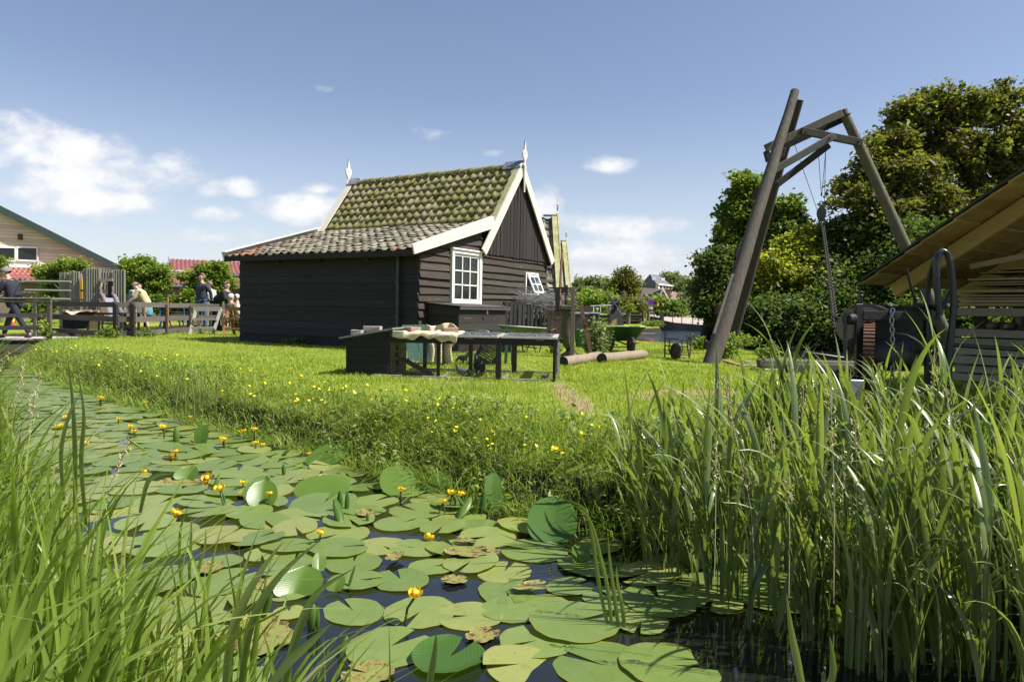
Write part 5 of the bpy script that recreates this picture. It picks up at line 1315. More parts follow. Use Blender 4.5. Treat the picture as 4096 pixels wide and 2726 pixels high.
# --- open timber shed on the right
SW = Vector((.555, -.832, 0)); SE = Vector((.832, .555, 0)); SP = Vector((4.03, 8.0, 1.63))
def build_shed():
 T = Th('timber_shed', 'open sided wooden shed with a low boarded roof on the right', 'shed', (SP.x, SP.y, .4))
 sl = .66; up = (SW + Vector((0, 0, sl))).normalized(); nrm = SE.cross(up).normalized(); nrm = nrm if nrm.z > 0 else -nrm
 m = MB(); rng = random.Random(3)
 for i in range(40):  # upper boards, out of view, are added to keep the inside shaded
  a = SP + up * (i * .19 + .0) + nrm * (.03 + rng.uniform(-.004, .006)) - SE * rng.uniform(.0, .03); b = a + SE * 4.0
  m.beam(a + up * .10, b + up * .10, .215, .02, up=tuple((nrm + up * .06).normalized()), rnd=rng.random())
 T.part(m, 'roof_boards', M_ROOFB)
 m = MB()
 m.prism([SP + nrm * .055 - SE * .04, SP + up * 7.6 + nrm * .055 - SE * .04, SP + up * 7.6 + nrm * .075 - SE * .04, SP + nrm * .075 - SE * .04], SE * 4.1); T.part(m, 'roof_felt', mat_plain('black_felt', (.03, .03, .03), .95, c2=(.05, .05, .045)))
 for o in (.52, 2.2, 3.8):
  a = SP + SE * o - nrm * .075 + up * .02; m = MB(); m.beam(a, a + up * 7.4, .06, .155, up=tuple(nrm), bev=.004); T.part(m, 'rafter', M_FRESHWOOD)
 for o, q in ((.9, .72), (2.3, .6)):
  a = SP + SE * o - nrm * .2 + up * q; m = MB(); m.beam(a, a + SW * 3.2 + Vector((0, 0, .55)), .035, .06); T.part(m, 'brace', M_PLANK)
 for (e, w) in ((1.25, 1.9), (3.7, .3), (3.7, 3.2), (2.6, .15)):
  b = SP + SE * e + SW * w; top = SP.z + sl * w - .12; m = MB(); m.box((b.x, b.y, (top + .35) / 2 + .0), (.11, .11, top - .35), RZ(math.atan2(SW.y, SW.x))); T.part(m, 'post', M_FENCEPOST)
 m = MB()
 for i in range(14):
  a = SP + SE * 3.95 + Vector((0, 0, .35 + i * .17 - SP.z)); m.beam(a, a + SW * 4.5, .02, .165, rnd=random.random())
 T.part(m, 'back_wall', M_DARKWOOD)
 m = MB(); a = SP + SE * 2.15 + SW * .9; a.z = 1.05; m.beam(a, a + SW * 4.2, .03, 1.5); T.part(m, 'shade_backing', M_DARKWOOD)  # dark sheet added behind the stack so its gaps read as shade
M_ROOFB = mat_wood('roof_boards', (.10, .055, .018), (.50, .33, .11), (1.2, 1.2, 5), .8, streak=(.07, .04, .02), bump=.5, scale=3)
build_shed()
def build_planks():
 Q = Vector((5.34, 8.38, 0)); rng = random.Random(12)
 lv = [(.42, .10, 0, .1, 0), (.53, .09, 1, -.1, 0), (.63, .09, 1, .0, 0), (.735, .10, 1, -.12, .05), (.845, .09, 1, .05, 0), (.96, .085, 1, -.05, 0), (1.055, .095, 1, .0, 0),
          (1.30, .10, 1, .03, 0), (1.42, .04, 0, .0, 0), (1.463, .03, 0, .08, 0), (1.496, .03, 0, .0, 0), (1.53, .028, 0, .05, 0), (1.575, .04, 0, -.02, 0), (1.66, .022, 0, .12, 0), (1.685, .022, 0, .2, 0), (1.715, .03, 0, .10, 0), (1.80, .022, 0, .22, 0), (1.83, .026, 0, .38, 0)]
 mats = [M_PLANK, M_GREYPLANK]
 for k, (z, h, mt, off, o2) in enumerate(lv):
  if z < .5 or z > 1.9: pass
  a = Q + SW * (off + rng.uniform(-.05, .05)) + SE * (.12 + rng.uniform(-.03, .03)) + Vector((0, 0, z + h / 2)); b = a + SW * (4.0 + rng.uniform(-.3, .3)) + Vector((0, 0, rng.uniform(-.01, .01)))
  m = MB(); m.beam(a + SE * .28, b + SE * .28, .78 + rng.uniform(0, .08), h - .006, jit=.003, bev=.004)
  names = ['lowest', 'second lowest', 'third from the bottom', 'fourth from the bottom', 'fifth from the bottom', 'sixth from the bottom', 'seventh from the bottom', 'pale grey thick', 'lowest yellow', 'second yellow', 'third yellow', 'fourth yellow', 'fifth yellow', 'sixth yellow', 'seventh yellow', 'eighth yellow', 'second topmost', 'topmost']
  single('plank', m, mats[mt], '%s plank of the stack inside the open shed' % names[k], 'plank', 'planks stacked in the open shed')
 for k in range(5):
  a = Q + SW * (.35 + k * .16 + (k // 2) * .05) + SE * .02 + Vector((0, 0, 1.195)); m = MB(); m.tube([a, a + SE * .7], .038 + .006 * (k % 2), 12, caps=False); m.tube([a + SE * .02, a + SE * .7], .030, 12, rnd=0)
  single('clay_pipe', m, mat_plain('dusty_pipe', (.22, .15, .11), .8, c2=(.12, .09, .07)), '%s dusty round pipe wedged between the stacked planks' % ['first', 'second', 'third', 'fourth', 'fifth'][k], 'pipe', 'pipes wedged in the plank stack')
 for i, w in enumerate((.2, 1.15, 2.2, 3.3)):
  for z0, z1 in ((1.15, 1.30), (1.575 + .04, 1.66), (1.745, 1.80)):
   a = Q + SW * (w + .35) + SE * .3; m = MB(); m.box((a.x, a.y, (z0 + z1) / 2), (.06, .06, z1 - z0 - .004), RZ(.4)); single('spacer', m, M_GREYPLANK, 'small grey spacer block between two layers of the plank stack', 'block', 'spacer blocks in the plank stack')
build_planks()
# --- foliage tools
def leaf_quads(C, size, elong=1.5, bias=.35, rg=None, droop=0.0):
 "C (n,3) leaf centres -> diamond leaves"
 rg = rg or RNG; n = len(C)
 d = rg.normal(0, 1, (n, 3)); d[:, 2] = d[:, 2] * .6 - droop; d /= np.linalg.norm(d, axis=1)[:, None]
 up = rg.normal(0, 1, (n, 3)); up[:, 2] += bias * 3; s_ = np.cross(d, up); s_ /= np.linalg.norm(s_, axis=1)[:, None] + 1e-9
 L_ = size * rg.uniform(.6, 1.4, n) * elong / 2; W_ = size * rg.uniform(.6, 1.3, n) / 2
 up2 = np.cross(s_, d)
 a = C - d * L_[:, None]; b = C + s_ * W_[:, None] + up2 * (W_ * .25)[:, None]; c = C + d * L_[:, None]; e = C - s_ * W_[:, None] + up2 * (W_ * .25)[:, None]
 V = np.stack([a, b, c, e], 1).reshape(-1, 3); F = np.arange(n * 4).reshape(n, 4); return V, F
def crown(ells, nclump, perclump, crad, leaf, seed=0, shell=.55, lowcut=None):
 rg = np.random.default_rng(seed); out = []; rr = []
 vol = np.array([e[3] * e[4] * e[5] for e in ells]) ** .67; vol /= vol.sum()
 for e, w in zip(ells, vol):
  k = max(1, int(nclump * w)); d = rg.normal(0, 1, (k, 3)); d /= np.linalg.norm(d, axis=1)[:, None]
  rad = (1 - shell * rg.uniform(0, 1, k) ** 1.6)
  c = np.array(e[:3]) + d * rad[:, None] * np.array(e[3:6])
  c += rg.normal(0, crad * .35, c.shape)
  base = rg.uniform(0, 1, k)
  m = np.maximum(3, (perclump * rg.uniform(.5, 1.5, k)).astype(int))
  for ci, mi, bi in zip(c, m, base):
   p = ci + rg.normal(0, 1, (mi, 3)) * crad * np.array([.55, .55, .38]); out.append(p); rr.append(np.clip(.55 * bi + .45 * rg.uniform(0, 1, mi), 0, 1))
 P = np.concatenate(out); R = np.concatenate(rr)
 V, F = leaf_quads(P, leaf, rg=rg); return V, F, R
def tree(name, label, cat, base, ells, nclump, perclump, crad, leaf, mat, trunk_r=.18, seed=0, group=None, bark=None, limbs=True, shell=.55, splay=1.0):
 T = thing(name, label, cat, tuple(base), 0, group); b = np.array(base, float)
 E_ = [tuple(np.array(e[:3]) - b) + tuple(e[3:6]) for e in ells]
 V, F, R = crown(E_, nclump, perclump, crad, leaf, seed, shell); np_mesh('crown', V, [F], mat, T, rnd=R)
 rng = random.Random(seed); cen = Vector((sum(e[0] for e in E_) / len(E_), sum(e[1] for e in E_) / len(E_), sum(e[2] for e in E_) / len(E_)))
 fork = Vector((cen.x * .35, cen.y * .35, cen.z * .5)); m = MB()
 m.tube([Vector((0, 0, -.15)), fork * .5 + Vector((rng.uniform(-.05, .05), 0, 0)), fork], [trunk_r * 1.25, trunk_r, trunk_r * .8], 10)
 m.build('trunk', bark or M_BARK, T)
 if limbs:
  m = MB()
  for e in E_:
   c = Vector(e[:3])
   for k in range(5):
    d = Vector((rng.gauss(0, 1), rng.gauss(0, 1), rng.gauss(.4, .8))).normalized(); tip = c + Vector((d.x * e[3], d.y * e[4], d.z * e[5])) * .8
    mid = fork.lerp(c, .6) + Vector((rng.uniform(-.3, .3), rng.uniform(-.3, .3), rng.uniform(-.2, .2))) * e[3] * .4
    m.tube([fork, mid, mid.lerp(tip, .6) + Vector((0, 0, .05 * e[5])), tip], [trunk_r * .5, trunk_r * .28, trunk_r * .14, .01], 6, caps=False)
  m.build('limbs', bark or M_BARK, T)
 return T
def ell(cx, cy, rx, ry, Y, dy=None):
 "ellipsoid given in photograph pixels at distance Y"
 c = at(cx, cy, Y); return (c.x, c.y, c.z, px(rx, Y), dy if dy else px(rx, Y) * .9, px(ry, Y))
M_BARK = mat_wood('bark', (.035, .03, .024), (.10, .085, .065), (6, 6, .8), .9, bump=.8, scale=3)
G = lambda *c: list(zip((0, .35, .7, 1), c))
M_LF_MID = mat_leaf('leaf_mid', G((0.053, 0.094, 0.017), (0.091, 0.152, 0.026), (0.152, 0.217, 0.041), (0.228, 0.290, 0.065)), .35, .5, 1.4, spec=.15)
M_LF_DARK = mat_leaf('leaf_dark', G((.032, .055, .018), (.056, .090, .026), (.095, .145, .036), (.18, .23, .055)), .32, .5, 1.6, spec=.2)
M_LF_YEL = mat_leaf('leaf_yellow', G((0.091, 0.123, 0.017), (0.183, 0.217, 0.026), (0.289, 0.319, 0.043), (0.426, 0.406, 0.072)), .45, .45, 1.5)
M_LF_OLIVE = mat_leaf('leaf_olive', G((.048, .054, .016), (.085, .092, .024), (.135, .15, .036), (.24, .25, .06)), .4, .5, 1.6, spec=.2)
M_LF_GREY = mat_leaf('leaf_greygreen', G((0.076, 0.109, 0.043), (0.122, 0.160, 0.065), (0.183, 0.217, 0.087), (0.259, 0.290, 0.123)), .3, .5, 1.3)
M_LF_BRIGHT = mat_leaf('leaf_bright', G((0.076, 0.123, 0.020), (0.137, 0.210, 0.032), (0.213, 0.290, 0.051), (0.335, 0.392, 0.087)), .4, .5, 1.3, spec=.2)
# --- buildings on the left
D_ = Vector((.894, .447, 0)); N_ = Vector((.447, -.894, 0))
M_CLAD = mat_plain('cream_cladding', (.62, .54, .41), .6, c2=(.55, .47, .36), scale=3, bump=.05)
M_REDTILE = mat_plain('red_tiles', (.36, .13, .09), .6, c2=(.26, .09, .06), scale=3)
M_REDSHEET = mat_plain('red_sheet', (.21, .062, .062), .6, c2=(.15, .05, .05), scale=2)
M_GREENFASCIA = mat_plain('green_fascia', (.028, .05, .045), .5)
s = NT('brown_brick'); v = s.coord('Object', (1, 1, 1)); bt = s.n('ShaderNodeTexBrick'); bt.inputs['Scale'].default_value = 4.6
mp = s.n('ShaderNodeMapping'); tc = s.n('ShaderNodeTexCoord'); mp.inputs['Rotation'].default_value = (radians(90), 0, 0); s.L.new(tc.outputs['Object'], mp.inputs[0]); s.L.new(mp.outputs[0], bt.inputs['Vector'])
bt.inputs['Color1'].default_value = (.13, .085, .06, 1); bt.inputs['Color2'].default_value = (.19, .125, .09, 1); bt.inputs['Mortar'].default_value = (.22, .2, .17, 1)
M_BROWNBRICK = s.done(s.principled(s.mix(.4, bt.outputs[0], s.ramp(s.noise(v, 2, 4), [(.3, (.11, .08, .06)), (.7, (.2, .14, .1))])), .9))
def build_barn():
 E0 = at(480, 1067, 36.0); o = Vector((E0.x, E0.y, .4)); T = Th('barn', 'large cream clad barn with green roof edge and dark windows on the left', 'barn', o)
 top = lambda t: E0.z + .53 * t      # roof height going left from the eave
 m = MB(); Lw = 15.0
 n = int((top(Lw) - 0) / .17)
 for i in range(40):
  z0 = 2.3 + i * .155
  t0 = max(-.0, (z0 + .15 - E0.z) / .53 + .05)
  if t0 > Lw: break
  a = o + (-D_) * t0; b = o + (-D_) * Lw; a.z = b.z = z0 + .07
  m.beam(a, b, .03 + .006 * (i % 2), .145, rnd=random.random())
 T.part(m, 'cladding', M_CLAD)
 m = MB(); m.prism([o + Vector((0, 0, -.2)), o + Vector((0, 0, E0.z - .45)), o - D_ * Lw + Vector((0, 0, top(Lw) - .45)), o - D_ * Lw + Vector((0, 0, -.2))], -N_ * 14.0); m.v = [tuple(Vector(p) - N_ * .05) for p in m.v]; T.part(m, 'wall', M_BROWNBRICK)
 a = o + D_ * .25 + N_ * .5; a.z = E0.z - .10; b = o - D_ * Lw + N_ * .5; b.z = top(Lw) + .03
 m = MB(); m.prism([a, b, b + Vector((0, 0, -.34)), a + Vector((0, 0, -.34))], -N_ * .05); T.part(m, 'fascia', M_GREENFASCIA)
 m = MB(); m.prism([a + Vector((0, 0, .03)), b + Vector((0, 0, .03)), b + Vector((0, 0, -.04)), a + Vector((0, 0, -.04))], -N_ * 15.0); T.part(m, 'roof', mat_plain('barn_roof', (.10, .10, .09), .8))
 for x0, x1 in ((-10, 62), (68, 150)):
  P = [PP(x, y, o + N_ * .03, N_) for x, y in ((x0, 988), (x1, 990), (x1, 1044), (x0, 1040))]; P = [Vector(p) for p in P]
  m = MB(); m.prism([P[0], P[1], P[2], P[3]], N_ * .02); w = T.part(m, 'pane', M_GLASS)
  ex = (P[1] - P[0]).normalized(); m = MB()
  for a_, b_ in ((P[0], P[1]), (P[3], P[2])): m.beam(a_ + N_ * .03, b_ + N_ * .03, .06, .07)
  for a_, b_ in ((P[0], P[3]), (P[1], P[2])): m.beam(a_ + N_ * .03, b_ + N_ * .03, .06, .07, up=(1, 0, 0))
  T.part(m, 'window_frame', M_WHITE)
 p = Vector(PP(81, 947, o + N_ * .1, N_)); m = MB(); m.box(p, (.12, .2, .28)); T.part(m, 'lamp', M_RUST)
 a = o - D_ * 9.0; m = MB(); zt, zb = 2.92, 2.30; dep = 1.9
 V = []; F = []; nc, nr = 74, 4; 
 for r in range(nr):
  for c in range(nc * 6 + 1):
   for q in (0, 1):
    t = (r + q) / nr; w = .045 * cos(2 * pi * c / 6); p = a + D_ * (c / 6 * .21 - 3.2) + N_ * (dep * t); V.append((p.x, p.y, zt + (zb - zt) * t + w + (.03 if q else 0)))
 W_ = nc * 6 + 1
 for r in range(nr):
  for c in range(nc * 6):
   b = (r * W_ + c) * 2; F.append((b, b + 1, b + 3, b + 2))
 V = np.array(V) - np.array(o); np_mesh('lean_to_roof', V, [np.array(F)], M_REDTILE, T.o, rnd=np.full(len(F), .5))
 m = MB(); p0 = o - D_ * 12.2 + N_ * .06; p1 = o + D_ * 3.2 + N_ * .06; p0.z = p1.z = zt + .06; m.beam(p0, p1, .10, .16); T.part(m, 'gutter', M_WHITE)
 m = MB(); q0 = o - D_ * 12.2 + N_ * 1.7; q1 = o + D_ * 3.2 + N_ * 1.7; m.prism([q0 - Vector((0, 0, .1)), q1 - Vector((0, 0, .1)), Vector((q1.x, q1.y, zb - .04)), Vector((q0.x, q0.y, zb - .04))], -N_ * 1.55); T.part(m, 'lean_to_wall', M_BROWNBRICK)
build_barn()
def corrugated(name, a, along, down, L_, nw, mat, T, amp=.03):
 V = []; K = 6
 for c in range(nw * K + 1):
  for q in (0, 1):
   p = Vector(a) + Vector(along) * (L_ * c / (nw * K)) + Vector(down) * q; V.append((p.x, p.y, p.z + amp * cos(2 * pi * c / K)))
 F = [(2 * c, 2 * c + 1, 2 * c + 3, 2 * c + 2) for c in range(nw * K)]
 V = np.array(V) - np.array(T.o.location); return np_mesh(name, V, [np.array(F)], mat, T.o, rnd=np.full(len(F), .5))
def build_redhouse():
 E0 = at(690, 1086, 37.0); o = Vector((E0.x, E0.y, .4)); T = Th('long_building', 'low brick building with two levels of red corrugated roof behind the trees', 'building', o)
 Lw = 14
 up0 = E0 + N_ * .15 - D_ * .15; corrugated('upper_roof', up0 - N_ * 2.4 + Vector((0, 0, .80)), D_, N_ * 2.4 - Vector((0, 0, .80)), Lw, 66, M_REDSHEET, T)
 corrugated('upper_roof', up0 - N_ * 2.4 + Vector((0, 0, .80)), D_, -N_ * 2.4 - Vector((0, 0, .80)), Lw, 66, M_REDSHEET, T)
 m = MB(); m.prism([o, o - N_ * 4.4, o - N_ * 4.4 + Vector((0, 0, 2.5)), o - N_ * 2.2 + Vector((0, 0, 3.18)), o + Vector((0, 0, 2.5))], D_ * Lw); T.part(m, 'wall', M_CLAD)
 m = MB(); a = up0.copy(); r = up0 - N_ * 2.4 + Vector((0, 0, .86)); b = up0 - N_ * 4.8
 m.beam(a - D_ * .03, r - D_ * .03, .05, .2); m.beam(r - D_ * .03, b - D_ * .03, .05, .2); T.part(m, 'verge_board', M_LEAD)
 m = MB(); m.beam(up0 + N_ * .05 - Vector((0, 0, .06)), up0 + N_ * .05 + D_ * Lw - Vector((0, 0, .06)), .12, .12); T.part(m, 'gutter', M_LEAD)
 a = o - D_ * 8.5 + N_ * .05; a.z = 2.78; corrugated('lower_roof', a, D_, N_ * 2.3 - Vector((0, 0, .52)), Lw + 8.5, 104, M_REDSHEET, T)
 m = MB(); q = a + N_ * 2.36 - Vector((0, 0, .60)); m.beam(q, q + D_ * (Lw + 8.5), .10, .10); T.part(m, 'gutter', M_LEAD)
 m = MB(); q0 = o - D_ * 8.4 + N_ * 2.1; m.prism([q0 - Vector((0, 0, .2)), q0 + D_ * (Lw + 8.3) - Vector((0, 0, .2)), q0 + D_ * (Lw + 8.3) + Vector((0, 0, 1.84)), q0 + Vector((0, 0, 1.84))], -N_ * 1.9); T.part(m, 'lower_wall', M_BROWNBRICK)
build_redhouse()
# --- palisade play tower with slide
def build_tower():
 Y0 = 25.0; T = Th('play_tower', 'grey green palisade play tower with a metal slide and yellow panels', 'play tower', Vector(at(415, 1309, Y0)))
 P = lambda x, y, d=0.0: at(x, y, Y0 + d)
 mp_ = mat_wood('tanalised_poles', (.17, .18, .135), (.33, .31, .25), (5, 5, .5), .85, bump=.4, streak=(.26, .22, .18))
 def poles(xs, ytop, ybot, d, w=9.6):
  for x in xs:
   m = MB(); m.tube([P(x, ytop + random.uniform(-1, 1), d), P(x, ybot, d)], px(w / 2, Y0), 10); T.part(m, 'pole', mp_)
 poles([349, 358.5, 368, 378, 388, 396], 1073, 1309, 0)
 poles([457, 466.5, 476, 486, 497], 1078, 1309, 0)
 poles([404, 414, 425, 435, 445], 1085, 1118, .05)
 poles([408, 420, 432], 1120, 1180, 1.5, 9); poles([404, 415, 427, 438, 449], 1078, 1120, 1.7, 9)
 for (x0, x1, y0, d) in ((331, 346, 1074, 0), (237, 256, 1088, .3), (277, 292, 1082, .2)):
  m = MB(); m.prism([P(x0, y0, d), P(x1, y0, d), P(x1, 1309, d), P(x0, 1309, d)], (0, .12, 0)); T.part(m, 'board_panel', mp_)
 poles([260, 270], 1089, 1309, .3, 9); poles([297, 306, 315], 1085, 1309, .2, 9); poles([324], 1092, 1120, .9, 9)
 m = MB(); m.beam(P(400, 1119, -.06), P(451, 1119, -.06), .08, .10); T.part(m, 'lintel', mp_)
 m = MB(); m.beam(P(402, 1163, .8), P(450, 1164, .8), .08, .10); T.part(m, 'rail', mp_)
 m = MB(); m.prism([P(431, 1124, .5), P(450, 1124, .5), P(450, 1190, .5), P(431, 1190, .5)], (0, .05, 0)); T.part(m, 'door_panel', M_DARKWOOD)
 my = mat_plain('yellow_panel', (.68, .42, .02), .5)
 for (x0, x1, y0, y1) in ((321, 329, 1116, 1157), (321, 329, 1166, 1195), (401, 405, 1132, 1146), (278, 282, 1130, 1190)):
  m = MB(); m.prism([P(x0, y0, .6), P(x1, y0, .6), P(x1, y1, .6), P(x0, y1, .6)], (0, .04, 0)); T.part(m, 'yellow_panel', my)
 for y in (1127, 1163, 1197):
  m = MB(); m.tube([P(100, y - 3, .1), P(284, y, .1)], px(4.6, Y0), 8); T.part(m, 'long_rail', mp_)
 pts = [(404, 1146, -.05), (406, 1172, -.1), (417, 1190, -.5), (427, 1220, -1.0), (437, 1255, -1.6), (444, 1280, -2.0)]
 pts2 = [(453, 1146, -.05), (454, 1175, -.1), (466, 1192, -.5), (475, 1222, -1.0), (489, 1252, -1.6), (496, 1278, -2.0)]
 for pp in (pts, pts2):
  m = MB()
  for a, b in zip(pp[:-1], pp[1:]): m.beam(P(*a), P(*b), .05, .16, up=(.3, -1, 0)); 
  T.part(m, 'slide_side', mat_plain('slide_side', (.20, .16, .15), .6, c2=(.12, .10, .10)))
 m = MB()
 for (a, b), (c, d) in zip(zip(pts[2:-1], pts[3:]), zip(pts2[2:-1], pts2[3:])): m.prism([P(*a), P(*c), P(*d), P(*b)], (0, .02, -.01))
 T.part(m, 'slide', mat_plain('steel_slide', (.42, .46, .55), .3, metal=.4, c2=(.35, .38, .45)))
build_tower()
# --- fence, bridge
def build_fence():
 T = Th('fence', 'brown three board fence along the edge of the lawn on the left', 'fence', gz(462, 1350))
 posts = [(198, 1335, 1211), (462, 1350, 1210), (532, 1350, 1212), (661, 1338, 1212), (756, 1330, 1218), (945, 1322, 1220)]
 pos = []
 for x, yb, yt in posts:
  b = gz(x, yb); Y = b.y; t = at(x, yt, Y); pos.append((b, t.z)); m = MB(); m.box((b.x, b.y, (t.z + .3) / 2 + .0), (.085, .085, t.z - .3), RZ(.3), None, .002); m.v = m.v
  m2 = MB(); w = .045
  zt = t.z; m2.add([(b.x - w, b.y - w, .25), (b.x + w, b.y - w, .25), (b.x + w, b.y + w, .25), (b.x - w, b.y + w, .25), (b.x - w, b.y - w, zt + .03), (b.x + w, b.y - w, zt - .05), (b.x + w, b.y + w, zt - .05), (b.x - w, b.y + w, zt + .03)],
               [(3, 2, 1, 0), (4, 5, 6, 7), (0, 1, 5, 4), (1, 2, 6, 5), (2, 3, 7, 6), (3, 0, 4, 7)], random.random()); T.part(m2, 'post', M_FENCEPOST)
 for (a, za), (b, zb) in zip(pos[:-1], pos[1:]):
  for z, h, jit in ((1.225, .13, .01), (.865, .14, .01), (.50, .12, .015)):
   A = Vector((a.x, a.y + .065, z + random.uniform(-jit, jit))); B = Vector((b.x, b.y + .065, z + random.uniform(-jit, jit))); m = MB(); m.beam(A, B, .028, h, jit=.003); T.part(m, 'rail', M_FENCE)
build_fence()
def build_bridge():
 Y0 = 16.7; T = Th('footbridge', 'grey wooden footbridge with handrails over the left end of the ditch', 'bridge', Vector(at(100, 1360, Y0)))
 P = lambda x, y, d=0.0: at(x, y, Y0 + d)
 m = MB()
 for i in range(26):
  p = P(-180 + i * 14.5, 1357, 0); m.box((p.x, Y0 + .65, p.z + .0), (.082, 1.5, .035), None, random.random(), .003)
 T.part(m, 'deck', M_GREYWOOD)
 for d in (.0, 1.3):
  m = MB(); m.beam(P(-200, 1366, d), P(192, 1366, d), .08, .12); T.part(m, 'beam', M_DARKWOOD)
 m = MB(); m.tube([P(-200, 1193, -.05), P(206, 1195, -.05)], .032, 10); T.part(m, 'handrail', M_GREENPOLE)
 m = MB(); m.tube([P(-200, 1204, -.05), P(205, 1206, -.05)], .026, 10); T.part(m, 'handrail', M_GREENPOLE)
 for y0, y1 in ((1254, 1268), (1303, 1319)):
  m = MB(); m.beam(P(-200, (y0 + y1) / 2, -.05), P(166, (y0 + y1) / 2, -.05), .03, px(y1 - y0, Y0)); T.part(m, 'side_rail', M_FENCE)
  m = MB(); m.beam(P(-200, (y0 + y1) / 2 - 4, 1.35), P(190, (y0 + y1) / 2 - 4, 1.35), .03, px(y1 - y0, Y0) * .8); T.part(m, 'side_rail', M_FENCE)
 m = MB(); m.tube([P(-200, 1205, 1.35), P(190, 1206, 1.35)], .03, 10); T.part(m, 'handrail', M_GREENPOLE)
 for x, d in ((141, 1.35), (-60, 1.35), (198, -.03), (-40, -.03)):
  m = MB(); m.beam(P(x, 1208, d), P(x, 1372, d), .08, .08, up=(0, 1, 0)); T.part(m, 'post', M_FENCE)
build_bridge()
# --- saw horses
def sawhorse(label, Y0, top, shelves, legs, mats):
 T = Th('sawhorse', label, 'sawhorse', at((top[0] + top[2]) / 2, legs[0][3], Y0), 'sawhorses at the far left corner of the house')
 P = lambda x, y, d=0.0: at(x, y, Y0 + d)
 m = MB(); m.beam(P(top[0], (top[1] + top[3]) / 2), P(top[2], (top[1] + top[3]) / 2), .06, px(top[3] - top[1], Y0)); T.part(m, 'top_beam', mats[0])
 for (x0, y, x1) in shelves:
  for d in (-.14, .16):
   m = MB(); m.beam(P(x0, y, d), P(x1, y, d), .06, .055); T.part(m, 'shelf', mats[1])
 for (x0, y0, x1, y1, d0, d1) in legs:
  m = MB(); m.beam(P(x0, y0, d0), P(x1, y1, d1), .045, .085, up=(1, .4, 0)); T.part(m, 'leg', mats[2])
M_ORANGEWOOD = mat_wood('orange_wood', (.28, .12, .04), (.46, .22, .08), (4, 4, .8), .7, bump=.3)
M_BROWNWOOD = mat_wood('brown_wood', (.13, .09, .05), (.25, .18, .10), (1, 4, 4), .75, bump=.3)
sawhorse('silvered grey wooden sawhorse left of the orange one', 20.3, (773, 1227, 884, 1244), [(767, 1276, 868), (758, 1309, 859)],
         [(784, 1240, 759, 1338, 0, -.2), (787, 1240, 802, 1337, 0, .2), (882, 1240, 851, 1338, 0, -.2), (884, 1240, 896, 1312, 0, .25)], (M_GREYWOOD, M_GREYWOOD, M_GREYWOOD))
sawhorse('orange brown wooden sawhorse half hidden by the house corner', 20.0, (906, 1228, 990, 1242), [(896, 1274, 990), (890, 1314, 990)],
         [(914, 1240, 894, 1342, 0, -.2), (922, 1240, 938, 1342, 0, .2), (986, 1240, 966, 1342, 0, -.2), (988, 1240, 1004, 1342, 0, .2)], (M_BROWNWOOD, M_BROWNWOOD, M_ORANGEWOOD))
# --- second run behind the fence
def build_hutch():
 Y0 = 19.6; T = Th('chicken_run', 'black low run with raw plywood end standing behind the fence', 'chicken run', at(380, 1330, Y0)); P = lambda x, y, d=0.0: at(x, y, Y0 + d)
 for d in (0, .9):
  m = MB(); m.beam(P(306, 1252, d), P(491, 1255, d), .04, .06); T.part(m, 'top_rail', M_COOP)
  m = MB(); m.beam(P(250, 1326, d), P(491, 1328, d), .04, .03); T.part(m, 'bottom_rail', M_GREYWOOD)
  for x in (303, 352, 396, 410, 488):
   m = MB(); m.beam(P(x, 1252, d), P(x, 1326, d), .045, .045, up=(0, 1, 0)); T.part(m, 'post', M_FENCEPOST)
 m = MB(); m.prism([P(358, 1257, .1), P(391, 1257, .1), P(391, 1316, .1), P(358, 1316, .1)], (0, .03, 0)); T.part(m, 'ply_panel', mat_plain('ply_yellow', (.30, .22, .09), .8))
 m = MB(); m.prism([P(250, 1250, .0), P(303, 1250, .0), P(303, 1316, .0), P(250, 1316, .0)], (0, .9, 0)); T.part(m, 'box', M_BLACKBOARD)
 hexnet('wire_mesh', tuple(P(303, 1322, -.02) - T.o.location), (1, 0, 0), (0, 0, 1), 1.3, .46, .05, .003, M_WIREDARK, T.o)
build_hutch()
for x0, x1, y0, l in ((253, 270, 1238, 'leftmost'), (293, 325, 1238, 'second'), (334, 366, 1238, 'third'), (378, 395, 1240, 'rightmost')):
 m = MB(); c = at((x0 + x1) / 2, y0 + 5, 19.75); m.box((0, 0, 0), (px(x1 - x0, 19.75), .1, .065), None, .5, .004, bev=.006); o = m.build('brick', M_BRICKRED); o.location = c; tag(o, '%s of the red bricks on top of the run behind the fence' % l, 'brick', 'red bricks on the run behind the fence')
def f_c2(u, v):
 p = at(260 + 125 * u, 1248, 19.5 + .6 * v); z = p.z + .01 * sin(u * 20) - (.12 * (1 - v * 4) * max(0, 1 - abs(u - .25) * 4) if v < .25 else 0) + .02; return (p.x, p.y, z)
cloth_grid(f_c2, 24, 8, 'sacking', M_BURLAP, 'pale cloth under the red bricks on the run behind the fence', 'sacking')
def build_table():
 Y0 = 22.3; T = Th('picnic_table', 'grey wooden table between the stooping couple and the slide', 'table', at(540, 1322, Y0)); P = lambda x, y, d=0.0: at(x, y, Y0 + d)
 for d in (0, .2, .4): m = MB(); m.beam(P(493, 1250, d), P(580, 1252, d), .17, .03); T.part(m, 'top_board', M_FENCE)
 for x in (500, 554):
  for d in (0, .4): m = MB(); m.beam(P(x, 1253, d), P(x + 1, 1320, d), .06, .06, up=(0, 1, 0)); T.part(m, 'leg', M_FENCEPOST)
build_table()
m = MB(); cols = []
c = at(46, 1302, 21.0); T = thing('toy_crate', 'brightly coloured toy box standing behind the bridge rails', 'toy box', tuple(c))
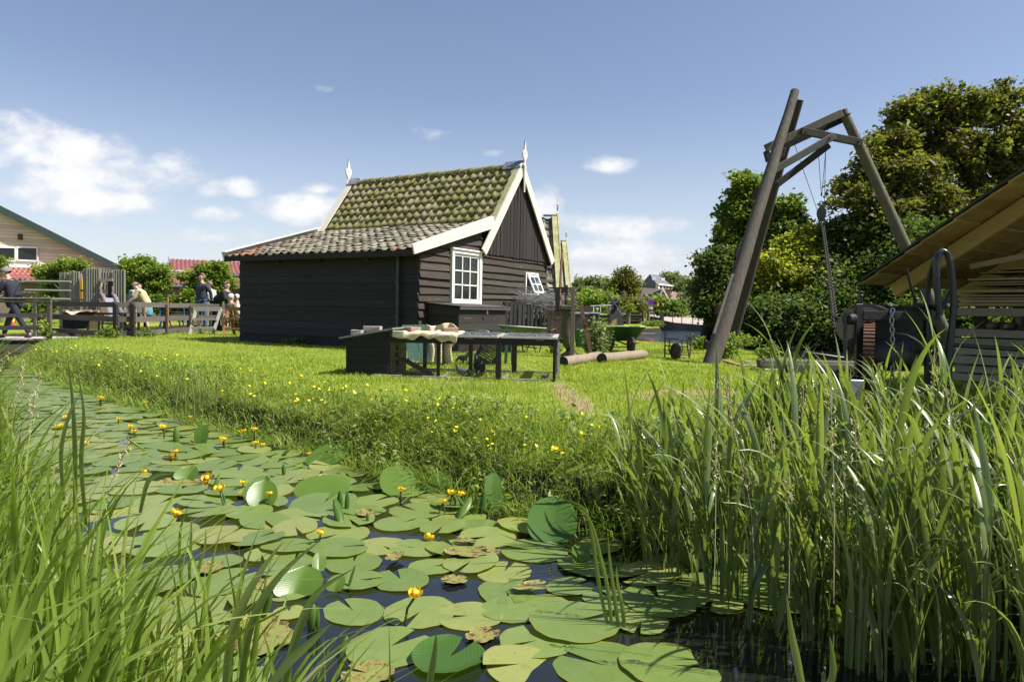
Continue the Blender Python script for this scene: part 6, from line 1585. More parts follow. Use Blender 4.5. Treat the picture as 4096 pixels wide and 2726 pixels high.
for (dx, dz, w, h, col) in ((-.03, .06, .05, .10, (.6, .04, .04)), (.02, .06, .05, .10, (.1, .5, .5)), (-.03, .165, .06, .1, (.05, .25, .6)), (.03, .165, .05, .1, (.8, .65, .05)), (0, .245, .09, .05, (.75, .7, .2)), (.06, .05, .03, .1, (.7, .1, .1))):
 m = MB(); m.box((dx, 0, dz), (w, .12, h), bev=.004); m.build('toy_block', mat_plain('toy_%d%d' % (int(col[0] * 99), int(dz * 1000)), col, .4), T)
m = MB(); m.beam(at(671, 1187, 25.0), at(671, 1310, 25.0), .04, .04, up=(0, 1, 0)); single('marker_post', m, mat_plain('orange_post', (.45, .18, .06), .7), 'thin orange post rising above the fence near the sheep', 'post')
def build_net():
 T = Th('netting_fence', 'thin electric netting with blue posts behind the sheep', 'fence', at(735, 1300, 27.0)); P = lambda x, y, d=0.0: at(x, y, 27.0 + d)
 for x in (640, 736, 832): m = MB(); m.tube([P(x, 1232), P(x, 1303)], .012, 6); T.part(m, 'blue_post', mat_plain('blue_post', (.05, .22, .55), .5) if x == 640 else bpy.data.materials['blue_post'])
 for y in (1246, 1256, 1266, 1276, 1288): m = MB(); m.tube([P(560, y), P(960, y + 4)], .004, 4); T.part(m, 'wire', M_WIRE)
build_net()
def sheep(loc, rz, label):
 T = thing('sheep', label, 'sheep', loc, rz)
 v = [(0, 0, .55), (.25, 0, .56), (.42, 0, .50), (.56, 0, .30), (.68, 0, .14), (.76, 0, .08), (-.25, 0, .57), (-.42, 0, .52), (-.50, 0, .38)]
 e = [(0, 1), (1, 2), (2, 3), (3, 4), (4, 5), (0, 6), (6, 7), (7, 8)]; r = [.24, .22, .17, .11, .085, .05, .24, .18, .05]
 for (x, y, kb) in ((.30, .11, .05), (.30, -.11, .05), (-.30, .12, -.06), (-.30, -.12, -.06)):
  b = len(v); v += [(x, y, .36), (x + kb * (-1 if x > 0 else 1.4), y, .22), (x + (0 if x > 0 else -.02), y, .10), (x, y, .02), (x + .05, y, .01)]; e += [(1 if x > 0 else 6, b), (b, b + 1), (b + 1, b + 2), (b + 2, b + 3), (b + 3, b + 4)]; r += [.10, .05, .03, .032, .025]
 skin_body('body', v, e, r, mat_plain('fleece', (.50, .42, .30), .95, c2=(.34, .28, .19), scale=12, bump=.8), T)
 for s in (-1, 1): m = MB(); m.tube([(.60, s * .06, .24), (.60, s * .13, .22), (.60, s * .17, .19)], [.02, .03, .006], 8); m.build('ear', bpy.data.materials['fleece'], T)
p = PZ(700, 1302, .4); sheep((p[0], p[1], .40), radians(-12), 'cream woolly sheep grazing with its head down behind the fence')
# --- people
def mk_skin(n, c): return mat_plain(n, c, .55, var=.12, scale=6, bump=.05)
SK1 = mk_skin('skin_a', (.55, .33, .24)); SK2 = mk_skin('skin_b', (.62, .38, .29))
def cloth(n, c, c2=None, rough=.85): return mat_plain(n, c, rough, c2=c2 or tuple(x * .6 for x in c), scale=9, bump=.35)
def dirv(a, side=0.0): return Vector((sin(a), side, -cos(a)))        # angle from straight down, positive = forwards
def person(label, loc, rz, H, skin, coat, trousers, hair, lean=0.0, neck=0.0, arms=((.1, .3), (-.1, .2)), legs=((.0, .0), (.0, .0)), hairstyle='short', seated=False, skirt=False, long_coat=False, shoes=None, arm_out=.12, shirt=None):
 """local +X is where the person faces. arms/legs: (upper, lower) angles in radians from straight down (right, left)"""
 T = thing('person', label, 'person', loc, rz); k = H / 1.75
 def S(v): return Vector(v) * k
 hipz = .93; 
 if not seated:
  d = [dirv(a) * .44 + dirv(b) * .43 for a, b in legs]; hipz = max(-x.z for x in d) + .075
 else: hipz = .50
 hip = Vector((0, 0, hipz)); up = Vector((sin(lean), 0, cos(lean))); 
 waist = hip + up * .14; chest = hip + up * .36; shl = hip + up * .50; nup = Vector((sin(lean * .6 + neck), 0, cos(lean * .6 + neck)))
 nk = shl + nup * .075; head = nk + nup * .145; crownp = head + nup * .07
 V = []; E = []; R = []
 def add(p, r, par=None):
  V.append(S(p)); R.append((r * k, r * k) if not isinstance(r, tuple) else (r[0] * k, r[1] * k))
  if par is not None: E.append((par, len(V) - 1))
  return len(V) - 1
 i0 = add(hip, (.14, .10)); i1 = add(waist, (.125, .095), i0); i2 = add(chest, (.15, .105), i1); i3 = add(shl, (.10, .08), i2); i4 = add(nk, .052, i3)
 fwd = Vector((nup.z, 0, -nup.x))
 i5 = add(head - nup * .055 + fwd * .015, (.060, .070), i4); i6 = add(head + nup * .02, (.075, .090), i5); i7 = add(crownp, (.055, .07), i6)
 add(head - nup * .022 + fwd * .105, .012, i6)      # nose
 joints = {}
 for si, sg in ((0, -1), (1, 1)):
  a, b = arms[si]; sh = shl + Vector((0, sg * .185, -.02)); el = sh + dirv(a, sg * arm_out) * .28; wr = el + dirv(b, -sg * .05) * .25
  j = add(sh, .055, i3); j = add(el, .040, j); j = add(wr, .027, j); d = dirv(b); pm = wr + d * .065; jp = add(pm, (.034, .018), j)
  joints[sg] = (sh, el, wr)
  for q in range(4):
   y = (q - 1.5) * .019; ln = (.065, .075, .07, .055)[q]; base = pm + Vector((0, y, 0)) + d * .02
   f1 = add(base, .0085, jp); f2 = add(base + d * ln * .55 + Vector((.008, 0, 0)), .008, f1); add(base + d * ln + Vector((.022, 0, 0)), .0065, f2)
  t1 = add(wr + d * .035 + Vector((.028, 0, 0)), .010, jp); add(wr + d * .075 + Vector((.045, -sg * .01, 0)), .008, t1)
 legj = {}
 for si, sg in ((0, -1), (1, 1)):
  a, b = legs[si]; hp = hip + Vector((0, sg * .095, -.04)); kn = hp + dirv(a) * .42; an = kn + dirv(b) * .41
  j = add(hp, .085, i0); j = add(kn, .056, j); j = add(an, .036, j); jt = add(an + Vector((.05, 0, -.04)), .022, j); add(an + Vector((.12, 0, -.05)), .016, jt)
  legj[sg] = (hp, kn, an)
 skin_body('body', V, E, R, skin, T, 2)
 V, E, R = [], [], []
 c0 = add(hip - up * (.02 if not long_coat else .12), (.19, .15)); c1 = add(waist, (.19, .15), c0); c2 = add(chest, (.21, .15), c1); c3 = add(shl - up * .01, (.15, .115), c2); c4 = add(shl + up * .03, (.075, .07), c3)
 for sg in (-1, 1):
  sh, el, wr = joints[sg]; j = add(sh, .085, c3); j = add(sh.lerp(el, .5), .074, j); j = add(el, .058, j); add(el.lerp(wr, .92), .046, j)
 skin_body('jacket', V, E, R, coat, T, 2)
 V, E, R = [], [], []
 if skirt:
  c0 = add(hip, (.17, .13)); c1 = add(hip - Vector((0, 0, .25)), (.19, .16), c0); add(hip - Vector((0, 0, .50)), (.20, .17), c1); skin_body('skirt', V, E, R, trousers, T, 2)
 else:
  c0 = add(hip + up * .03, (.15, .115))
  for sg in (-1, 1):
   hp, kn, an = legj[sg]; j = add(hp, .098, c0); j = add(hp.lerp(kn, .5), .088, j); j = add(kn, .074, j); j = add(kn.lerp(an, .5), .064, j); add(an + Vector((0, 0, .015)), .056, j)
  skin_body('trousers', V, E, R, trousers, T, 2)
 for sg in (-1, 1):
  hp, kn, an = legj[sg]; V, E, R = [], [], []
  j = add(an + Vector((-.045, 0, -.04)), .043); j = add(an + Vector((.04, 0, -.04)), .046, j); add(an + Vector((.15, 0, -.05)), .036, j); skin_body('shoe', V, E, R, shoes or M_SHOE, T, 1)
 def local(f, s_, u): return S(head + fwd * f + Vector((0, s_, 0)) + nup * u)
 m = MB(); n, mm_ = 16, 9; vs = []
 for i in range(mm_ + 1):
  th = (pi * .60) * i / mm_
  for q in range(n):
   ph = 2 * pi * q / n; rr = Vector((sin(th) * cos(ph), sin(th) * sin(ph), cos(th)))
   front = max(0, rr.x); dz = (.035 if hairstyle != 'bald' else .06) * front * (1 if th > 1 else 0)
   sc = (.108, .090, .100) if hairstyle != 'full' else (.122, .106, .112)
   jit = 1 + .05 * sin(ph * 5 + i * 2.1) + random.uniform(-.06, .06)
   vs.append(local(rr.x * sc[0] * jit - .012, rr.y * sc[1] * jit, rr.z * sc[2] * jit + .028 + dz))
 fs = [(i * n + q, (i + 1) * n + q, (i + 1) * n + (q + 1) % n, i * n + (q + 1) % n) for i in range(mm_) for q in range(n) if not (i >= 5 and (q <= 2 or q >= n - 3)) and not (hairstyle == 'bald' and i < 5)]
 m.add(vs, fs, .5, True); m.build('hair', hair, T)
 for sg in (-1, 1):
  m = MB(); m.ball(local(.0, sg * .083, -.01), .022 * k, 8, 6); m.build('ear', skin, T)
  m = MB(); m.ball(local(.083, sg * .033, .012), .012 * k, 8, 6); m.build('eye', M_EYE, T)
 m = MB(); m.box(local(.088, 0, -.062), (.012 * k, .045 * k, .010 * k)); m.build('mouth', M_MOUTH, T)
 if shirt:
  m = MB(); a = chest + fwd * 0 + Vector((up.z, 0, -up.x)) * .128; b = shl + Vector((up.z, 0, -up.x)) * .098 + up * .02; c = waist + Vector((up.z, 0, -up.x)) * .118
  m.add([S(b + Vector((0, -.05, 0))), S(b + Vector((0, .05, 0))), S(a + Vector((.012, .04, 0))), S(c + Vector((.012, .02, 0))), S(c + Vector((.012, -.02, 0))), S(a + Vector((.012, -.04, 0)))], [(0, 1, 2, 5), (5, 2, 3, 4)], .5); o = m.build('shirt', shirt, T); sm = o.modifiers.new('t', 'SOLIDIFY'); sm.thickness = .02
 m = MB(); ring = [S(shl + up * .045 + Vector((cos(a) * .072 * up.z, sin(a) * .078, -cos(a) * .072 * up.x))) for a in np.linspace(0, 2 * pi, 15)]; m.tube(ring, .016 * k, 8, caps=False); m.build('collar', coat, T)
 return T
M_SHOE = cloth('shoe_leather', (.06, .045, .04), rough=.4); M_EYE = mat_plain('eye', (.03, .02, .015), .2); M_MOUTH = mat_plain('lips', (.32, .12, .10), .5)
H_GREY = mat_plain('grey_hair', (.20, .18, .16), .8, c2=(.08, .07, .065), scale=60, bump=.8); H_WHITE = mat_plain('white_hair', (.50, .47, .42), .8, c2=(.28, .26, .23), scale=60, bump=.8)
H_BROWN = mat_plain('brown_hair', (.20, .14, .10), .7, c2=(.09, .06, .045), scale=60, bump=.8)
C_NAVY = cloth('navy_cloth', (.018, .020, .035)); C_DENIM = cloth('dark_denim', (.035, .042, .055), (.06, .065, .075)); C_JEANS = cloth('blue_jeans', (.05, .085, .16), (.10, .15, .24))
C_LIGHT = cloth('light_blue_grey', (.34, .37, .44)); C_BEIGE = cloth('beige_cloth', (.58, .47, .26), (.44, .35, .19)); C_TEAL = cloth('teal_cloth', (.12, .38, .42)); C_WHITE = cloth('white_cloth', (.75, .73, .72), (.6, .58, .58)); C_TAN = cloth('tan_cloth', (.26, .20, .10)); C_GREY = cloth('grey_cloth', (.22, .21, .21))
def gp(x, Y, z=.4):
 p = PY(x, 1300, Y); return (float(p[0]), float(p[1]), z)
X0 = gp(62, 17.3); zd = float(at(62, 1352, 17.3).z)
person('person in dark navy clothes striding left across the footbridge with a shiny black bag', (X0[0], X0[1], zd), radians(181), 1.83, SK1, C_NAVY, C_NAVY, H_GREY, lean=.22, neck=.32, arms=((.25, 1.35), (.5, 1.5)), legs=((.52, .35), (-.42, -.62)), hairstyle='full', arm_out=.10)
m = MB(); c = at(75, 1196, 16.98); m.ball((0, 0, 0), (.17, .06, .115), 16, 10); m.tube([(-.12, 0, .08), (-.05, -.02, .22), (.05, .0, .42), (.02, .05, .55)], .008, 6); o = m.build('shoulder_bag', mat_plain('patent_black', (.012, .012, .014), .12)); o.location = c; tag(o, 'shiny black bag at the hip of the striding person', 'bag')
person('person in light blue grey jacket with white shirt stooping towards the person in beige', gp(528, 23.2), radians(-25), 1.66, SK2, C_LIGHT, C_GREY, H_WHITE, lean=.50, neck=.35, arms=((.4, .9), (.3, .8)), legs=((.35, -.35), (.25, -.45)), hairstyle='bald', shirt=C_WHITE)
person('person in beige jacket and teal skirt bending down beside the fence', gp(590, 22.8), radians(185), 1.64, SK2, C_BEIGE, C_TEAL, H_GREY, lean=.52, neck=.45, arms=((.5, .9), (.4, .9)), legs=((.2, -.2), (.1, -.25)), hairstyle='full', skirt=True, long_coat=True)
person('person in dark denim jacket and jeans standing with hands behind the back', gp(808, 23.6), radians(248), 1.88, SK1, C_DENIM, C_JEANS, H_BROWN, lean=.02, neck=-.05, arms=((-.45, -.15), (-.45, -.15)), legs=((.06, .0), (-.06, -.06)), arm_out=.26)
person('person with brown hair mostly hidden behind the one in denim', gp(838, 24.8), radians(140), 1.66, SK2, C_WHITE, C_GREY, H_BROWN, arms=((.1, .4), (.1, .4)), hairstyle='full')
person('person in dark navy suit leaning forward over the bench on stretched arms', gp(862, 23.0), radians(-8), 1.80, SK1, C_NAVY, C_NAVY, H_BROWN, lean=.92, neck=-.55, arms=((.35, .15), (.3, .1)), legs=((.05, -.1), (-.12, -.2)))
def bench(x, Y, label, w=.9, rz=0.0):
 p = gp(x, Y); T = thing('bench', label, 'bench', p, rz, 'benches behind the sawhorses')
 for y in (-.12, .0, .12): m = MB(); m.box((0, y, .45), (w, .10, .03)); m.build('seat_board', M_FENCE, T)
 for sx in (-1, 1):
  for y in (-.1, .1): m = MB(); m.box((sx * w * .42, y, .215), (.06, .05, .43)); m.build('leg', M_FENCEPOST, T)
bench(918, 22.6, 'wooden bench under the person in the tan jacket'); bench(955, 23.6, 'wooden bench under the person in the white blouse')
person('person with white hair and tan jacket sitting with the back to the lawn', gp(920, 22.6), radians(60), 1.60, SK2, C_TAN, C_TAN, H_WHITE, lean=.08, arms=((.2, .9), (.2, .9)), legs=((1.45, .05), (1.45, .05)), seated=True, hairstyle='full')
person('person with white curls and white blouse sitting beside the house corner', gp(953, 23.6), radians(215), 1.60, SK2, C_WHITE, C_BEIGE, H_WHITE, lean=.05, neck=.1, arms=((.3, 1.2), (.3, 1.2)), legs=((1.45, .05), (1.45, .05)), seated=True, hairstyle='full')
# --- pleached trees and bushes on the left
LG = 'pleached trees before the buildings'
def e_(*a): return ell(*a)
tree('pleached_tree', 'pleached tree at the left edge rising behind the palisade play tower', 'tree', gz(310, 1300), [e_(200, 1085, 44, 22, 28), e_(275, 1062, 62, 24, 28), e_(330, 1075, 25, 20, 28), e_(170, 1090, 20, 25, 28), e_(210, 1135, 36, 18, 28), e_(205, 1175, 32, 14, 28)], 150, 42, .20, .085, M_LF_BRIGHT, .09, 41, LG)
tree('pleached_tree', 'pleached tree between the play tower and the stooping couple', 'tree', gz(585, 1295), [e_(545, 1065, 50, 24, 29), e_(590, 1052, 40, 16, 29), e_(625, 1090, 50, 26, 29), e_(560, 1115, 62, 28, 29), e_(625, 1140, 42, 24, 29), e_(530, 1160, 32, 20, 29), e_(600, 1175, 36, 24, 29), e_(515, 1095, 16, 30, 29)], 260, 44, .22, .088, M_LF_BRIGHT, .09, 42, LG)
tree('pleached_tree', 'pleached tree behind the person in the denim jacket', 'tree', gz(850, 1295), [e_(820, 1082, 36, 18, 28), e_(878, 1078, 40, 20, 28), e_(755, 1112, 28, 20, 28), e_(905, 1122, 34, 18, 28), e_(840, 1125, 50, 20, 28), e_(870, 1160, 36, 20, 28), e_(775, 1150, 26, 20, 28), e_(845, 1190, 30, 22, 28), e_(750, 1210, 18, 24, 28)], 230, 42, .19, .082, M_LF_BRIGHT, .09, 43, LG)
for (nm, lb, bx, by, es, n, mt, sd) in (
 ('bush', 'leafy bush behind the footbridge rails', 130, 1290, [e_(115, 1235, 26, 22, 26), e_(190, 1225, 26, 28, 26), e_(150, 1245, 30, 16, 26)], 60, M_LF_MID, 51),
 ('bush', 'leafy bush behind the sheep and the orange post', 640, 1290, [e_(640, 1205, 26, 22, 27.5), e_(690, 1218, 22, 16, 27.5), e_(660, 1235, 30, 14, 27.5)], 60, M_LF_MID, 52),
 ('bush', 'leafy bush left of the person in denim', 755, 1290, [e_(752, 1195, 16, 26, 27.5), e_(745, 1225, 20, 16, 27.5)], 40, M_LF_BRIGHT, 53),
 ('bush', 'leafy bush under the pleached tree near the seated people', 860, 1290, [e_(850, 1215, 26, 26, 27)], 34, M_LF_BRIGHT, 54),
 ('tree', 'tree top at the far left edge of the photo', 5, 1290, [e_(0, 1055, 14, 16, 29), e_(-40, 1080, 36, 40, 29)], 60, M_LF_BRIGHT, 55)):
 tree(nm, lb, nm, gz(bx, by), es, n, 42, .2, .085, mt, .04, sd, 'bushes behind the fence' if nm == 'bush' else LG, limbs=False)
# --- beyond the yard: canal wall, road, houses, mill, willows
M_CONC = mat_plain('dark_canal_wall', (.075, .075, .068), .9, c2=(.04, .04, .036), scale=2, pos=True)
M_ROADM = mat_plain('pale_road', (.40, .34, .29), .9, c2=(.33, .28, .24), scale=.6, pos=True)
def wall_strip(name, tops, zb, th, mat, label, cat):
 T = None; m = MB()
 for a, b in zip(tops[:-1], tops[1:]): m.prism([a, b, (b[0], b[1], zb), (a[0], a[1], zb)], (0, th, 0))
 return single(name, m, mat, label, cat)
def wp(x, y, Y): return tuple(at(x, y, Y))
wall_strip('canal_wall', [wp(2590, 1262, 51.5), wp(2640, 1270, 50.6)], -.5, .25, M_CONC, 'dark canal wall left of the square pillar', 'wall')
wall_strip('canal_wall', [wp(2646, 1281, 50.2), wp(2700, 1292, 50.0), wp(2760, 1297, 49.8), wp(2900, 1303, 49.2), wp(2960, 1306, 48.9)], -.5, .25, M_CONC, 'long dark canal wall along the pale road', 'wall')
m = MB(); m.beam(at(2647, 1253, 50.1), at(2647, 1310, 50.1), .26, .3, up=(0, 1, 0)); single('wall_pillar', m, M_CONC, 'square grey pillar at the bend of the canal wall', 'pillar')
P_ = [wp(2596, 1266, 52.0), wp(2646, 1279, 50.5), wp(2700, 1290, 50.3), wp(2800, 1298, 50.0), wp(2960, 1305, 49.4), wp(3100, 1300, 60), wp(2930, 1275, 66), wp(2800, 1271, 66), wp(2700, 1266, 66), wp(2600, 1257, 66)]
me = bpy.data.meshes.new('road'); me.from_pydata(P_, [], [tuple(range(10))[::-1]]); me.materials.append(M_ROADM); o = bpy.data.objects.new('road', me); COL.objects.link(o); tag(o, 'pale paved road sloping along the canal', 'road', kind='structure')
me.update()
if me.polygons[0].normal.z < 0: me.flip_normals()
def build_railing(label, pts, posts, Yb, mat, drop, grp=None, r=.028):
 T = Th('railing', label, 'railing', at(*pts[0])); m = MB(); m.tube([at(*p) for p in pts], r, 8); T.part(m, 'rail', mat)
 for (x, y0, y1, Y) in posts: m = MB(); m.tube([at(x, y0, Y), at(x, y1, Y)], r * 1.1, 8); T.part(m, 'post', mat)
 return T
build_railing('dark handrail along the canal side of the road', [(2603, 1240, 51.5), (2655, 1250, 50.5), (2700, 1256, 50.2), (2760, 1259, 50), (2832, 1262, 49.8)], [(2617, 1243, 1268, 51.5), (2691, 1255, 1290, 50.2), (2727, 1258, 1295, 50.1), (2771, 1248, 1297, 50), (2795, 1248, 1299, 50), (2826, 1261, 1302, 49.8)], 50, mat_plain('dark_rail', (.10, .09, .08), .6), 0)
T = build_railing('tall grey mesh fence on the far side of the road', [(2555, 1222, 66), (2700, 1229, 64), (2800, 1237, 63), (2850, 1241, 63)], [(2653, 1226, 1262, 65), (2723, 1230, 1268, 64), (2800, 1237, 1270, 63), (2575, 1222, 1256, 66)], 64, M_GALV, 0, r=.03)
me = bpy.data.meshes.new('wire_mesh')
build_railing('white metal bridge rail behind the bins', [(2362, 1223, 46), (2440, 1221, 46), (2480, 1226, 46)], [(2374, 1223, 1248, 46), (2402, 1221, 1248, 46), (2440, 1221, 1248, 46)], 46, mat_plain('pale_rail', (.55, .58, .58), .5), 0, r=.03)
def hip_house():
 Y0 = 92.0; T = Th('villa', 'large house with a steep dark slate hip roof and pale dormer band', 'house', at(2620, 1230, Y0)); P = lambda x, y, d=0.0: at(x, y, Y0 + d)
 s_ = mat_plain('slate_roof', (.10, .095, .10), .75, c2=(.15, .14, .14), scale=1.2, bump=.2)
 A, B = P(2599, 1096, 3), P(2636, 1100, 6); 
 c = [P(2556, 1146, 4), P(2634, 1146, -3), P(2692, 1146, 6), P(2640, 1143, 14)]
 m = MB(); m.add([A, B] + c, [(2, 3, 0), (3, 4, 1, 0), (4, 5, 1), (5, 2, 0, 1)], .5); T.part(m, 'roof', s_)
 m = MB(); m.prism([P(2560, 1146, 4), P(2634, 1146, -2.6), P(2634, 1250, -2.6), P(2560, 1250, 4)], (0, 6, 0)); m.prism([P(2634, 1146, -2.6), P(2688, 1146, 6), P(2688, 1250, 6), P(2634, 1250, -2.6)], (0, 4, 0)); T.part(m, 'wall', M_BROWNBRICK)
 m = MB(); m.prism([P(2632, 1138, -3.6), P(2689, 1144, 4.6), P(2689, 1157, 4.6), P(2632, 1154, -3.6)], (0, 1.5, 0)); T.part(m, 'dormer', mat_plain('cream_dormer', (.52, .50, .38), .6))
 m = MB(); m.beam(P(2630, 1136, -3.9), P(2690, 1143, 4.4), .3, .16); T.part(m, 'dormer_gutter', M_WHITE)
 for t in (.15, .38, .58, .8):
  a = P(2632, 1138, -3.7).lerp(P(2689, 1144, 4.5), t); m = MB(); m.box((a.x, a.y - .05, a.z - .28), (.45, .06, .34)); T.part(m, 'window', M_GLASS)
 for (x, y, d) in ((2616, 1114, 0), (2652, 1118, 4)):
  m = MB(); m.box(P(x, y, d - .8), (.5, .1, .6), RX(-.7)); T.part(m, 'skylight', mat_plain('skylight_%d' % x, (.3, .33, .36), .2))
hip_house()
def gable_white():
 Y0 = 66.0; T = Th('gabled_house', 'small brick house with a tall white edged gable and brown tiled roof', 'house', at(2655, 1240, Y0)); P = lambda x, y, d=0.0: at(x, y, Y0 + d)
 m = MB(); m.beam(P(2652, 1157), P(2632, 1190), .10, .28, up=(0, 1, 0)); T.part(m, 'barge_board', M_WHITE)
 m = MB(); m.beam(P(2652, 1157), P(2686, 1218, -.6), .10, .28, up=(0, 1, 0)); T.part(m, 'barge_board', M_WHITE)
 m = MB(); m.prism([P(2652, 1160, .2), P(2634, 1190, .2), P(2620, 1212, .2), P(2620, 1245, .2), P(2682, 1245, .2), P(2683, 1214, .2)], (0, 5, 0)); T.part(m, 'wall', mat_plain('red_brown_brick', (.16, .075, .055), .9, c2=(.10, .055, .04), scale=2))
 m = MB(); m.add([P(2652, 1156, .1), P(2632, 1190, .1), P(2560, 1188, 2.0), P(2572, 1150, 6.5)], [(0, 1, 2, 3)], .5); T.part(m, 'roof', mat_plain('brown_tiles', (.15, .12, .10), .85, c2=(.10, .08, .07), scale=2))
 m = MB(); m.prism([P(2585, 1190, 1), P(2632, 1190, .3), P(2632, 1245, .3), P(2585, 1245, 1)], (0, 4, 0)); T.part(m, 'side_wall', M_BROWNBRICK)
 m = MB(); m.prism([P(2648, 1167, 9), P(2666, 1154, 9), P(2682, 1180, 9), P(2682, 1200, 9), P(2648, 1200, 9)], (0, 3, 0)); T.part(m, 'rear_gable', M_BROWNBRICK)
gable_white()
def thatch():
 Y0 = 78.0; T = Th('low_house', 'low dark walled house with brown roof right of the white gable', 'house', at(2710, 1240, Y0)); P = lambda x, y, d=0.0: at(x, y, Y0 + d)
 m = MB(); m.add([P(2677, 1202), P(2741, 1202), P(2742, 1179, 4), P(2690, 1179, 4)], [(0, 1, 2, 3)], .5); T.part(m, 'roof', mat_plain('brown_thatch', (.20, .16, .11), .95, c2=(.14, .115, .08), scale=3))
 m = MB(); m.prism([P(2680, 1202, .3), P(2741, 1202, .3), P(2741, 1240, .3), P(2680, 1240, .3)], (0, 5, 0)); T.part(m, 'wall', mat_plain('dark_wall', (.03, .035, .04), .8))
 m = MB(); m.add([P(2680, 1180, 4), P(2716, 1178, 4), P(2728, 1168, 8), P(2686, 1170, 8)], [(0, 1, 2, 3)], .5); T.part(m, 'upper_roof', mat_plain('red_tile_far', (.30, .14, .10), .8, c2=(.2, .1, .08)))
 m = MB(); m.prism([P(2714, 1179, 3.9), P(2728, 1169, 3.9), P(2741, 1179, 3.9)], (0, 4, 0)); T.part(m, 'gable', mat_plain('grey_gable', (.09, .09, .10), .8))
thatch()
def long_house():
 Y0 = 72.0; T = Th('long_house', 'long low house with brown tiled roof and brick chimney behind the bushes', 'house', at(2400, 1240, Y0)); P = lambda x, y, d=0.0: at(x, y, Y0 + d)
 m = MB(); m.add([P(2346, 1196), P(2480, 1194), P(2480, 1164, 4), P(2355, 1166, 4)], [(0, 1, 2, 3)], .5); T.part(m, 'roof', mat_plain('brown_tiles_far', (.155, .135, .11), .85, c2=(.11, .095, .08), scale=1.5))
 m = MB(); m.prism([P(2348, 1196, .3), P(2480, 1194, .3), P(2480, 1240, .3), P(2348, 1240, .3)], (0, 7, 0)); T.part(m, 'wall', M_BROWNBRICK)
 m = MB(); m.box(P(2411, 1158, 3.6), (.35, .35, .9)); T.part(m, 'chimney', M_BROWNBRICK)
 m = MB(); m.beam(P(2342, 1192, -.1), P(2353, 1164, 3.9), .08, .2); T.part(m, 'verge_board', M_WHITE)
 Y1 = 84
 m = MB()
long_house()
def roof_left():
 Y0 = 60.0; T = Th('low_house', 'grey tiled roof corner showing between the tall post and the bushes', 'house', at(2290, 1240, Y0)); P = lambda x, y, d=0.0: at(x, y, Y0 + d)
 m = MB(); m.add([P(2240, 1200), P(2303, 1200), P(2302, 1148, 4), P(2287, 1137, 5), P(2262, 1160, 5)], [(0, 1, 2, 3, 4)], .5); T.part(m, 'roof', mat_plain('grey_tiles_far', (.15, .14, .125), .85, c2=(.10, .095, .085), scale=1.5))
 m = MB(); m.prism([P(2242, 1200, .3), P(2303, 1200, .3), P(2303, 1240, .3), P(2242, 1240, .3)], (0, 5, 0)); T.part(m, 'wall', M_BROWNBRICK)
 m = MB(); m.box(P(2289, 1136, 5), (.5, .5, .3)); T.part(m, 'ridge_cap', M_IRON)
roof_left()
def white_hut():
 Y0 = 62.0; T = Th('garden_room', 'dark boarded garden room with a row of white framed windows', 'garden room', at(2570, 1240, Y0)); P = lambda x, y, d=0.0: at(x, y, Y0 + d)
 m = MB(); m.prism([P(2546, 1208), P(2596, 1209), P(2596, 1240), P(2546, 1240)], (0, 3, 0)); T.part(m, 'wall', M_BLACKBOARD)
 m = MB(); m.prism([P(2546, 1190, .1), P(2596, 1191, .1), P(2596, 1206, .1), P(2546, 1205, .1)], (0, .05, 0)); T.part(m, 'glazing', M_GLASS)
 for x in (2548, 2558, 2568, 2578, 2588, 2595): m = MB(); m.beam(P(x, 1188), P(x, 1208), .07, .07, up=(0, 1, 0)); T.part(m, 'window_post', M_WHITE)
 for y in (1189, 1207): m = MB(); m.beam(P(2545, y), P(2597, y + 1), .08, .08); T.part(m, 'window_rail', M_WHITE)
white_hut()
mat_sail = mat_plain('sail_lattice', (.17, .16, .15), .8)
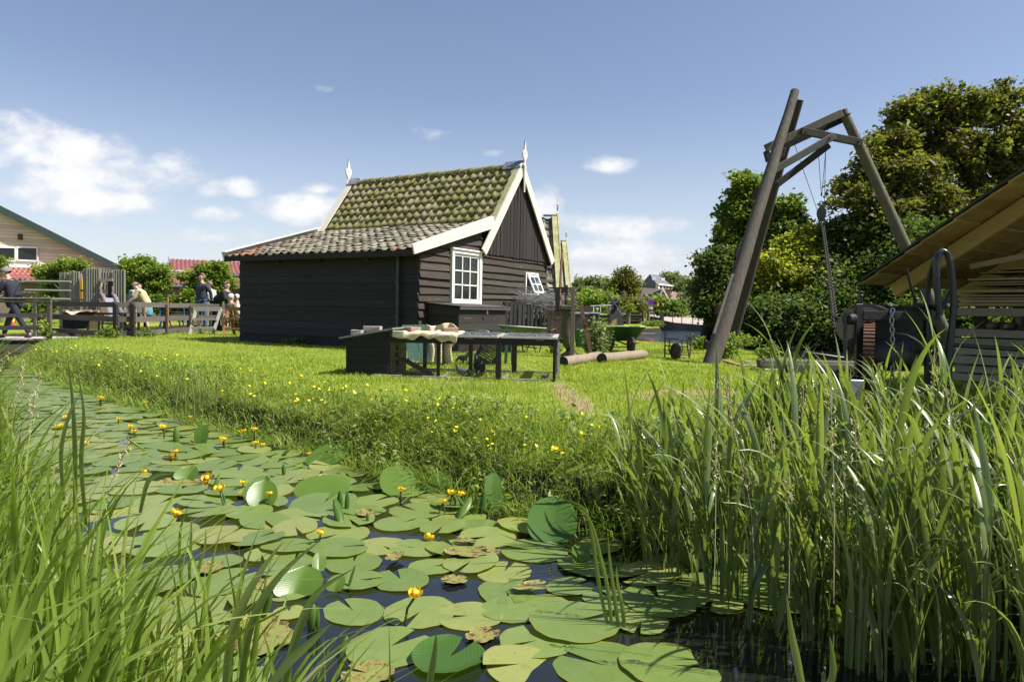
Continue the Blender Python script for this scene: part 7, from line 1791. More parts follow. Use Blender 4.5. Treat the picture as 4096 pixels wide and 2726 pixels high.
def build_mill():
 Y0 = 44.0; T = Th('windmill', 'small black drainage mill with lattice sails in front of the olive tree', 'windmill', at(2460, 1292, Y0)); P = lambda x, y, d=0.0: at(x, y, Y0 + d)
 c = P(2459, 1213, -.3); base = P(2460, 1290, .8); mk = mat_plain('mill_black', (.018, .018, .022), .7)
 m = MB()
 zb = .38; zt = c.z + .0
 vs = [(base.x - .5, base.y - .5, zb), (base.x + .5, base.y - .5, zb), (base.x + .5, base.y + .5, zb), (base.x - .5, base.y + .5, zb), (base.x - .2, base.y - .2, zt), (base.x + .2, base.y - .2, zt), (base.x + .2, base.y + .2, zt), (base.x - .2, base.y + .2, zt)]
 m.add(vs, [(3, 2, 1, 0), (4, 5, 6, 7), (0, 1, 5, 4), (1, 2, 6, 5), (2, 3, 7, 6), (3, 0, 4, 7)], .5); T.part(m, 'body', mk)
 m = MB(); m.prism([(base.x - .3, base.y - .45, zt), (base.x + .3, base.y - .45, zt), (base.x, base.y - .45, zt + .35)], (0, .9, 0)); T.part(m, 'cap', mk)
 m = MB(); m.tube([(c.x, c.y, c.z), (base.x, base.y, zt + .1)], .06, 8); T.part(m, 'axle', mk)
 ang0 = math.atan2(-(1259 - 1168), 70)
 for k in range(4):
  a = ang0 + k * pi / 2 + .0; d = Vector((cos(a), 0, sin(a))); q = Vector((-sin(a), 0, cos(a))); L_ = .95; m = MB()
  m.beam(c, c + d * L_, .05, .05, up=(0, 1, 0)); w = .17
  m.beam(c + d * .22 + q * w, c + d * L_ + q * w, .035, .03, up=(0, 1, 0)); m.beam(c + d * .22 + q * w * .5, c + d * L_ + q * w * .5, .02, .02, up=(0, 1, 0))
  for j in range(9): t = .22 + (L_ - .22) * j / 8; m.beam(c + d * t, c + d * t + q * w, .015, .015, up=(0, 1, 0))
  T.part(m, 'sail', mat_sail)
  m = MB(); m.beam(c + d * .3 - q * .045 + Vector((0, -.03, 0)), c + d * L_ - q * .045 + Vector((0, -.03, 0)), .03, .02, up=(0, 1, 0)); T.part(m, 'sail_board', M_GREYWOOD if k % 2 == 0 else mk)
build_mill()
def sign(x, y, Y, label, build):
 T = Th('road_sign', label, 'sign', at(x, 1250, Y)); m = MB(); m.tube([at(x, 1252, Y), at(x, y - 4, Y)], .03, 8); T.part(m, 'pole', M_GALV); build(T, at(x, y, Y - .06))
def b1(T, c):
 m = MB(); m.lathe(c, [(.30, 0), (.30, .02)], 24, (0, 1, 0)); T.part(m, 'disc', mat_plain('sign_red', (.55, .02, .03), .4, var=.02))
 m = MB(); m.box(c + Vector((0, -.015, .0)), (.44, .012, .11)); T.part(m, 'bar', M_WHITE)
 m = MB(); m.box(c + Vector((0, 0, -.45)), (.50, .02, .26)); T.part(m, 'plate', M_WHITE)
 m = MB(); m.box(c + Vector((0, -.014, -.45)), (.30, .008, .05)); T.part(m, 'lettering', M_IRON)
sign(2388, 1203, 58, 'round red no entry sign with a white plate beneath it', b1)
def b2(T, c):
 m = MB(); m.lathe(c + Vector((0, 0, .1)), [(.24, 0), (.24, .02)], 24, (0, 1, 0)); T.part(m, 'disc', mat_plain('sign_blue_red', (.10, .02, .35), .4, c2=(.3, .02, .12)))
 m = MB(); m.box(c + Vector((0, .02, -.02)), (.40, .02, .95)); T.part(m, 'backing', M_GALV)
 m = MB(); m.box(c + Vector((0, .0, -.36)), (.36, .02, .14)); T.part(m, 'plate', M_WHITE)
sign(2603, 1214, 56, 'tall narrow sign with a purple blue round on the road fence', b2)
for (x, y0, w, l) in ((2572, 1238, .19, 'left'), (2594, 1244, .20, 'right')):
 m = MB(); b = gz(x, 1298); m.tube([at(x, 1300, b.y), at(x, y0, b.y)], w / 2, 10); single('mooring_post', m, M_GREENPOLE, '%s one of the two thick wooden posts on the grassy point' % l, 'post')
def willow(x, ytop, ybase, trx, cy_, rx, ry, seed, label):
 b = gz(x, ybase); Y = b.y; T = thing('pollard_willow', label, 'tree', tuple(b), 0, 'pollard willows on the grassy point'); m = MB(); h = at(x, cy_, Y).z - b.z; r = px(trx, Y)
 m.tube([(0, 0, -.1), (0, 0, h * .5), (0, 0, h)], [r, r * .95, r * 1.35], 10); m.build('trunk', M_GREENPOLE, T)
 rg = np.random.default_rng(seed); n = 70; V, F, R = [], [], []; c = np.array([0, 0, h]); tot = 0
 for i in range(n):
  d = rg.normal(0, 1, 3); d[2] = abs(d[2]) * .8 - .15; d /= np.linalg.norm(d); L_ = rg.uniform(.6, 1.1)
  t = rg.uniform(.15, 1, 26)[:, None]; p = c + d * t * L_ * np.array([px(rx, Y), px(rx, Y), px(ry, Y)]) * 1.05 + rg.normal(0, .03, (26, 3)); p[:, 2] -= (t[:, 0] ** 2) * .1
  v, f = leaf_quads(p, .085, elong=2.6, rg=rg); V.append(v); F.append(f + tot); tot += len(v); R += list(rg.uniform(.2, 1, 26))
 np_mesh('crown', np.concatenate(V), [np.concatenate(F)], M_LF_YEL2, T, rnd=np.array(R))
M_LF_YEL2 = mat_leaf('leaf_willow', G((.09, .13, .025), (.15, .20, .04), (.22, .27, .06), (.34, .36, .10)), .4, .45, 1.3)
willow(2443, 0, 1296, 4.5, 1245, 27, 26, 1, 'left pollard willow, the smaller one beside the black mill')
willow(2512, 0, 1297, 9, 1238, 30, 34, 2, 'right pollard willow with the thicker trunk')
rng = random.Random(5)
for k in range(16):
 row = k // 5; x0 = 2462 + rng.uniform(-4, 12) + row * 5; y = 1290 - row * 9 - rng.uniform(0, 4); m = MB(); m.tube([at(x0, y, 50 + (k % 5) * .3), at(x0 + rng.uniform(70, 100), y - rng.uniform(-3, 4), 50 + (k % 5) * .3)], .09 + rng.uniform(-.02, .03), 8)
 single('stacked_pole', m, M_GREENPOLE if k % 3 else M_FENCEPOST, 'rough pole lying in the heap behind the pollard willows', 'pole', 'rough poles heaped behind the pollard willows')
m = MB(); m.beam(at(2392, 1264, 40), at(2440, 1265, 40), .1, .16); single('kerb_beam', m, M_DARKWOOD, 'upper dark beam left of the small pollard willow', 'beam', 'dark beams beside the small willow')
m = MB(); m.beam(at(2392, 1284, 40), at(2440, 1284, 40), .1, .20); single('kerb_beam', m, M_DARKWOOD, 'lower dark beam left of the small pollard willow', 'beam', 'dark beams beside the small willow')
m = MB(); m.box(at(2412, 1294, 39), (.42, .05, .16)); single('pale_board', m, M_FRESHWOOD, 'pale board lying left of the small willow', 'board', 'pale boards near the pollard willows')
m = MB(); m.prism([at(2449, 1282, 44), at(2467, 1275, 44), at(2467, 1298, 44), at(2449, 1300, 44)], (0, .05, 0)); single('pale_board', m, M_FRESHWOOD, 'pale square board leaning between the two pollard willows', 'board', 'pale boards near the pollard willows')
m = MB(); m.box(at(2350, 1234, 30), (.38, .06, .24)); single('brown_panel', m, M_PICKET, 'flat brown panel behind the leaning iron bar', 'panel')
m = MB(); c = at(2385, 1250, 30); m.lathe(c, [(.05, 0), (.085, .10), (.10, .20), (.085, .21)], 12); single('tub_on_post', m, M_OLDCREAM, 'mossy round tub left of the small willow above the bins', 'tub')
def build_boat():
 b = PZ(2590, 1356, 0); T = Th('rowing_boat', 'end of a small red rowing boat at the edge of the canal', 'boat', (b[0], b[1], 0)); m = MB(); a = Vector(at(2562, 1349, 27.0)); e = Vector(at(2607, 1361, 25.2))
 d = (e - a); d.z = 0; L_ = 2.6; d.normalize(); s_ = Vector((-d.y, d.x, 0)); st = e - d * L_; vs = []; n = 9
 for i in range(n):
  t = i / (n - 1); w = .42 * (1 - (t) ** 3 * .8); 
  for (ww, z) in ((1, .26), (.8, .05), (.3, -.05), (-.3, -.05), (-.8, .05), (-1, .26), (-.93, .26), (-.7, .08), (.7, .08), (.93, .26)): vs.append(Vector((st.x, st.y, 0)) + d * (L_ * t) + s_ * w * ww + Vector((0, 0, z)))
 k = 10; fs = [(i * k + j, i * k + (j + 1) % k, (i + 1) * k + (j + 1) % k, (i + 1) * k + j) for i in range(n - 1) for j in range(k)] + [tuple(range(k))[::-1], tuple(range((n - 1) * k, n * k))]
 m.add(vs, fs, .5); T.part(m, 'hull', mat_plain('boat_red', (.42, .02, .04), .35))
 m = MB(); m.beam(st + d * 1.6 - s_ * .36 + Vector((0, 0, .22)), st + d * 1.6 + s_ * .36 + Vector((0, 0, .22)), .18, .02); T.part(m, 'thwart', M_GREYWOOD)
build_boat()
def duck(x, y, Y):
 p = PY(x, y, Y); T = thing('duck', 'small dark duck swimming beside the crane leg', 'duck', (p[0], p[1], .02), 2.6)
 skin_body('body', [(0, 0, .03), (.09, 0, .04), (.13, 0, .10), (.155, 0, .15), (.20, 0, .14), (-.10, 0, .05), (-.17, 0, .08)], [(0, 1), (1, 2), (2, 3), (3, 4), (0, 5), (5, 6)], [.07, .05, .026, .036, .012, .06, .015], M_FEATHERB, T)
duck(2759, 1348, 34)
h1p = hloc(0, 0)
def roofhouse(ax, ay, Ya, bx, by, L_, label):
 "ridge runs to the left; the slope facing the camera drops from the apex pixel towards pixel (bx, by)"
 A = at(ax, ay, Ya); w = 3.4; B = at(bx, by, Ya - w / 2); rise = (A.z - B.z); wallh = A.z - .4 - rise
 return gable_house((A.x - .0, A.y - w / 2, .4), w, L_, wallh, rise, label, M_TILEGREY, pi / 2 + .03)
roofhouse(2220, 876, 21.0, 2222, 1128, 3.6, 'second black house, only its tiled roof and mossy gable edge showing behind the first')
roofhouse(2257, 975, 27.0, 2268, 1135, 3.4, 'third house farthest back, its tiled roof and greenish edge just right of the second')
# --- trees
LR = 'trees on the far bank of the canal'
tree('poplar', 'tall narrow poplar rising left of the crane legs', 'tree', (9.3, 33.5, .3), [ell(2988, 760, 50, 60, 33), ell(2968, 850, 68, 80, 33), ell(2940, 960, 80, 80, 33), ell(2900, 1060, 70, 70, 33), ell(3010, 930, 70, 90, 33.5), ell(2870, 1150, 60, 70, 32)], 430, 60, .42, .15, M_LF_MID2 if 'M_LF_MID2' in globals() else M_LF_MID, .2, 61, LR)
tree('bush_tree', 'dark dense tree standing at the water left of the crane legs', 'tree', (8.6, 31, .1), [ell(2862, 1060, 52, 60, 31), ell(2845, 1150, 55, 70, 31), ell(2900, 1180, 70, 80, 31), ell(2960, 1120, 70, 90, 31.5), ell(2850, 1225, 45, 50, 30.5), ell(2940, 1260, 90, 55, 30)], 520, 62, .42, .13, M_LF_DARK, .2, 62, LR)
tree('sapling_tree', 'light green tree with pointed top just right of the crane legs', 'tree', (13.3, 32, .2), [ell(3140, 850, 44, 50, 31), ell(3110, 950, 70, 80, 31), ell(3180, 900, 30, 40, 31), ell(3060, 1040, 60, 80, 31)], 240, 55, .38, .15, M_LF_MID, .18, 63, LR)
tree('yellow_tree', 'sunlit yellow green tree under the hanging chain', 'tree', (13.6, 30, .2), [ell(3225, 950, 36, 46, 29), ell(3180, 1020, 80, 60, 29), ell(3110, 1080, 70, 60, 28.5), ell(3260, 1040, 60, 60, 29), ell(3200, 1110, 100, 60, 28.5), ell(3060, 1140, 60, 50, 28.5)], 480, 60, .34, .115, M_LF_YEL, .16, 64, LR)
tree('dark_tree', 'dark green tree behind the third crane leg', 'tree', (17, 30, .3), [ell(3400, 940, 110, 60, 29), ell(3480, 1000, 130, 90, 29), ell(3350, 1050, 100, 80, 28.5), ell(3560, 960, 110, 90, 30), ell(3400, 1150, 150, 80, 28)], 520, 60, .45, .15, M_LF_DARK, .22, 65, LR)
tree('dark_tree', 'dark ivy clad tree hanging over the water below the yellow tree', 'tree', (14.5, 27.5, .1), [ell(3110, 1262, 100, 50, 27), ell(3230, 1262, 110, 56, 26.5), ell(3350, 1220, 120, 80, 26.5), ell(3060, 1280, 90, 60, 27.5), ell(3200, 1310, 140, 60, 26.5), ell(3350, 1320, 120, 55, 26), ell(3450, 1230, 120, 100, 26.5), ell(3480, 1330, 100, 60, 25.5), ell(3020, 1340, 70, 40, 28)], 900, 75, .42, .105, M_LF_DARK, .2, 66, LR)
tree('maple', 'big spreading olive brown maple filling the upper right', 'tree', (25, 31, .4), [ell(3640, 470, 100, 80, 30), ell(3740, 430, 120, 70, 30), ell(3900, 440, 130, 80, 30), ell(4020, 400, 70, 60, 30), ell(3560, 600, 110, 80, 29.5), ell(3480, 690, 110, 70, 29), ell(3620, 700, 130, 90, 29), ell(3780, 600, 150, 110, 30), ell(3960, 620, 160, 110, 30), ell(3440, 790, 110, 60, 28.5), ell(3560, 850, 130, 70, 28.5), ell(3740, 820, 150, 100, 29), ell(3920, 820, 140, 100, 30), ell(4120, 560, 120, 150, 30), ell(4100, 800, 100, 120, 30)], 1000, 56, .36, .135, M_LF_OLIVE, .40, 67, LR, shell=.8)
tree('dark_tree', 'dark green tree behind the roof of the open shed', 'tree', (22, 27, .4), [ell(3680, 980, 150, 90, 27), ell(3850, 1050, 150, 120, 27), ell(3620, 1120, 130, 110, 26), ell(4020, 1000, 130, 150, 28), ell(3720, 1250, 160, 90, 25), ell(3900, 1250, 160, 90, 25)], 520, 55, .5, .16, M_LF_DARK, .25, 68, LR)
LB = 'trees around the far houses'
tree('far_tree', 'loose olive brown tree in front of the big slate roof', 'tree', gz(2510, 1275), [ell(2502, 1086, 20, 14, 58), ell(2524, 1104, 20, 12, 58), ell(2468, 1100, 9, 20, 58), ell(2478, 1124, 26, 18, 58), ell(2535, 1125, 26, 24, 58), ell(2500, 1140, 50, 26, 58), ell(2450, 1165, 34, 26, 58), ell(2512, 1172, 48, 28, 58), ell(2490, 1195, 50, 22, 58), ell(2468, 1088, 7, 12, 58)], 200, 34, .42, .15, M_LF_OLIVE, .16, 71, LB, shell=.9)
for (lb, es, n, mt, sd) in (
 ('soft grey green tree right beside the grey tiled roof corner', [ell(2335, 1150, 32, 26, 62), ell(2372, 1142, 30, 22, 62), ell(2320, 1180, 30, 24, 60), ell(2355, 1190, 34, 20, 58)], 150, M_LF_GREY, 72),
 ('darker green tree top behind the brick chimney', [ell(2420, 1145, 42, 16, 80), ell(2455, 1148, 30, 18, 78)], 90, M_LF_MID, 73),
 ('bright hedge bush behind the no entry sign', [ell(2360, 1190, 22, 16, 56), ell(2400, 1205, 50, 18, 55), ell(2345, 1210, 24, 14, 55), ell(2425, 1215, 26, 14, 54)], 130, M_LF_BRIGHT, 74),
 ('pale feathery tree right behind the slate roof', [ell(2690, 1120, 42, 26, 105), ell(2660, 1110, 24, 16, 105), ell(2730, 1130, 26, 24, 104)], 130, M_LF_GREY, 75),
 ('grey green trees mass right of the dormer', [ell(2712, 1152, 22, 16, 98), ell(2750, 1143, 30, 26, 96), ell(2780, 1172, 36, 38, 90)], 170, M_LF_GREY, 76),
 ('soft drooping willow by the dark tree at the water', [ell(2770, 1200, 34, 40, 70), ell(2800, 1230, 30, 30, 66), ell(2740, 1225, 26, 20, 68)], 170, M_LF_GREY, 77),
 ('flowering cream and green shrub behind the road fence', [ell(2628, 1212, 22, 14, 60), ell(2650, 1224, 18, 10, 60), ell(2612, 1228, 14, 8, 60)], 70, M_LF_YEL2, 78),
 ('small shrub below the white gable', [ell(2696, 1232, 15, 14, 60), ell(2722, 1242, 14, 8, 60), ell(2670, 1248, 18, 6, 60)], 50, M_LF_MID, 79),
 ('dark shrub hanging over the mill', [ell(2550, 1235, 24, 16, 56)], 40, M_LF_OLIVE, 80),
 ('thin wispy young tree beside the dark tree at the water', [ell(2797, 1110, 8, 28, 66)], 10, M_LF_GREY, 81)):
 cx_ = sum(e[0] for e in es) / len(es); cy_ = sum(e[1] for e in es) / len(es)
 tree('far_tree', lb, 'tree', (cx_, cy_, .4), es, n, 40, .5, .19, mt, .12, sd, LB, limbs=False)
rg = np.random.default_rng(99); n = 5200; a = rg.uniform(-60, 60, n); d = rg.uniform(150, 210, n); C = np.stack([np.sin(np.radians(a)) * d, np.cos(np.radians(a)) * d, 0 * a], -1)
hh = 5.0 + 2.2 * vnoise(C[:, 0], C[:, 1], .06, 71) + 1.5 * vnoise(C[:, 0], C[:, 1], .25, 72); C = np.repeat(C, 9, 0) + rg.normal(0, 1.6, (n * 9, 3)); C[:, 2] = rg.uniform(0, 1, n * 9) * np.repeat(hh, 9) * .8 + .3
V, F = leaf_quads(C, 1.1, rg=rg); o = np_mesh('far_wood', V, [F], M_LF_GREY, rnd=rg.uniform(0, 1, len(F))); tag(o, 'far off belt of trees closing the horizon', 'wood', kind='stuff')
def stalk_bush(name, label, base, w, h, n, leaf, mat, seed, group=None, elong=2.4):
 rg = np.random.default_rng(seed); T = thing(name, label, 'plant', tuple(base), 0, group); P = []; m = MB()
 for i in range(n):
  r = rg.uniform(0, w * .5) ** 1; a = rg.uniform(0, 6.28); hh = h * rg.uniform(.55, 1.05) * (1 - .4 * (r / (w * .5)) ** 2); x0, y0 = r * cos(a) * .7, r * sin(a) * .7; x1, y1 = r * cos(a) * 1.2 + rg.normal(0, .03), r * sin(a) * 1.2
  m.tube([(x0, y0, 0), ((x0 + x1) / 2, (y0 + y1) / 2, hh * .55), (x1, y1, hh)], [.004, .003, .0015], 4, caps=False)
  k = int(hh / .028); t = rg.uniform(.12, 1, k); P.append(np.stack([x0 + (x1 - x0) * t + rg.normal(0, .03, k), y0 + (y1 - y0) * t + rg.normal(0, .03, k), hh * t], -1))
 P = np.concatenate(P); V, F = leaf_quads(P, leaf, elong=elong, rg=rg); np_mesh('leaves', V, [F], mat, T, rnd=rg.uniform(0, 1, len(F))); m.build('stems', M_LF_MID, T)
stalk_bush('willowherb', 'dense leafy green plant growing between the iron bar and the green wheelbarrow', gz(2390, 1425), .62, .80, 60, .035, M_LF_GREY2 if 'M_LF_GREY2' in globals() else M_LF_GREY, 5)
stalk_bush('willowherb', 'low leafy weeds at the foot of the iron press', gz(2215, 1415), .4, .26, 34, .03, M_LF_MID, 6)
stalk_bush('bramble', 'leafy weeds growing against the foot of the crane legs', gz(2900, 1435), .55, .60, 60, .055, M_LF_BRIGHT, 7, elong=1.5)
stalk_bush('bramble', 'leafy tangle on the canal edge behind the crane legs', gz(2960, 1385), 1.1, .42, 90, .05, M_LF_BRIGHT, 8, elong=1.5)
stalk_bush('bramble', 'small leafy plant left of the crane legs', gz(2800, 1405), .35, .45, 26, .05, M_LF_BRIGHT, 9, elong=1.5)
stalk_bush('bramble', 'flowering weeds at the water behind the timbers', gz(3075, 1440), .5, .38, 50, .04, M_LF_BRIGHT, 10, elong=1.5)
stalk_bush('nettle', 'dark weeds growing against the side wall of the black house', hloc(-.2, 3.2), .9, .22, 60, .04, M_LF_DARK, 11, elong=1.5)
stalk_bush('grass_tuft', 'overgrown tuft on the tip of the grassy point by the mooring posts', gz(2612, 1306), 1.3, .42, 90, .05, M_LF_BRIGHT, 12, elong=4)
stalk_bush('weed', 'weeds at the foot of the fence between its two nearest posts', gz(445, 1352), .7, .35, 40, .04, M_LF_MID, 13, 'weeds along the fence', elong=1.6)
stalk_bush('weed', 'weeds at the foot of the fence under the person in beige', gz(590, 1350), .6, .3, 36, .04, M_LF_MID, 14, 'weeds along the fence', elong=1.6)
stalk_bush('weed', 'upright weed growing at the right end of the footbridge', gz(190, 1352), .3, .5, 14, .05, M_LF_BRIGHT, 15, 'weeds along the fence', elong=2)
# --- water lilies
K_ = 4096 / 2356
def cF(x, y): return (1000 + .782 * x, 1500 + .782 * y)
s = NT('lily_pad')
tc = s.n('ShaderNodeTexCoord'); sepo = s.n('ShaderNodeSeparateXYZ'); s.L.new(tc.outputs['UV'], sepo.inputs[0])
ang = s.math('ARCTAN2', sepo.outputs[1], sepo.outputs[0]); rad = s.math('SQRT', s.math('ADD', s.math('MULTIPLY', sepo.outputs[0], sepo.outputs[0]), s.math('MULTIPLY', sepo.outputs[1], sepo.outputs[1])))
vein = s.math('ABSOLUTE', s.math('SINE', s.math('ADD', s.math('MULTIPLY', ang, 13.0), s.math('MULTIPLY', rad, 4.0))))
vr = s.ramp(vein, [(0, (1, 1, 1)), (.22, (0, 0, 0))])
r = s.objrnd(); n = s.noise(s.pos(), 5, 5, .65); n2 = s.noise(s.pos(), 38, 4, .7)
col = s.ramp(s.math('ADD', s.math('MULTIPLY', r, .7), s.math('MULTIPLY', n, .4)), [(.15, (.115, .18, .040)), (.5, (.165, .23, .055)), (.75, (.22, .265, .07)), (.93, (.27, .28, .08))])
col = s.mix(s.math('MULTIPLY', vr, .22), col, (.19, .25, .09))
dust = s.ramp(s.noise(s.pos(), 9, 6, .7), [(.50, (0, 0, 0)), (.75, (1, 1, 1))]); col = s.mix(s.math('MULTIPLY', dust, .32), col, (.26, .29, .16))
spot = s.ramp(n2, [(.62, (0, 0, 0)), (.70, (1, 1, 1))]); col = s.mix(s.math('MULTIPLY', spot, .6), col, (.10, .065, .02)); blot = s.ramp(s.noise(s.pos(), 3.2, 6, .75), [(.62, (0, 0, 0)), (.68, (1, 1, 1))]); col = s.mix(s.math('MULTIPLY', blot, .5), col, (.20, .16, .04))
edge = s.ramp(s.math('ADD', rad, s.math('MULTIPLY', n, .25)), [(1.04, (0, 0, 0)), (1.12, (1, 1, 1))]) if False else s.ramp(s.math('MULTIPLY', s.math('ADD', rad, s.math('MULTIPLY', n, .25)), .8), [(.84, (0, 0, 0)), (.93, (1, 1, 1))])
col = s.mix(s.math('MULTIPLY', edge, .6), col, (.22, .17, .03))
pb = s.principled(col, .30, spec=.55, normal=s.bump(s.math('ADD', s.math('MULTIPLY', vr, .5), n2), .22, .006))
tl = s.n('ShaderNodeBsdfTranslucent'); s.set(tl.inputs[0], s.mix(1, col, (1.9, 1.9, .5), 'MULTIPLY')); mm = s.n('ShaderNodeMixShader'); mm.inputs[0].default_value = .22; s.L.new(pb, mm.inputs[1]); s.L.new(tl.outputs[0], mm.inputs[2]); M_PAD = s.done(mm.outputs[0])
s = NT('lily_pad_fresh')
n2 = s.noise(s.pos(), 30, 3, .6); tc = s.n('ShaderNodeTexCoord'); sepo = s.n('ShaderNodeSeparateXYZ'); s.L.new(tc.outputs['UV'], sepo.inputs[0])
vein = s.math('ABSOLUTE', s.math('SINE', s.math('ADD', s.math('MULTIPLY', sepo.outputs[1], 26.0), s.math('MULTIPLY', s.math('ABSOLUTE', sepo.outputs[0]), -17.0)))); vr = s.ramp(vein, [(0, (1, 1, 1)), (.3, (0, 0, 0))])
col = s.mix(s.math('MULTIPLY', vr, .35), s.ramp(s.objrnd(), [(0, (.055, .13, .02)), (1, (.12, .20, .03))]), (.20, .28, .07))
pb = s.principled(col, .34, spec=.5, normal=s.bump(vr, .35, .005)); tl = s.n('ShaderNodeBsdfTranslucent'); s.set(tl.inputs[0], s.mix(1, col, (2.4, 2.3, .5), 'MULTIPLY')); mm = s.n('ShaderNodeMixShader'); mm.inputs[0].default_value = .38; s.L.new(pb, mm.inputs[1]); s.L.new(tl.outputs[0], mm.inputs[2]); M_PADF = s.done(mm.outputs[0])
s = NT('lily_pad_decayed'); n = s.noise(s.pos(), 26, 7, .8)
col = s.ramp(n, [(.32, (.03, .02, .012)), (.43, (.09, .05, .026)), (.49, (.24, .19, .045)), (.55, (.17, .20, .05)), (.68, (.12, .18, .045))]); M_PADOLD = s.done(s.principled(col, .45, normal=s.bump(n, .6, .01)))
def pad_mesh(seed, curl=0.0, wav=.006, dish=0.0, ragged=0.0):
 rg = random.Random(seed); nr, na = 7, 56; V = [(0, 0, .002)]; uv = [(0, 0)]; notch = rg.uniform(.10, .22); asp = rg.uniform(.80, .95)
 ph = [rg.uniform(0, 6.28) for _ in range(5)]
 holes = set()
 for i in range(1, nr + 1):
  t = i / nr
  for k in range(na + 1):
   a = notch + (2 * pi - 2 * notch) * k / na
   R_ = 1 - .11 * math.exp(-((a if a < pi else 2 * pi - a) / .5) ** 2) + .012 * sin(a * 7 + ph[0]) + .01 * sin(a * 13 + ph[1])
   if ragged and t == 1: R_ -= ragged * max(0, sin(a * 5 + ph[2]) + .6 * sin(a * 11 + ph[3]) - .3)
   aa = a if t > .35 else a
   x = cos(aa) * R_ * t; y = sin(aa) * R_ * t * asp
   z = wav * (sin(a * 3 + ph[2]) + .6 * sin(a * 5 + ph[3])) * t * t + dish * t ** 3 + .004 * sin(a * 8 + ph[4]) * t ** 4 * (1 if wav else 0)
   if curl: z += curl * max(0, t - .6) ** 2 * (1 + sin(a * 2 + ph[4]))
   V.append((x, y, z)); uv.append((x, y / asp))
 F = []; W_ = na + 1
 for k in range(na): F.append((0, 1 + k, 2 + k))
 for i in range(nr - 1):
  for k in range(na): F.append((1 + i * W_ + k, 1 + (i + 1) * W_ + k, 2 + (i + 1) * W_ + k, 2 + i * W_ + k))
 me = bpy.data.meshes.new('lily_pad'); me.from_pydata(V, [], F); ul = me.uv_layers.new(name='UVMap')
 for l in me.loops: ul.data[l.index].uv = uv[l.vertex_index]
 me.polygons.foreach_set('use_smooth', [True] * len(F)); return me
PADS = [pad_mesh(i, wav=.010) for i in range(7)]
PADS_D = [pad_mesh(20 + i, wav=.02, dish=.05, curl=.3) for i in range(3)]
PADS_O = [pad_mesh(40 + i, wav=.02, curl=.25, ragged=.22) for i in range(3)]
for me in PADS: me.materials.append(M_PAD)
for me in PADS_D: me.materials.append(M_PADF)
for me in PADS_O: me.materials.append(M_PADOLD)
placed = []; layer = [0]
def put_pad(x, y, r, rot, me, label, group, z=None, tilt=(0, 0), name='lily_pad'):
 o = bpy.data.objects.new(name, me); COL.objects.link(o); layer[0] += 1
 o.location = (x, y, z if z is not None else .004 + .00035 * (layer[0] % 60)); o.scale = (r, r, r); o.rotation_euler = (tilt[0], tilt[1], rot)
 tag(o, label, 'lily pad', group); placed.append((x, y, r)); return o
GP = 'flat lily pads floating in the ditch'
near = [(1020, 1455, 390, 1.1, 'D', 'large bowl shaped pad with a raised rim and white glare at the bottom centre'), (1820, 1490, 540, 2.6, 'P', 'largest pale pad crossed by stalk shadows at the bottom right of the pond'),
  (720, 1390, 440, .9, 'P', 'wide pad just left of the bowl shaped one'), (1470, 1360, 400, 3.6, 'P', 'wide pad with its cleft facing left, above the largest pale pad'),
  (530, 1210, 340, 2.2, 'P', 'round pad left of the flower with the dark fly'), (870, 1215, 380, 4.3, 'P', 'pad from behind which the tallest near flower rises'),
  (1120, 1235, 340, 3.3, 'P', 'pad right of the tallest near flower'), (1350, 1200, 330, .3, 'P', 'pad under the first stalk shadows on the right'), (1500, 1190, 320, 5.2, 'P', 'dusty pad beside the three upright reed blades'),
  (1450, 900, 340, 2.9, 'P', 'bright oval pad right of the rotten leaf patch'), (1300, 1010, 300, 1.3, 'P', 'pad below the bright oval one'), (1310, 1110, 330, 4.9, 'P', 'pad with brown decayed spots near the centre right'),
  (770, 1050, 300, 2.0, 'P', 'narrow lying pad with a sunlit front edge'), (930, 985, 230, .4, 'P', 'small pad touching the rotten leaf patch'), (680, 880, 270, 5.5, 'P', 'pad in the middle of the pond left of the drooping flower'),
  (530, 965, 290, 1.7, 'P', 'wide pad between the two leaning reed blades and the rotten patch'), (450, 820, 310, 4.0, 'P', 'pad behind the small flower left of centre'), (850, 890, 280, 3.0, 'P', 'pad under the drooping flower'),
  (780, 760, 290, .8, 'P', 'pad behind the drooping flower'), (850, 700, 280, 2.4, 'P', 'pad left of the rolled leaf by the bank'), (640, 650, 240, 1.0, 'P', 'pad below the glaring tilted leaf'),
  (260, 725, 300, 5.9, 'P', 'flat pad below the upturned leaf on the left'), (1160, 785, 260, 3.9, 'P', 'pad next to the huge folded leaf'), (1850, 1150, 300, 2.2, 'P', 'shaded pad under the reeds on the right'),
  (2000, 1270, 300, 4.4, 'P', 'shaded pad at the right edge under the reed shadows'), (1640, 1090, 260, .6, 'P', 'pad behind the three upright reed blades'), (200, 1225, 170, 1.9, 'P', 'small pad beside the cupped leaf on the left'),
  (600, 1540, 270, 2.8, 'O', 'yellow decaying pad at the very bottom left of the bowl shaped pad'), (1190, 1340, 190, .9, 'O', 'small yellow brown pad wedged between three green pads'), (1040, 1060, 140, 3.3, 'O', 'brown curled dead pad near the centre'),
  (560, 1060, 250, .2, 'P', 'half sunken pad left of the narrow sunlit one'), (140, 1010, 160, 3.7, 'P', 'pad half hidden by the left reed blades'), (60, 930, 200, 5.1, 'P', 'pad left of the pad with the leaning blades')]
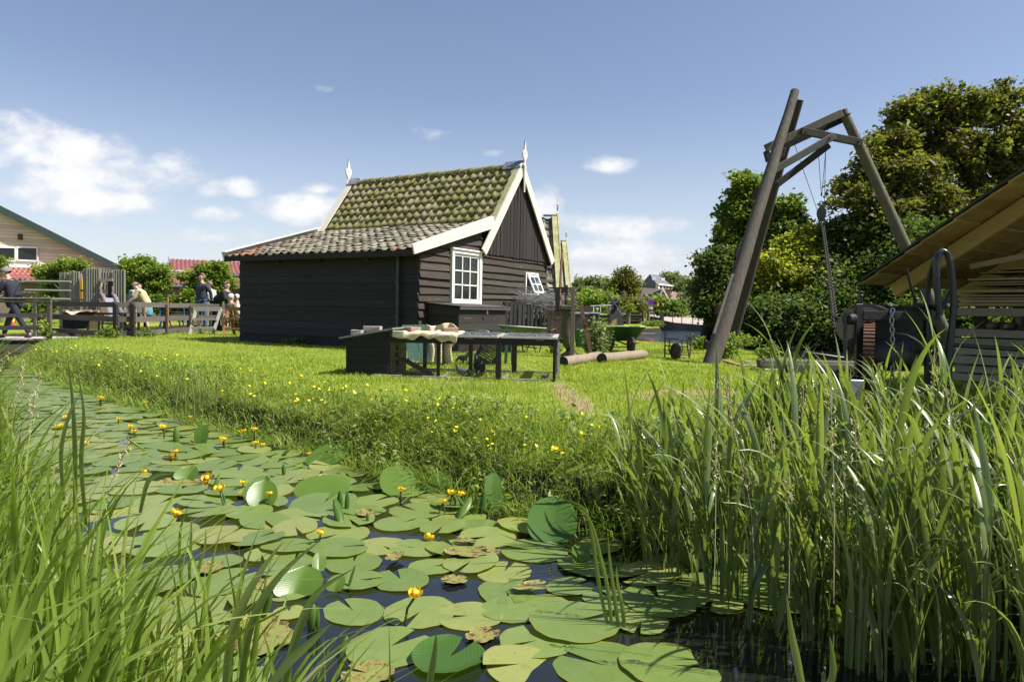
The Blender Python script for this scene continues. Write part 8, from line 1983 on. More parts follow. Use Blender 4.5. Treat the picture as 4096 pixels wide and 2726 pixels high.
for (x, y, w, rot, kind, lab) in near:
 X, Y_ = cF(x, y); p = PZ(X, Y_, 0); r = px(w * .782, p[1]) / 2 * 1.07
 me = {'P': PADS, 'D': PADS_D, 'O': PADS_O}[kind][len(placed) % (7 if kind == 'P' else 3)]
 put_pad(p[0], p[1], r, rot, me, lab + ' ' if False else lab, None, z=(.012 if kind == 'D' else None), tilt=((.05, .02) if kind == 'D' else (0, 0)))
rg = np.random.default_rng(5); nfar = 0
NC = 26000; CX = rg.uniform(-12, 1.7, NC); CY = rg.uniform(2.3, 13.2, NC); CR_ = rg.uniform(.14, .235, NC); U1 = rg.uniform(0, 1, NC); U2 = rg.uniform(0, 1, NC)
CD = -sdist(np.stack([CX, CY], -1), DITCH); open_w = vnoise(CX, CY, 1.6, 61)
keep = in_view(CX, CY, .04) & (CD > CR_ * .55) & ~((CY > 9.4) & (U1 > .35 * (13.2 - CY) / 3.8 + .05)) & ~((CY < 3.2) & (CX > -.95) & (CX < .1) & (U1 > .10)) & ~((CX > .6) & (CY < 3.0)) & ~((open_w < -.52) & (U1 > .2))
CX, CY, CR_, U1, U2 = CX[keep], CY[keep], CR_[keep], U1[keep], U2[keep]
A_ = np.array(placed); px_, py_, pr_ = list(A_[:, 0]), list(A_[:, 1]), list(A_[:, 2]); extra = []
for i in range(len(CX)):
 X, Y_, r = float(CX[i]), float(CY[i]), float(CR_[i]); ov = .60 if Y_ < 5.6 else .55
 if len(px_) and ((np.array(px_) - X) ** 2 + (np.array(py_) - Y_) ** 2 < ((r + np.array(pr_)) * ov) ** 2).any(): continue
 px_.append(X); py_.append(Y_); pr_.append(r); extra.append((X, Y_, r, float(U2[i])))
extra.sort(key=lambda e: e[1])
tilt = lambda: (float(rg.normal(0, .045)), float(rg.normal(0, .045)))
for (X, Y_, r, k) in extra[:262]:
 old = k < .018; me = PADS_O[int(k * 999) % 3] if old else PADS[int(k * 9999) % 7]
 zone = 'near the left reeds' if X < -1.4 and Y_ < 4.5 else ('in the far narrow end of the ditch' if Y_ > 8 else ('in the middle stretch of the ditch' if Y_ > 4.6 else 'in the near part of the ditch'))
 lab = ('brown and yellow decaying pad ' if old else 'flat green pad lying among many others ') + zone
 put_pad(X, Y_, r, rg.uniform(0, 6.28), me, lab, ('decaying pads ' if old else 'flat green pads ') + zone, tilt=tilt(), z=.004 + .022 * rg.uniform(0, 1))
rest = extra[262:]
if rest:
 V, F, uvs = [], [], []; b0 = 0
 for (X, Y_, r, k) in rest:
  n = 20; a0 = k * 40; V.append((X, Y_, .008 + .012 * k)); 
  for q in range(n): a = a0 + .2 + (2 * pi - .4) * q / (n - 1); V.append((X + cos(a) * r, Y_ + sin(a) * r * .9, .008 + .012 * k + .003 * sin(a * 3)))
  F += [(b0, b0 + 1 + q, b0 + 2 + q) for q in range(n - 1)]; b0 += n + 1
 o = np_mesh('lily_pads', np.array(V), [np.array(F)], M_PAD); tag(o, 'many small flat pads covering the farthest water of the ditch', 'lily pads', kind='stuff')
def leaf_sheet(fn, name, mat, label, nu=16, nv=14, cat='lily leaf', loc=(0, 0, 0), rz=0, group=None):
 V = []; uv = []
 for j in range(nv + 1):
  for i in range(nu + 1):
   u = i / nu * 2 - 1; v = j / nv * 2 - 1; V.append(fn(u, v)); uv.append((u, v))
 F = [(j * (nu + 1) + i, j * (nu + 1) + i + 1, (j + 1) * (nu + 1) + i + 1, (j + 1) * (nu + 1) + i) for j in range(nv) for i in range(nu)]
 me = bpy.data.meshes.new(name); me.from_pydata(V, [], F); ul = me.uv_layers.new(name='UVMap')
 for l in me.loops: ul.data[l.index].uv = uv[l.vertex_index]
 me.polygons.foreach_set('use_smooth', [True] * len(F)); me.materials.append(mat); o = bpy.data.objects.new(name, me); COL.objects.link(o); o.location = loc; o.rotation_euler = (0, 0, rz); tag(o, label, cat, group); return o
def oval(u, v): w = math.sqrt(max(0, 1 - v * v)) ** .8; return u * w
def upright(xF, yF, wpx, hpx, label, tilt=.4, cup=.35, rz=0.0, lean=0.0, mat=None):
 "leaf standing out of the water; tilt 0 = vertical, 1.57 = flat"
 p = PZ(xF, yF, 0); w = px(wpx, p[1]) / 2; h = px(hpx, p[1]) / max(.35, cos(tilt)) / 2
 def f(u, v):
  x = oval(u, v) * w; bend = cup * .75 * abs(u) ** 1.25 * w * math.sqrt(max(0, 1 - v * v)); s_ = (v + 1) * h
  return (x + lean * s_, s_ * sin(tilt) - bend + .25 * h * (v + 1) ** 2 * .3, s_ * cos(tilt) + .005)
 return leaf_sheet(f, 'lily_leaf', mat or M_PADF, label, loc=(p[0], p[1], 0), rz=rz)
def rolled(xF, yF, hpx, rpx, label, lean=(0, 0), open_=.0):
 p = PZ(xF, yF, 0); h = px(hpx, p[1]); r = px(rpx, p[1])
 def f(u, v):
  t = (v + 1) / 2; a = (u + 1) * pi * (1.25 - open_ * t); rr = r * (sin(pi * (t * .86 + .10)) ** .6) * (.45 + .55 * (u + 1) / 2 + open_ * t)
  return (cos(a) * rr + lean[0] * t * h, sin(a) * rr + lean[1] * t * h, t * h)
 return leaf_sheet(f, 'rolled_lily_leaf', M_PADF, label, nu=20, nv=14, loc=(p[0], p[1], 0), rz=random.uniform(0, 6))
c1 = lambda x, y: (x * .8777, 1350 + y * .8777)
for (pt, w, h, lab, tl_, cu, rz_, ln) in (
 (cF(335, 470), 160, 75, 'large bright tilted leaf near the bank left of the flowers', 1.0, .1, -.25, .3), (c1(915, 492), 58, 78, 'leaf standing straight up beside a green stub near the bank', .1, .15, 0, 0),
 (cF(1240, 715), 80, 155, 'tall dark leaf standing against the bank', .25, .2, .3, .1), (cF(820, 520), 78, 60, 'round leaf raised at the bank behind the glaring leaf', .5, .2, 0, 0),
 (cF(660, 490), 110, 42, 'small raised leaf under the bank grass', .9, .2, 0, .1), (cF(760, 620), 150, 80, 'tilted pale leaf shining white in the sun below the bank', 1.15, .1, .2, 0),
 (cF(915, 605), 120, 75, 'curved green leaf right of the shining pale one', .7, .3, -.7, .3), (c1(850, 650), 95, 46, 'cupped upturned leaf left of the middle of the pond', .8, .9, .1, 0),
 (c1(1160, 745), 110, 90, 'big folded leaf with two flowers beside it', .5, .8, -.3, .1), (cF(60, 680), 120, 95, 'large folded leaf catching the light at mid pond', .6, .6, .2, 0),
 (cF(230, 1130), 190, 80, 'cupped leaf showing its bright green inside beside the left reeds', .9, .8, .15, .2), (cF(1540, 860), 210, 130, 'huge folded leaf with glare beside the near reeds', 1.0, .5, -.1, 0),
 (cF(1690, 965), 80, 75, 'curled bright leaf at the foot of the near reeds', .4, .9, .2, 0), (cF(345, 640), 230, 60, 'broad wavy leaf raised behind the rolled leaf', 1.2, .15, 0, 0), (cF(350, 1010), 60, 60, 'dark leaf tipping up near the left blades', .7, .5, .5, .2),
 (cF(430, 1110), 80, 50, 'leaf half under water right of the cupped one', .8, .6, -.2, 0), (c1(965, 385), 60, 30, 'grey green leaf raised at the far bank', .9, .2, 0, 0)):
 upright(pt[0], pt[1], w, h, lab, tl_, cu, rz_, ln)
for (pt, h, r, lab, ln) in ((c1(802, 488), 72, 14, 'upright green stub of a rolled leaf near the bank', (0, 0)), (cF(460, 705), 90, 14, 'left of the two upright rolled leaves', (0, 0)), (cF(492, 705), 88, 13, 'right of the two upright rolled leaves', (.05, 0)),
       (cF(465, 770), 85, 22, 'rolled leaf leaning far to the left', (-1.3, .0)), (cF(1070, 735), 70, 24, 'rolled striped leaf leaning left below the three flowers', (-1.2, 0)), (cF(1120, 718), 80, 13, 'rolled leaf under the right of the three flowers', (-.6, 0)),
       (cF(1180, 715), 95, 12, 'straight rolled leaf beside the tall dark leaf', (.15, 0)), (cF(1150, 715), 60, 9, 'short rolled leaf between two taller ones', (-.3, 0)), (cF(310, 1300), 110, 26, 'thick rolled leaf standing in the open water', (.1, 0)),
       (cF(345, 1300), 100, 15, 'thin rolled leaf right of the thick one', (0, 0)), (cF(600, 765), 50, 7, 'thin green spike rising between pads', (0, 0)), (cF(455, 1440), 80, 20, 'dark rolled leaf tip poking from the water at the bottom', (.4, 0)),
       (c1(670, 520), 60, 12, 'rolled leaf lying low to the right near the far pads', (1.2, 0)), (c1(970, 700), 65, 12, 'rolled leaf pointing up right in the middle', (.5, 0)), (c1(1295, 630), 46, 9, 'small rolled leaf near the large tilted leaf', (.3, 0)),
       (cF(500, 1095), 90, 8, 'dark stalk rising among the pads', (.4, 0)), (cF(60, 1255), 120, 22, 'rolled leaf behind the left blades', (-.4, 0)), (c1(1285, 540), 36, 12, 'curled light leaf by the far bank', (.9, 0))):
 rolled(pt[0], pt[1], h, r, lab, ln)
M_PETAL = mat_leaf('yellow_petal', [(0, (.75, .42, .01)), (.5, (.85, .55, .015)), (1, (.90, .68, .03))], .25, .4, 1.0, tcol=(1, 1, 1))
M_STALK = mat_plain('lily_stalk', (.045, .09, .02), .5)
M_CENTER = mat_plain('flower_centre', (.62, .42, .03), .6)
def flower_proto(k, openness):
 T = thing('water_lily_flower', 'x', 'flower', (0, 0, 0)); rg = random.Random(k); R_ = .021
 for i in range(5):
  a0 = 2 * pi * i / 5; V = []; nu, nv = 6, 6
  for j in range(nv + 1):
   for q in range(nu + 1):
    t = j / nv; u = (q / nu - .5) * 2; a = a0 + u * .72 * (sin(pi * min(.95, t * .8 + .15))); r = R_ * (sin(t * pi * (.55 + .25 * (1 - openness))) ** .8) * (1 + .1 * openness); z = R_ * (1.25 - .2 * openness) * t + .002 * sin(u * 4)
    V.append((cos(a) * r, sin(a) * r, z))
  F = [(j * (nu + 1) + q, j * (nu + 1) + q + 1, (j + 1) * (nu + 1) + q + 1, (j + 1) * (nu + 1) + q) for j in range(nv) for q in range(nu)]
  o = np_mesh('petal', np.array(V), [np.array(F)], M_PETAL, T, rnd=np.full(len(F), rg.random()), smooth=True)
 m = MB(); m.lathe((0, 0, 0), [(.004, 0), (.009, .006), (.010, .016), (.012, .019), (.003, .0195)], 12); m.build('centre', M_CENTER, T)
 return T
protos = [flower_proto(1, .9), flower_proto(2, .5), flower_proto(3, .1)]; used_p = [False] * 3
def flower(xF, yF, hpx, size, label, k, lean=(0, 0), group=None):
 "pixel of the flower's centre; its stalk stands hpx lower in the water"
 p = PZ(xF, yF + hpx, 0); Y_ = p[1]; h = px(hpx, Y_); z = h
 src = protos[k]
 if not used_p[k]: T = src; used_p[k] = True
 else: T = copy_tree(src)
 T.location = (p[0], p[1], z - .012 * size); T.scale = (size,) * 3; T.rotation_euler = (random.uniform(-.25, .25) + lean[1], random.uniform(-.25, .25) + lean[0], random.uniform(0, 6)); tag(T, label, 'flower', group)
 m = MB(); Mi = T.matrix_basis.inverted() if False else (Matrix.Translation(T.location) @ T.rotation_euler.to_matrix().to_4x4() @ Matrix.Diagonal((size, size, size, 1))).inverted()
 bx = p[0] - lean[0] * h; pts = [Mi @ Vector((bx, p[1] + .01, -.15)), Mi @ Vector(((bx + p[0]) / 2, p[1], z * .5)), Mi @ Vector((p[0], p[1], z - .010 * size))]
 m.tube(pts, .0042 if size > .9 else .004, 8, caps=False); o = m.build('stalk', M_STALK, T)
fl = [(cF(845, 1105), 130, 1.25, 'biggest near flower with a dark insect on it', 0, (.5, 0)), (cF(360, 800), 62, 1.0, 'small flower on a short stalk left of the middle', 1, (.1, 0)), (cF(910, 828), 22, 1.25, 'drooping flower lying sideways on the pads', 1, (-.6, .9)),
      (cF(985, 640), 60, 1.1, 'left one of the three flowers below the bank', 1, (-.2, 0)), (cF(1030, 594), 78, 1.2, 'middle and highest of the three flowers below the bank', 0, (.1, 0)), (cF(1083, 602), 70, 1.1, 'right one of the three flowers below the bank', 1, (.1, 0)),
      (cF(775, 582), 36, 1.25, 'flower in front of the shining pale leaf', 0, (.2, 0)), (cF(98, 602), 40, .8, 'small flower in front of the large folded leaf', 2, (0, 0)), (c1(1005, 682), 72, 1.5, 'broad open flower on a curved stalk left of the folded leaf', 0, (-.4, 0)),
      (c1(1108, 657), 30, 1.1, 'flower behind the big folded leaf', 1, (0, 0)), (c1(800, 797), 20, 1.5, 'heavy flower resting low near the left reeds', 2, (.2, .3)), (c1(948, 633), 14, 1.6, 'flower tipped towards the viewer showing its disc', 0, (0, -.9)),
      (c1(1160, 415), 50, 1.4, 'flower by the bank right of the upright leaf', 1, (0, 0)), (c1(1108, 425), 40, 1.5, 'open flower by the bank above the tilted leaf', 0, (0, 0)), (c1(1165, 478), 24, 1.3, 'flower low on the water below the bank', 1, (0, 0)), (c1(1197, 487), 16, 1.0, 'bud beside the low flower below the bank', 2, (0, 0)),
      (c1(1018, 460), 40, 1.5, 'leaning flower right of the upright leaf', 1, (-.3, 0)), (c1(740, 402), 60, 1.4, 'open flower above the rolled leaf at mid left', 0, (-.2, 0)), (c1(868, 360), 30, 1.0, 'small flower high near the far bank', 1, (0, 0)),
      (c1(595, 403), 30, 1.4, 'upper of two flowers in the far pads', 0, (0, 0)), (c1(612, 424), 30, 1.4, 'lower of two flowers in the far pads', 0, (0, 0)), (c1(800, 518), 40, 1.2, 'flower over the dead yellow leaves', 1, (.1, 0)), (c1(780, 543), 16, 1.5, 'flower touching the dead yellow leaves', 1, (0, .3)),
      (c1(660, 607), 12, 1.3, 'flower lying flat left of the cupped leaf', 1, (0, .3)), (c1(458, 273), 40, 1.7, 'flower farthest up the ditch by the bank', 1, (-.2, 0)), (c1(660, 296), 20, 1.5, 'flower at the foot of the far bank', 1, (0, 0)),
      (c1(300, 358), 20, 1.3, 'flower behind the tall left blades', 1, (0, 0)), (c1(268, 402), 20, 1.5, 'left of the paired flowers behind the left reeds', 0, (0, 0)), (c1(288, 398), 22, 1.4, 'right of the paired flowers behind the left reeds', 0, (0, 0)), (c1(35, 400), 20, 1.6, 'flower at the left edge of the photo', 1, (0, 0)),
      (c1(540, 370), 24, 1.3, 'flower beside a reed blade in the far pads', 1, (0, 0)), (c1(385, 480), 20, 1.4, 'flower seen between the left reed blades', 1, (0, 0)), (c1(1228, 708), 60, .9, 'bud on a thin stalk right of the folded leaf', 2, (0, 0)), (c1(1410, 527), 10, 1.0, 'bud under the bank by the large tilted leaf', 2, (0, 0))]
for (pt, h, sz, lab, k, ln) in fl: flower(pt[0], pt[1], h, sz * 1.05, 'yellow water lily, ' + lab, k, ln)
for i, (pt, r, lab) in enumerate(((cF(1110, 930), .17, 'brown rotten leaf mat right of the middle of the pond'), (cF(740, 950), .10, 'ragged yellow brown dead leaf in the middle of the pond'), (cF(1230, 920), .09, 'thin brown leaf scrap by the bright oval pad'), (cF(340, 545), .20, 'crumpled yellow dead leaf below the large tilted leaf'),
                                  (cF(590, 730), .14, 'yellow decaying leaf under the upright rolled leaves'), (cF(1440, 1110), .13, 'brown rotting scrap at the edge of the spotted pad'), (c1(960, 1075), .12, 'pinkish brown dead leaf beside the single reed clump'), (cF(1100, 870), .10, 'blotched old leaf under the drooping flower'), (c1(770, 552), .11, 'crumpled dead leaf with flowers beside it'), (cF(70, 1100), .10, 'yellow leaf behind the left blades'))):
 r *= .72; p = PZ(pt[0], pt[1], 0); o = put_pad(p[0], p[1], r, i * 1.3, PADS_O[i % 3], lab, None, z=.006 + .024 * (i % 2 == 0) * 0 + .022, name='dead_leaf'); o['category'] = 'dead leaf'; o.scale = (r, r * .7, r * 1.3)
b = PZ(415, 1548, .02); m = MB(); m.lathe((0, 0, 0), [(.012, 0), (.012, .03), (.035, .06), (.038, .22), (.03, .24), (.001, .24)], 16, (1, .2, .05)); o = m.build('plastic_bottle', M_WHITE); o.location = (b[0], b[1], .03); tag(o, 'white plastic bottle lying at the foot of the bank', 'bottle')
# --- buttercups and broad leaved weeds on the bank
M_BUTTER = mat_leaf('buttercup_petal', [(0, (.85, .62, .02)), (1, (.95, .80, .05))], .25, .3, 1.0, tcol=(1, 1, 1))
def butter_mesh():
 m = MB()
 for k in range(5):
  a = 2 * pi * k / 5; c, s_ = cos(a), sin(a); t = Vector((-s_, c, 0)); d = Vector((c, s_, 0))
  m.add([(0, 0, 0), d * .006 + t * .006 + Vector((0, 0, .003)), d * .013 + t * .006 + Vector((0, 0, .007)), d * .015 + Vector((0, 0, .008)), d * .013 - t * .006 + Vector((0, 0, .007)), d * .006 - t * .006 + Vector((0, 0, .003))], [(0, 1, 2, 3, 4, 5)], random.random())
 return m
o0 = butter_mesh().build('buttercup', M_BUTTER); st = MB(); st.tube([(0, 0, 0), (.004, 0, -.08), (0, 0, -.17)], .0012, 4, caps=False); s0 = st.build('stem', M_LF_MID, o0)
rg = np.random.default_rng(77); cnt = 0; GB = {}
BX = rg.uniform(-9, 3.0, 9000); BY = rg.uniform(2.6, 13, 9000); BD = sdist(np.stack([BX, BY], -1), DITCH)
ok = (BD > .02) & (BD < 1.1 + rg.normal(0, .4, 9000)) & (BX * .7 + BY > 3.2) & in_view(BX, BY) & (vnoise(BX, BY, 2.2, 91) > rg.normal(-.05, .25, 9000)) & ~((BY > 7.5) & (rg.uniform(0, 1, 9000) > .55))
BX, BY, BD = BX[ok], BY[ok], BD[ok]; BH = ground_h(BX, BY)
while cnt < 240:
 x, y, d1 = float(BX[cnt]), float(BY[cnt]), float(BD[cnt])
 o = o0 if cnt == 0 else copy_tree(o0)
 k = max(0, 1 - d1 / 1.2); h = max(float(BH[cnt]), .25) + .05 + .16 * k * rg.uniform(.6, 1.2)
 sc = rg.uniform(.7, 1.1) * (1 if y < 5.5 else 1.05)
 o.location = (x - .08 * k, y - .08 * k, h); o.scale = (sc,) * 3; o.rotation_euler = (rg.normal(0, .45) - .1, rg.normal(0, .45), rg.uniform(0, 6))
 zone = 'on the near bank beside the reeds' if x > .2 else ('on the bank in front of the chicken run' if x > -2.5 else 'on the far left stretch of the bank')
 tag(o, 'small yellow buttercup growing in the grass ' + zone, 'buttercup', 'buttercups ' + zone); cnt += 1
def weeds(n, x0, x1, y0, y1, dmin, dmax, h0, h1, leaf, mat, seed, label, elong=3.0):
 rg = np.random.default_rng(seed); P = []; SV = []; SF = []; tot = 0; c = 0
 N_c = n * 30; WX = rg.uniform(x0, x1, N_c); WY = rg.uniform(y0, y1, N_c); WD = sdist(np.stack([WX, WY], -1), DITCH)
 ok = (WD > dmin) & (WD < dmax) & (WX * .7 + WY > 3.1) & in_view(WX, WY) & (vnoise(WX, WY, 1.5, 51) > rg.normal(-.25, .3, N_c)); WX, WY = WX[ok], WY[ok]; WG = np.maximum(.02, ground_h(WX, WY)); n = min(n, len(WX))
 while c < n:
  x, y, g = float(WX[c]), float(WY[c]), float(WG[c])
  c += 1; h = rg.uniform(h0, h1); dx, dy = rg.normal(-.05, .08) * h * 2, rg.normal(-.08, .08) * h * 2
  k = int(h / .016); t = rg.uniform(.15, 1, k); P.append(np.stack([x + dx * t + rg.normal(0, .022, k), y + dy * t + rg.normal(0, .022, k), g + h * t], -1))
  w = .0022; v = [(x - w, y, g), (x + w, y, g), (x + dx + w * .5, y + dy, g + h), (x + dx - w * .5, y + dy, g + h)]; SV += v; SF.append([tot, tot + 1, tot + 2, tot + 3]); tot += 4
 P = np.concatenate(P); V, F = leaf_quads(P, leaf, elong=elong, rg=rg, bias=.5); F2 = np.array(SF) + len(V)
 o = np_mesh('bank_weeds', np.concatenate([V, np.array(SV)]), [np.concatenate([F, F2])], mat, rnd=np.concatenate([rg.uniform(0, 1, len(F)), np.full(len(F2), .3)])); tag(o, label, 'weeds', kind='stuff')
M_WEED = mat_leaf('weed_leaf', G((.09, .135, .03), (.14, .20, .045), (.20, .27, .06), (.29, .34, .11)), .4, .5, 1.3, spec=.25)
weeds(620, -1.6, 3.6, 2.6, 6.0, -.02, .95, .08, .25, .018, M_WEED, 3, 'broad leaved weeds growing through the bank grass')
weeds(520, -8, -1.0, 4.5, 12, -.02, .7, .07, .2, .018, M_WEED, 4, 'low weeds growing along the far part of the bank', 2.2)
# --- reeds
def reedbed(name, label, roots, h, w, leanv, mat, seg=9, droop=.9, kind='stuff', fold=True, grp=None):
 n = len(roots); yaw = RNG.uniform(0, 2 * pi, n)
 V, F, per = blades(roots, h, w, leanv, seg, droop, yaw=yaw, fold=fold)
 r = RNG.uniform(0, .96, n); r[RNG.uniform(0, 1, n) < .045] = 1.0
 o = np_mesh(name, V, [F], mat, rnd=np.repeat(r, per), smooth=True); tag(o, label, 'reeds', grp, kind); return o
def scat_reeds(n, box, cond, cl=6, spread=.045):
 "roots in small tufts"
 out = []; N_c = n * 14
 x = RNG.uniform(box[0], box[1], N_c); y = RNG.uniform(box[2], box[3], N_c); ok = cond(x, y, sdist(np.stack([x, y], -1), DITCH)); x, y = x[ok], y[ok]
 for i in range(len(x)):
  if len(out) >= n: break
  for k in range(int(RNG.integers(2, cl))): out.append((x[i] + RNG.normal(0, spread), y[i] + RNG.normal(0, spread), -.08))
 return np.array(out[:n])
def rcond(x, y, d):
 "reed belt standing in the shallow water and on the right-hand bank"
 lim = np.where(x > 1.25, -1.1, -.22 - (x - .5) * 1.1)
 return (x > .60 + .1 * np.sin(y * 5)) & (lim < d) & (d < np.where(x < 1.5, .38, 1.0)) & (y > 1.2) & (x < y * .80 + .4) & (vnoise(x, y, 5, 66) > -.35)
def zroot(R_): d = sdist(R_[:, :2], DITCH); R_[:, 2] = np.maximum(ground_h(R_[:, 0], R_[:, 1]), -.04) - .02; return R_, len(R_), np.where(d > .2, .60, np.where(d > -.1, .8, 1.0))
def arcs(P0, L_, w, th0, kap, az, seg=9, twist=0.0):
 "leaves that leave the stem steeply and arch over; wide in the middle, pointed at the tip"
 n = len(P0); t = np.linspace(0, 1, seg + 1); th = th0[:, None] + kap[:, None] * t[None, :] ** 1.6
 ds = (L_ / seg)[:, None]; rr = np.concatenate([np.zeros((n, 1)), np.cumsum(np.sin(th[:, :-1]) * ds, 1)], 1); zz = np.concatenate([np.zeros((n, 1)), np.cumsum(np.cos(th[:, :-1]) * ds, 1)], 1)
 ca, sa = np.cos(az)[:, None], np.sin(az)[:, None]
 C = np.stack([P0[:, 0:1] + rr * ca, P0[:, 1:2] + rr * sa, P0[:, 2:3] + zz], -1)
 T_ = np.stack([np.sin(th) * ca, np.sin(th) * sa, np.cos(th)], -1); S_ = np.stack([-sa, ca, 0 * sa], -1) + 0 * T_; Nn = np.cross(T_, S_)
 tw = (twist[:, None] * (1 - .5 * t[None, :]))[..., None] if not isinstance(twist, float) else twist
 S2 = S_ * np.cos(tw) + Nn * np.sin(tw); N2 = np.cross(T_, S2)
 prof = (np.sin(pi * (.10 + .90 * t) ** .75)) ** .9; prof = np.maximum(prof, 0); prof[-1] = .01
 ww = (w[:, None] * prof[None, :])[..., None]
 A = C - S2 * ww / 2; B = C + S2 * ww / 2; M_ = C + N2 * ww * .16
 V = np.stack([A, M_, B], 2).reshape(n, (seg + 1) * 3, 3); base = (np.arange(n) * (seg + 1) * 3)[:, None]; fs = []
 for i in range(seg):
  fs.append(base + np.array([3 * i, 3 * i + 1, 3 * i + 4, 3 * i + 3])[None, :]); fs.append(base + np.array([3 * i + 1, 3 * i + 2, 3 * i + 5, 3 * i + 4])[None, :])
 return V.reshape(-1, 3), np.stack(fs, 1).reshape(-1, 4), seg * 2
def reed_plants(roots, H, label, lean=(-.10, -.02), nleaf=(4, 7), wl=(.016, .030), azm=pi, azs=.85, mat=None):
 n = len(roots); lx = RNG.normal(lean[0], .10, n); ly = RNG.normal(lean[1], .09, n)
 V, F, per = blades(roots, H * .97, RNG.uniform(.007, .011, n), np.stack([lx, ly], -1), 6, .4, fold=True); VV = [V]; FF = [F]; RR = [np.repeat(RNG.uniform(0, .6, n), per)]; b0 = len(V)
 P0, LL, W_, T0, K0, AZ = [], [], [], [], [], []
 for i in range(n):
  k = int(RNG.integers(*nleaf)); a0 = RNG.normal(azm, azs)
  for j in range(k):
   t = (.12 + .80 * (j + RNG.uniform(-.25, .25)) / k); h = H[i] * t; f = t ** 1.8
   P0.append((roots[i, 0] + lx[i] * H[i] * f, roots[i, 1] + ly[i] * H[i] * f, roots[i, 2] + h)); LL.append(RNG.uniform(.38, .66) * (H[i] * .55 + .45)); W_.append(RNG.uniform(*wl))
   T0.append(RNG.uniform(.06, .30)); K0.append(RNG.choice([RNG.uniform(.2, .7), RNG.uniform(.7, 1.9)])); AZ.append(a0 + (pi * .75 if j % 2 and RNG.uniform() < .45 else 0) + RNG.normal(0, .35))
 V, F, per = arcs(np.array(P0), np.array(LL), np.array(W_), np.array(T0), np.array(K0), np.array(AZ), 9, RNG.normal(0, .5, len(P0))); r = RNG.uniform(0, .96, len(P0)); r[RNG.uniform(0, 1, len(P0)) < .03] = 1
 VV.append(V); FF.append(F + b0); RR.append(np.repeat(r, per))
 o = np_mesh('reed_bed', np.concatenate(VV), [np.concatenate(FF)], mat or M_REED, rnd=np.concatenate(RR), smooth=True); tag(o, label, 'reeds', kind='stuff')
R1, n, kb = zroot(scat_reeds(400, (.45, 4.9, 1.3, 4.6), rcond, 4, .04))
reed_plants(R1, RNG.uniform(.50, .92, n) * kb, 'dense bed of long leaved green reeds filling the right foreground')
R1, n, kb = zroot(scat_reeds(22, (.6, 4.9, 2.1, 4.2), rcond, 3, .05))
reed_plants(R1, RNG.uniform(.9, 1.1, n) * (kb * .5 + .5) * np.clip(.84 + (R1[:, 0] - .5) * .10, .8, 1.1), 'tallest reeds standing above all the others on the right', nleaf=(4, 7), wl=(.02, .032))
R1, n, kb = zroot(scat_reeds(330, (.45, 4.9, 1.3, 4.6), rcond, 5, .035))
reedbed('reed_bed', 'straight young reed blades between the long leaved reeds', R1, RNG.uniform(.35, .9, n) * kb, RNG.uniform(.012, .022, n), np.stack([RNG.normal(-.18, .18, n), RNG.normal(-.04, .16, n)], -1), M_REED, 9, 1.4)
def lcond(x, y, d):
 s_ = x * .68 + y * .73
 return (-.50 < d) & (d < 1.2) & (s_ < 1.75) & (y > .8) & (x > -y * .80 - .5) & (x < -.35)
def tufts(n, box, cond, z, cl, sp):
 r = scat_reeds(n, box, cond, cl, sp); dd = sdist(r[:, :2], DITCH); r[:, 2] = np.where(dd > 0, z, -.04); return r
R3 = tufts(1650, (-6.5, -.35, .9, 7.0), lcond, .30, 7, .05); n = len(R3)
reedbed('sedge_bed', 'bright sedge and grass blades filling the left foreground', R3, RNG.uniform(.32, .78, n) * np.clip(.74 - R3[:, 0] * .22, .85, 1.6), RNG.uniform(.011, .025, n), np.stack([RNG.normal(.30, .28, n), RNG.normal(.02, .2, n)], -1), M_SEDGE, 8, .9)
R3 = tufts(3800, (-6.5, -.35, .9, 7.5), lcond, .28, 7, .05); n = len(R3)
reedbed('sedge_bed', 'fine short grass between the sedge blades on the left', R3, RNG.uniform(.12, .36, n), RNG.uniform(.004, .008, n), np.stack([RNG.normal(.2, .3, n), RNG.normal(.0, .25, n)], -1), M_BANK, 4, .5, fold=False)
def blade_curve(name, pts, w, label, mat, cat='reed blade', group=None):
 "one broad blade through given points"
 P = [Vector(p) for p in pts]; n = 16; V = []; F = []
 def cr(t):
  t = t * (len(P) - 1); i = min(int(t), len(P) - 2); f = t - i; p0 = P[max(i - 1, 0)]; p1 = P[i]; p2 = P[i + 1]; p3 = P[min(i + 2, len(P) - 1)]
  return .5 * ((2 * p1) + (p2 - p0) * f + (2 * p0 - 5 * p1 + 4 * p2 - p3) * f * f + (3 * p1 - p0 - 3 * p2 + p3) * f ** 3)
 for i in range(n + 1):
  t = i / n; c = cr(t); d = (cr(min(1, t + .02)) - cr(max(0, t - .02))).normalized(); sd_ = d.cross(Vector((.25, 1, .1))).normalized(); nn = sd_.cross(d); ww = w * (1 - t ** 2.6) * (.75 + .4 * sin(pi * t)) + .0006
  V += [c - sd_ * ww / 2, c + nn * ww * .16, c + sd_ * ww / 2]
 for i in range(n): F += [(3 * i, 3 * i + 1, 3 * i + 4, 3 * i + 3), (3 * i + 1, 3 * i + 2, 3 * i + 5, 3 * i + 4)]
 o = np_mesh(name, np.array(V), [np.array(F)], mat, rnd=np.full(len(F), random.uniform(.3, .9)), smooth=True); tag(o, label, cat, group); return o
def fp(pts, Y): return [tuple(at(x, y, Y + d)) for x, y, d in pts]
GA = 'broad single blades on the left'
blade_curve('reed_blade', fp([(300, 2050, 0), (300, 1800, 0), (290, 1600, 0), (268, 1410, 0)], 2.6), .022, 'tall straight pale blade rising highest on the left', M_REED)
blade_curve('reed_blade', fp([(345, 2100, 0), (325, 1850, 0), (335, 1650, 0), (300, 1430, 0)], 2.55), .020, 'broad blade just right of the tallest left blade', M_REED)
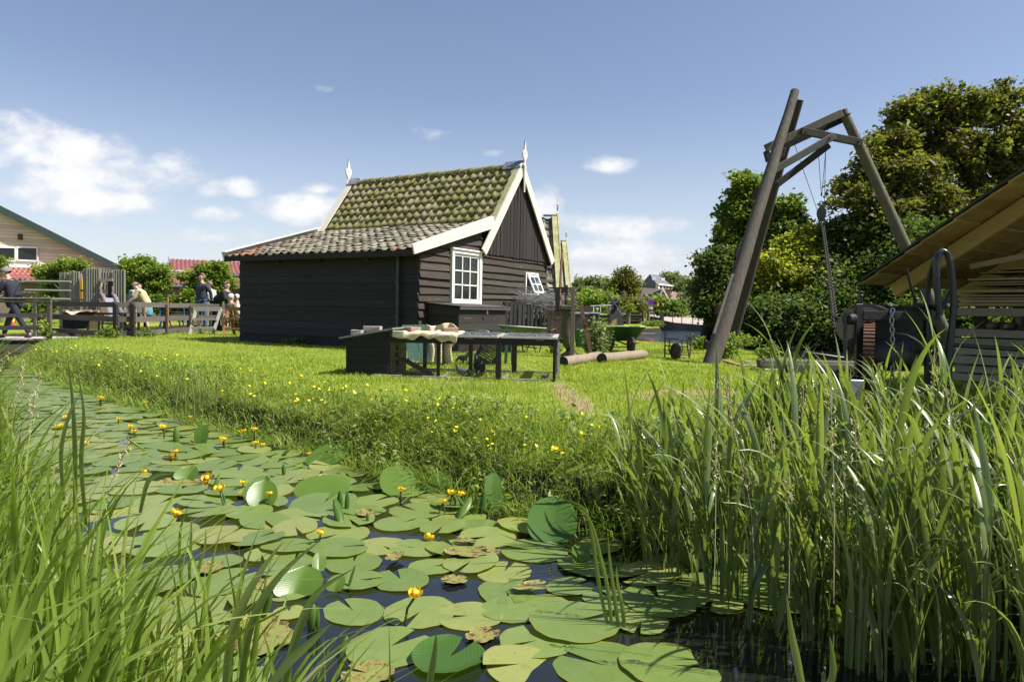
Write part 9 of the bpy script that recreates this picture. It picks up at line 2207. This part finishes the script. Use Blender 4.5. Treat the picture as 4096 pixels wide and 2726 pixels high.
blade_curve('reed_blade', fp([(255, 2000, 0), (245, 1800, 0), (280, 1650, 0), (325, 1570, 0)], 2.5), .018, 'curving blade crossing the tall left blades', M_REED)
blade_curve('reed_blade', fp([(560, 2050, 0), (590, 1930, 0), (640, 1890, 0), (655, 1895, 0)], 2.3), .016, 'blade with a bright tip beside the lone stems on the left', M_REED)
blade_curve('reed_blade', fp([(900, 2760, 0), (930, 2520, 0), (1020, 2320, 0), (1135, 2160, 0)], 1.45), .020, 'broad pale blade sweeping up right at the bottom left', M_REED)
blade_curve('reed_blade', fp([(960, 2760, 0), (1010, 2480, 0), (1120, 2300, 0), (1280, 2160, 0)], 1.5), .017, 'long arching blade right of the broad pale one', M_REED)
blade_curve('reed_blade', fp([(1130, 2760, 0), (1180, 2560, 0), (1260, 2380, 0), (1410, 2275, 0)], 1.45), .018, 'lower arching blade reaching over the pads', M_REED)
blade_curve('reed_blade', fp([(1080, 2740, 0), (1160, 2640, 0), (1250, 2560, 0), (1325, 2490, 0)], 1.4), .018, 'short broad blade at the bottom left of the open water', M_REED)
blade_curve('reed_blade', fp([(1715, 2760, 0), (1725, 2690, 0), (1740, 2600, 0), (1745, 2525, 0)], 1.45), .014, 'single pale tip in front of the bowl shaped pad', M_REED)
blade_curve('reed_blade', fp([(3215, 2780, 0), (3190, 2650, 0), (3165, 2520, 0), (3145, 2370, 0)], 1.5), .016, 'single straight pale blade at the bottom of the right reeds', M_REED)
blade_curve('reed_blade', fp([(3300, 2780, 0), (3330, 2700, 0), (3330, 2620, 0), (3318, 2540, 0)], 1.5), .014, 'short pointed blade right of the straight pale one', M_REED)
def stems(pts_list, label, grp, w=.016, Y=None):
 for i, (b, pts) in enumerate(pts_list):
  p = PZ(b[0], b[1], 0); Yb = p[1]; P = [(p[0], p[1], -.03)] + [tuple(at(x, y, Yb - .02 * k)) for k, (x, y) in enumerate(pts)]
  blade_curve('reed_blade', P, w, label[i] if isinstance(label, (list, tuple)) else label, M_REED, group=grp)
stems([((2440, 2508), [(2395, 2330), (2370, 2150), (2335, 2030), (2240, 1995)]), ((2452, 2510), [(2430, 2350), (2400, 2220), (2365, 2090), (2300, 2020)]), ((2480, 2515), [(2460, 2400), (2440, 2250), (2430, 2120)]), ((2500, 2520), [(2490, 2430), (2470, 2330), (2466, 2260)])],
      ['left blade of the lone group in the water, bending far over', 'second blade of the lone group in the water', 'third and straightest blade of the lone group', 'shortest blade of the lone group in the water'], None)
stems([((760, 2390), [(758, 2250), (765, 2150), (764, 2040)]), ((745, 2388), [(720, 2280), (722, 2120), (755, 2020)]), ((770, 2392), [(790, 2290), (820, 2180), (822, 2110)])],
      ['middle stem of the lone clump between the left reeds and the pads', 'left stem of the lone clump beside the left reeds', 'right leaning stem of the lone clump beside the left reeds'], None)
def tuft(xF, yF, n, h0, label, spread=.12, w=.008):
 b = gz(xF, yF, .15); r = np.stack([b[0] + RNG.normal(0, spread, n), b[1] + RNG.normal(0, spread * .6, n), np.full(n, .12)], -1)
 V, F, per = blades(r, RNG.uniform(.6, 1.1, n) * h0, RNG.uniform(.7, 1.3, n) * w, np.stack([RNG.normal(0, .16, n), RNG.normal(0, .12, n)], -1), 6, .6, fold=True)
 o = np_mesh('sedge_tuft', V, [F], M_REED, rnd=np.repeat(RNG.uniform(0, .9, n), per)); tag(o, label, 'sedge', 'tufts of taller sedge on the far bank')
tuft(375, 1470, 34, .45, 'sedge tuft on the far bank nearest the footbridge', .2); tuft(320, 1480, 20, .4, 'small sedge tuft left of the tall one near the footbridge')
tuft(740, 1640, 36, .62, 'tall sedge tuft on the bank above the far pads', .10); tuft(800, 1640, 26, .55, 'sedge tuft just right of the tall one above the far pads', .09)
tuft(1430, 1690, 16, .40, 'thin sedge tuft on the bank in front of the run', .08); tuft(2230, 1790, 14, .52, 'slender sedge tuft on the bank right of the run', .06, .011); tuft(460, 1440, 16, .3, 'low sedge tuft at the far end of the bank')
def seedheads(n, pts, label, mat):
 m = MB(); rg = random.Random(len(pts) * 7 + n)
 for (x, y, z, h, lx) in pts:
  P = [Vector((x, y, z)), Vector((x + lx * .3 * h, y, z + h * .5)), Vector((x + lx * h, y, z + h))]; m.tube(P, .0016, 4, caps=False)
  for k in range(26):
   t = .72 + .28 * k / 26; c = P[1].lerp(P[2], (t - .5) * 2) + Vector((rg.gauss(0, .010), rg.gauss(0, .010), 0)); m.tube([c, c + Vector((rg.gauss(0, .008), rg.gauss(0, .006), .012))], [.0028, .0006], 4, caps=False)
 o = m.build('seed_head', mat); tag(o, label, 'grass', kind='stuff')
M_SEED = mat_plain('seed_head', (.42, .36, .20), .9, c2=(.3, .25, .13))
rr = random.Random(8); pts = []
for k in range(46):
 x = rr.uniform(.7, 3.6); y = rr.uniform(2.2, 4.2)
 if x > y * .78: continue
 pts.append((x, y, .3, rr.uniform(.5, .9) * min(1, .7 + x * .12), rr.uniform(-.25, .15)))
seedheads(1, pts, 'pale grass seed heads standing among the right reeds', M_SEED)
pts = []
for k in range(60):
 x = rr.uniform(-5.5, -.8); y = rr.uniform(1.5, 6.5)
 if not lcond(x, y, float(sdist(np.array([[x, y]]), DITCH)[0])): continue
 pts.append((x, y, .3, rr.uniform(.35, .7), rr.uniform(-.1, .35)))
seedheads(2, pts, 'pale grass seed heads standing among the left sedge', M_SEED)
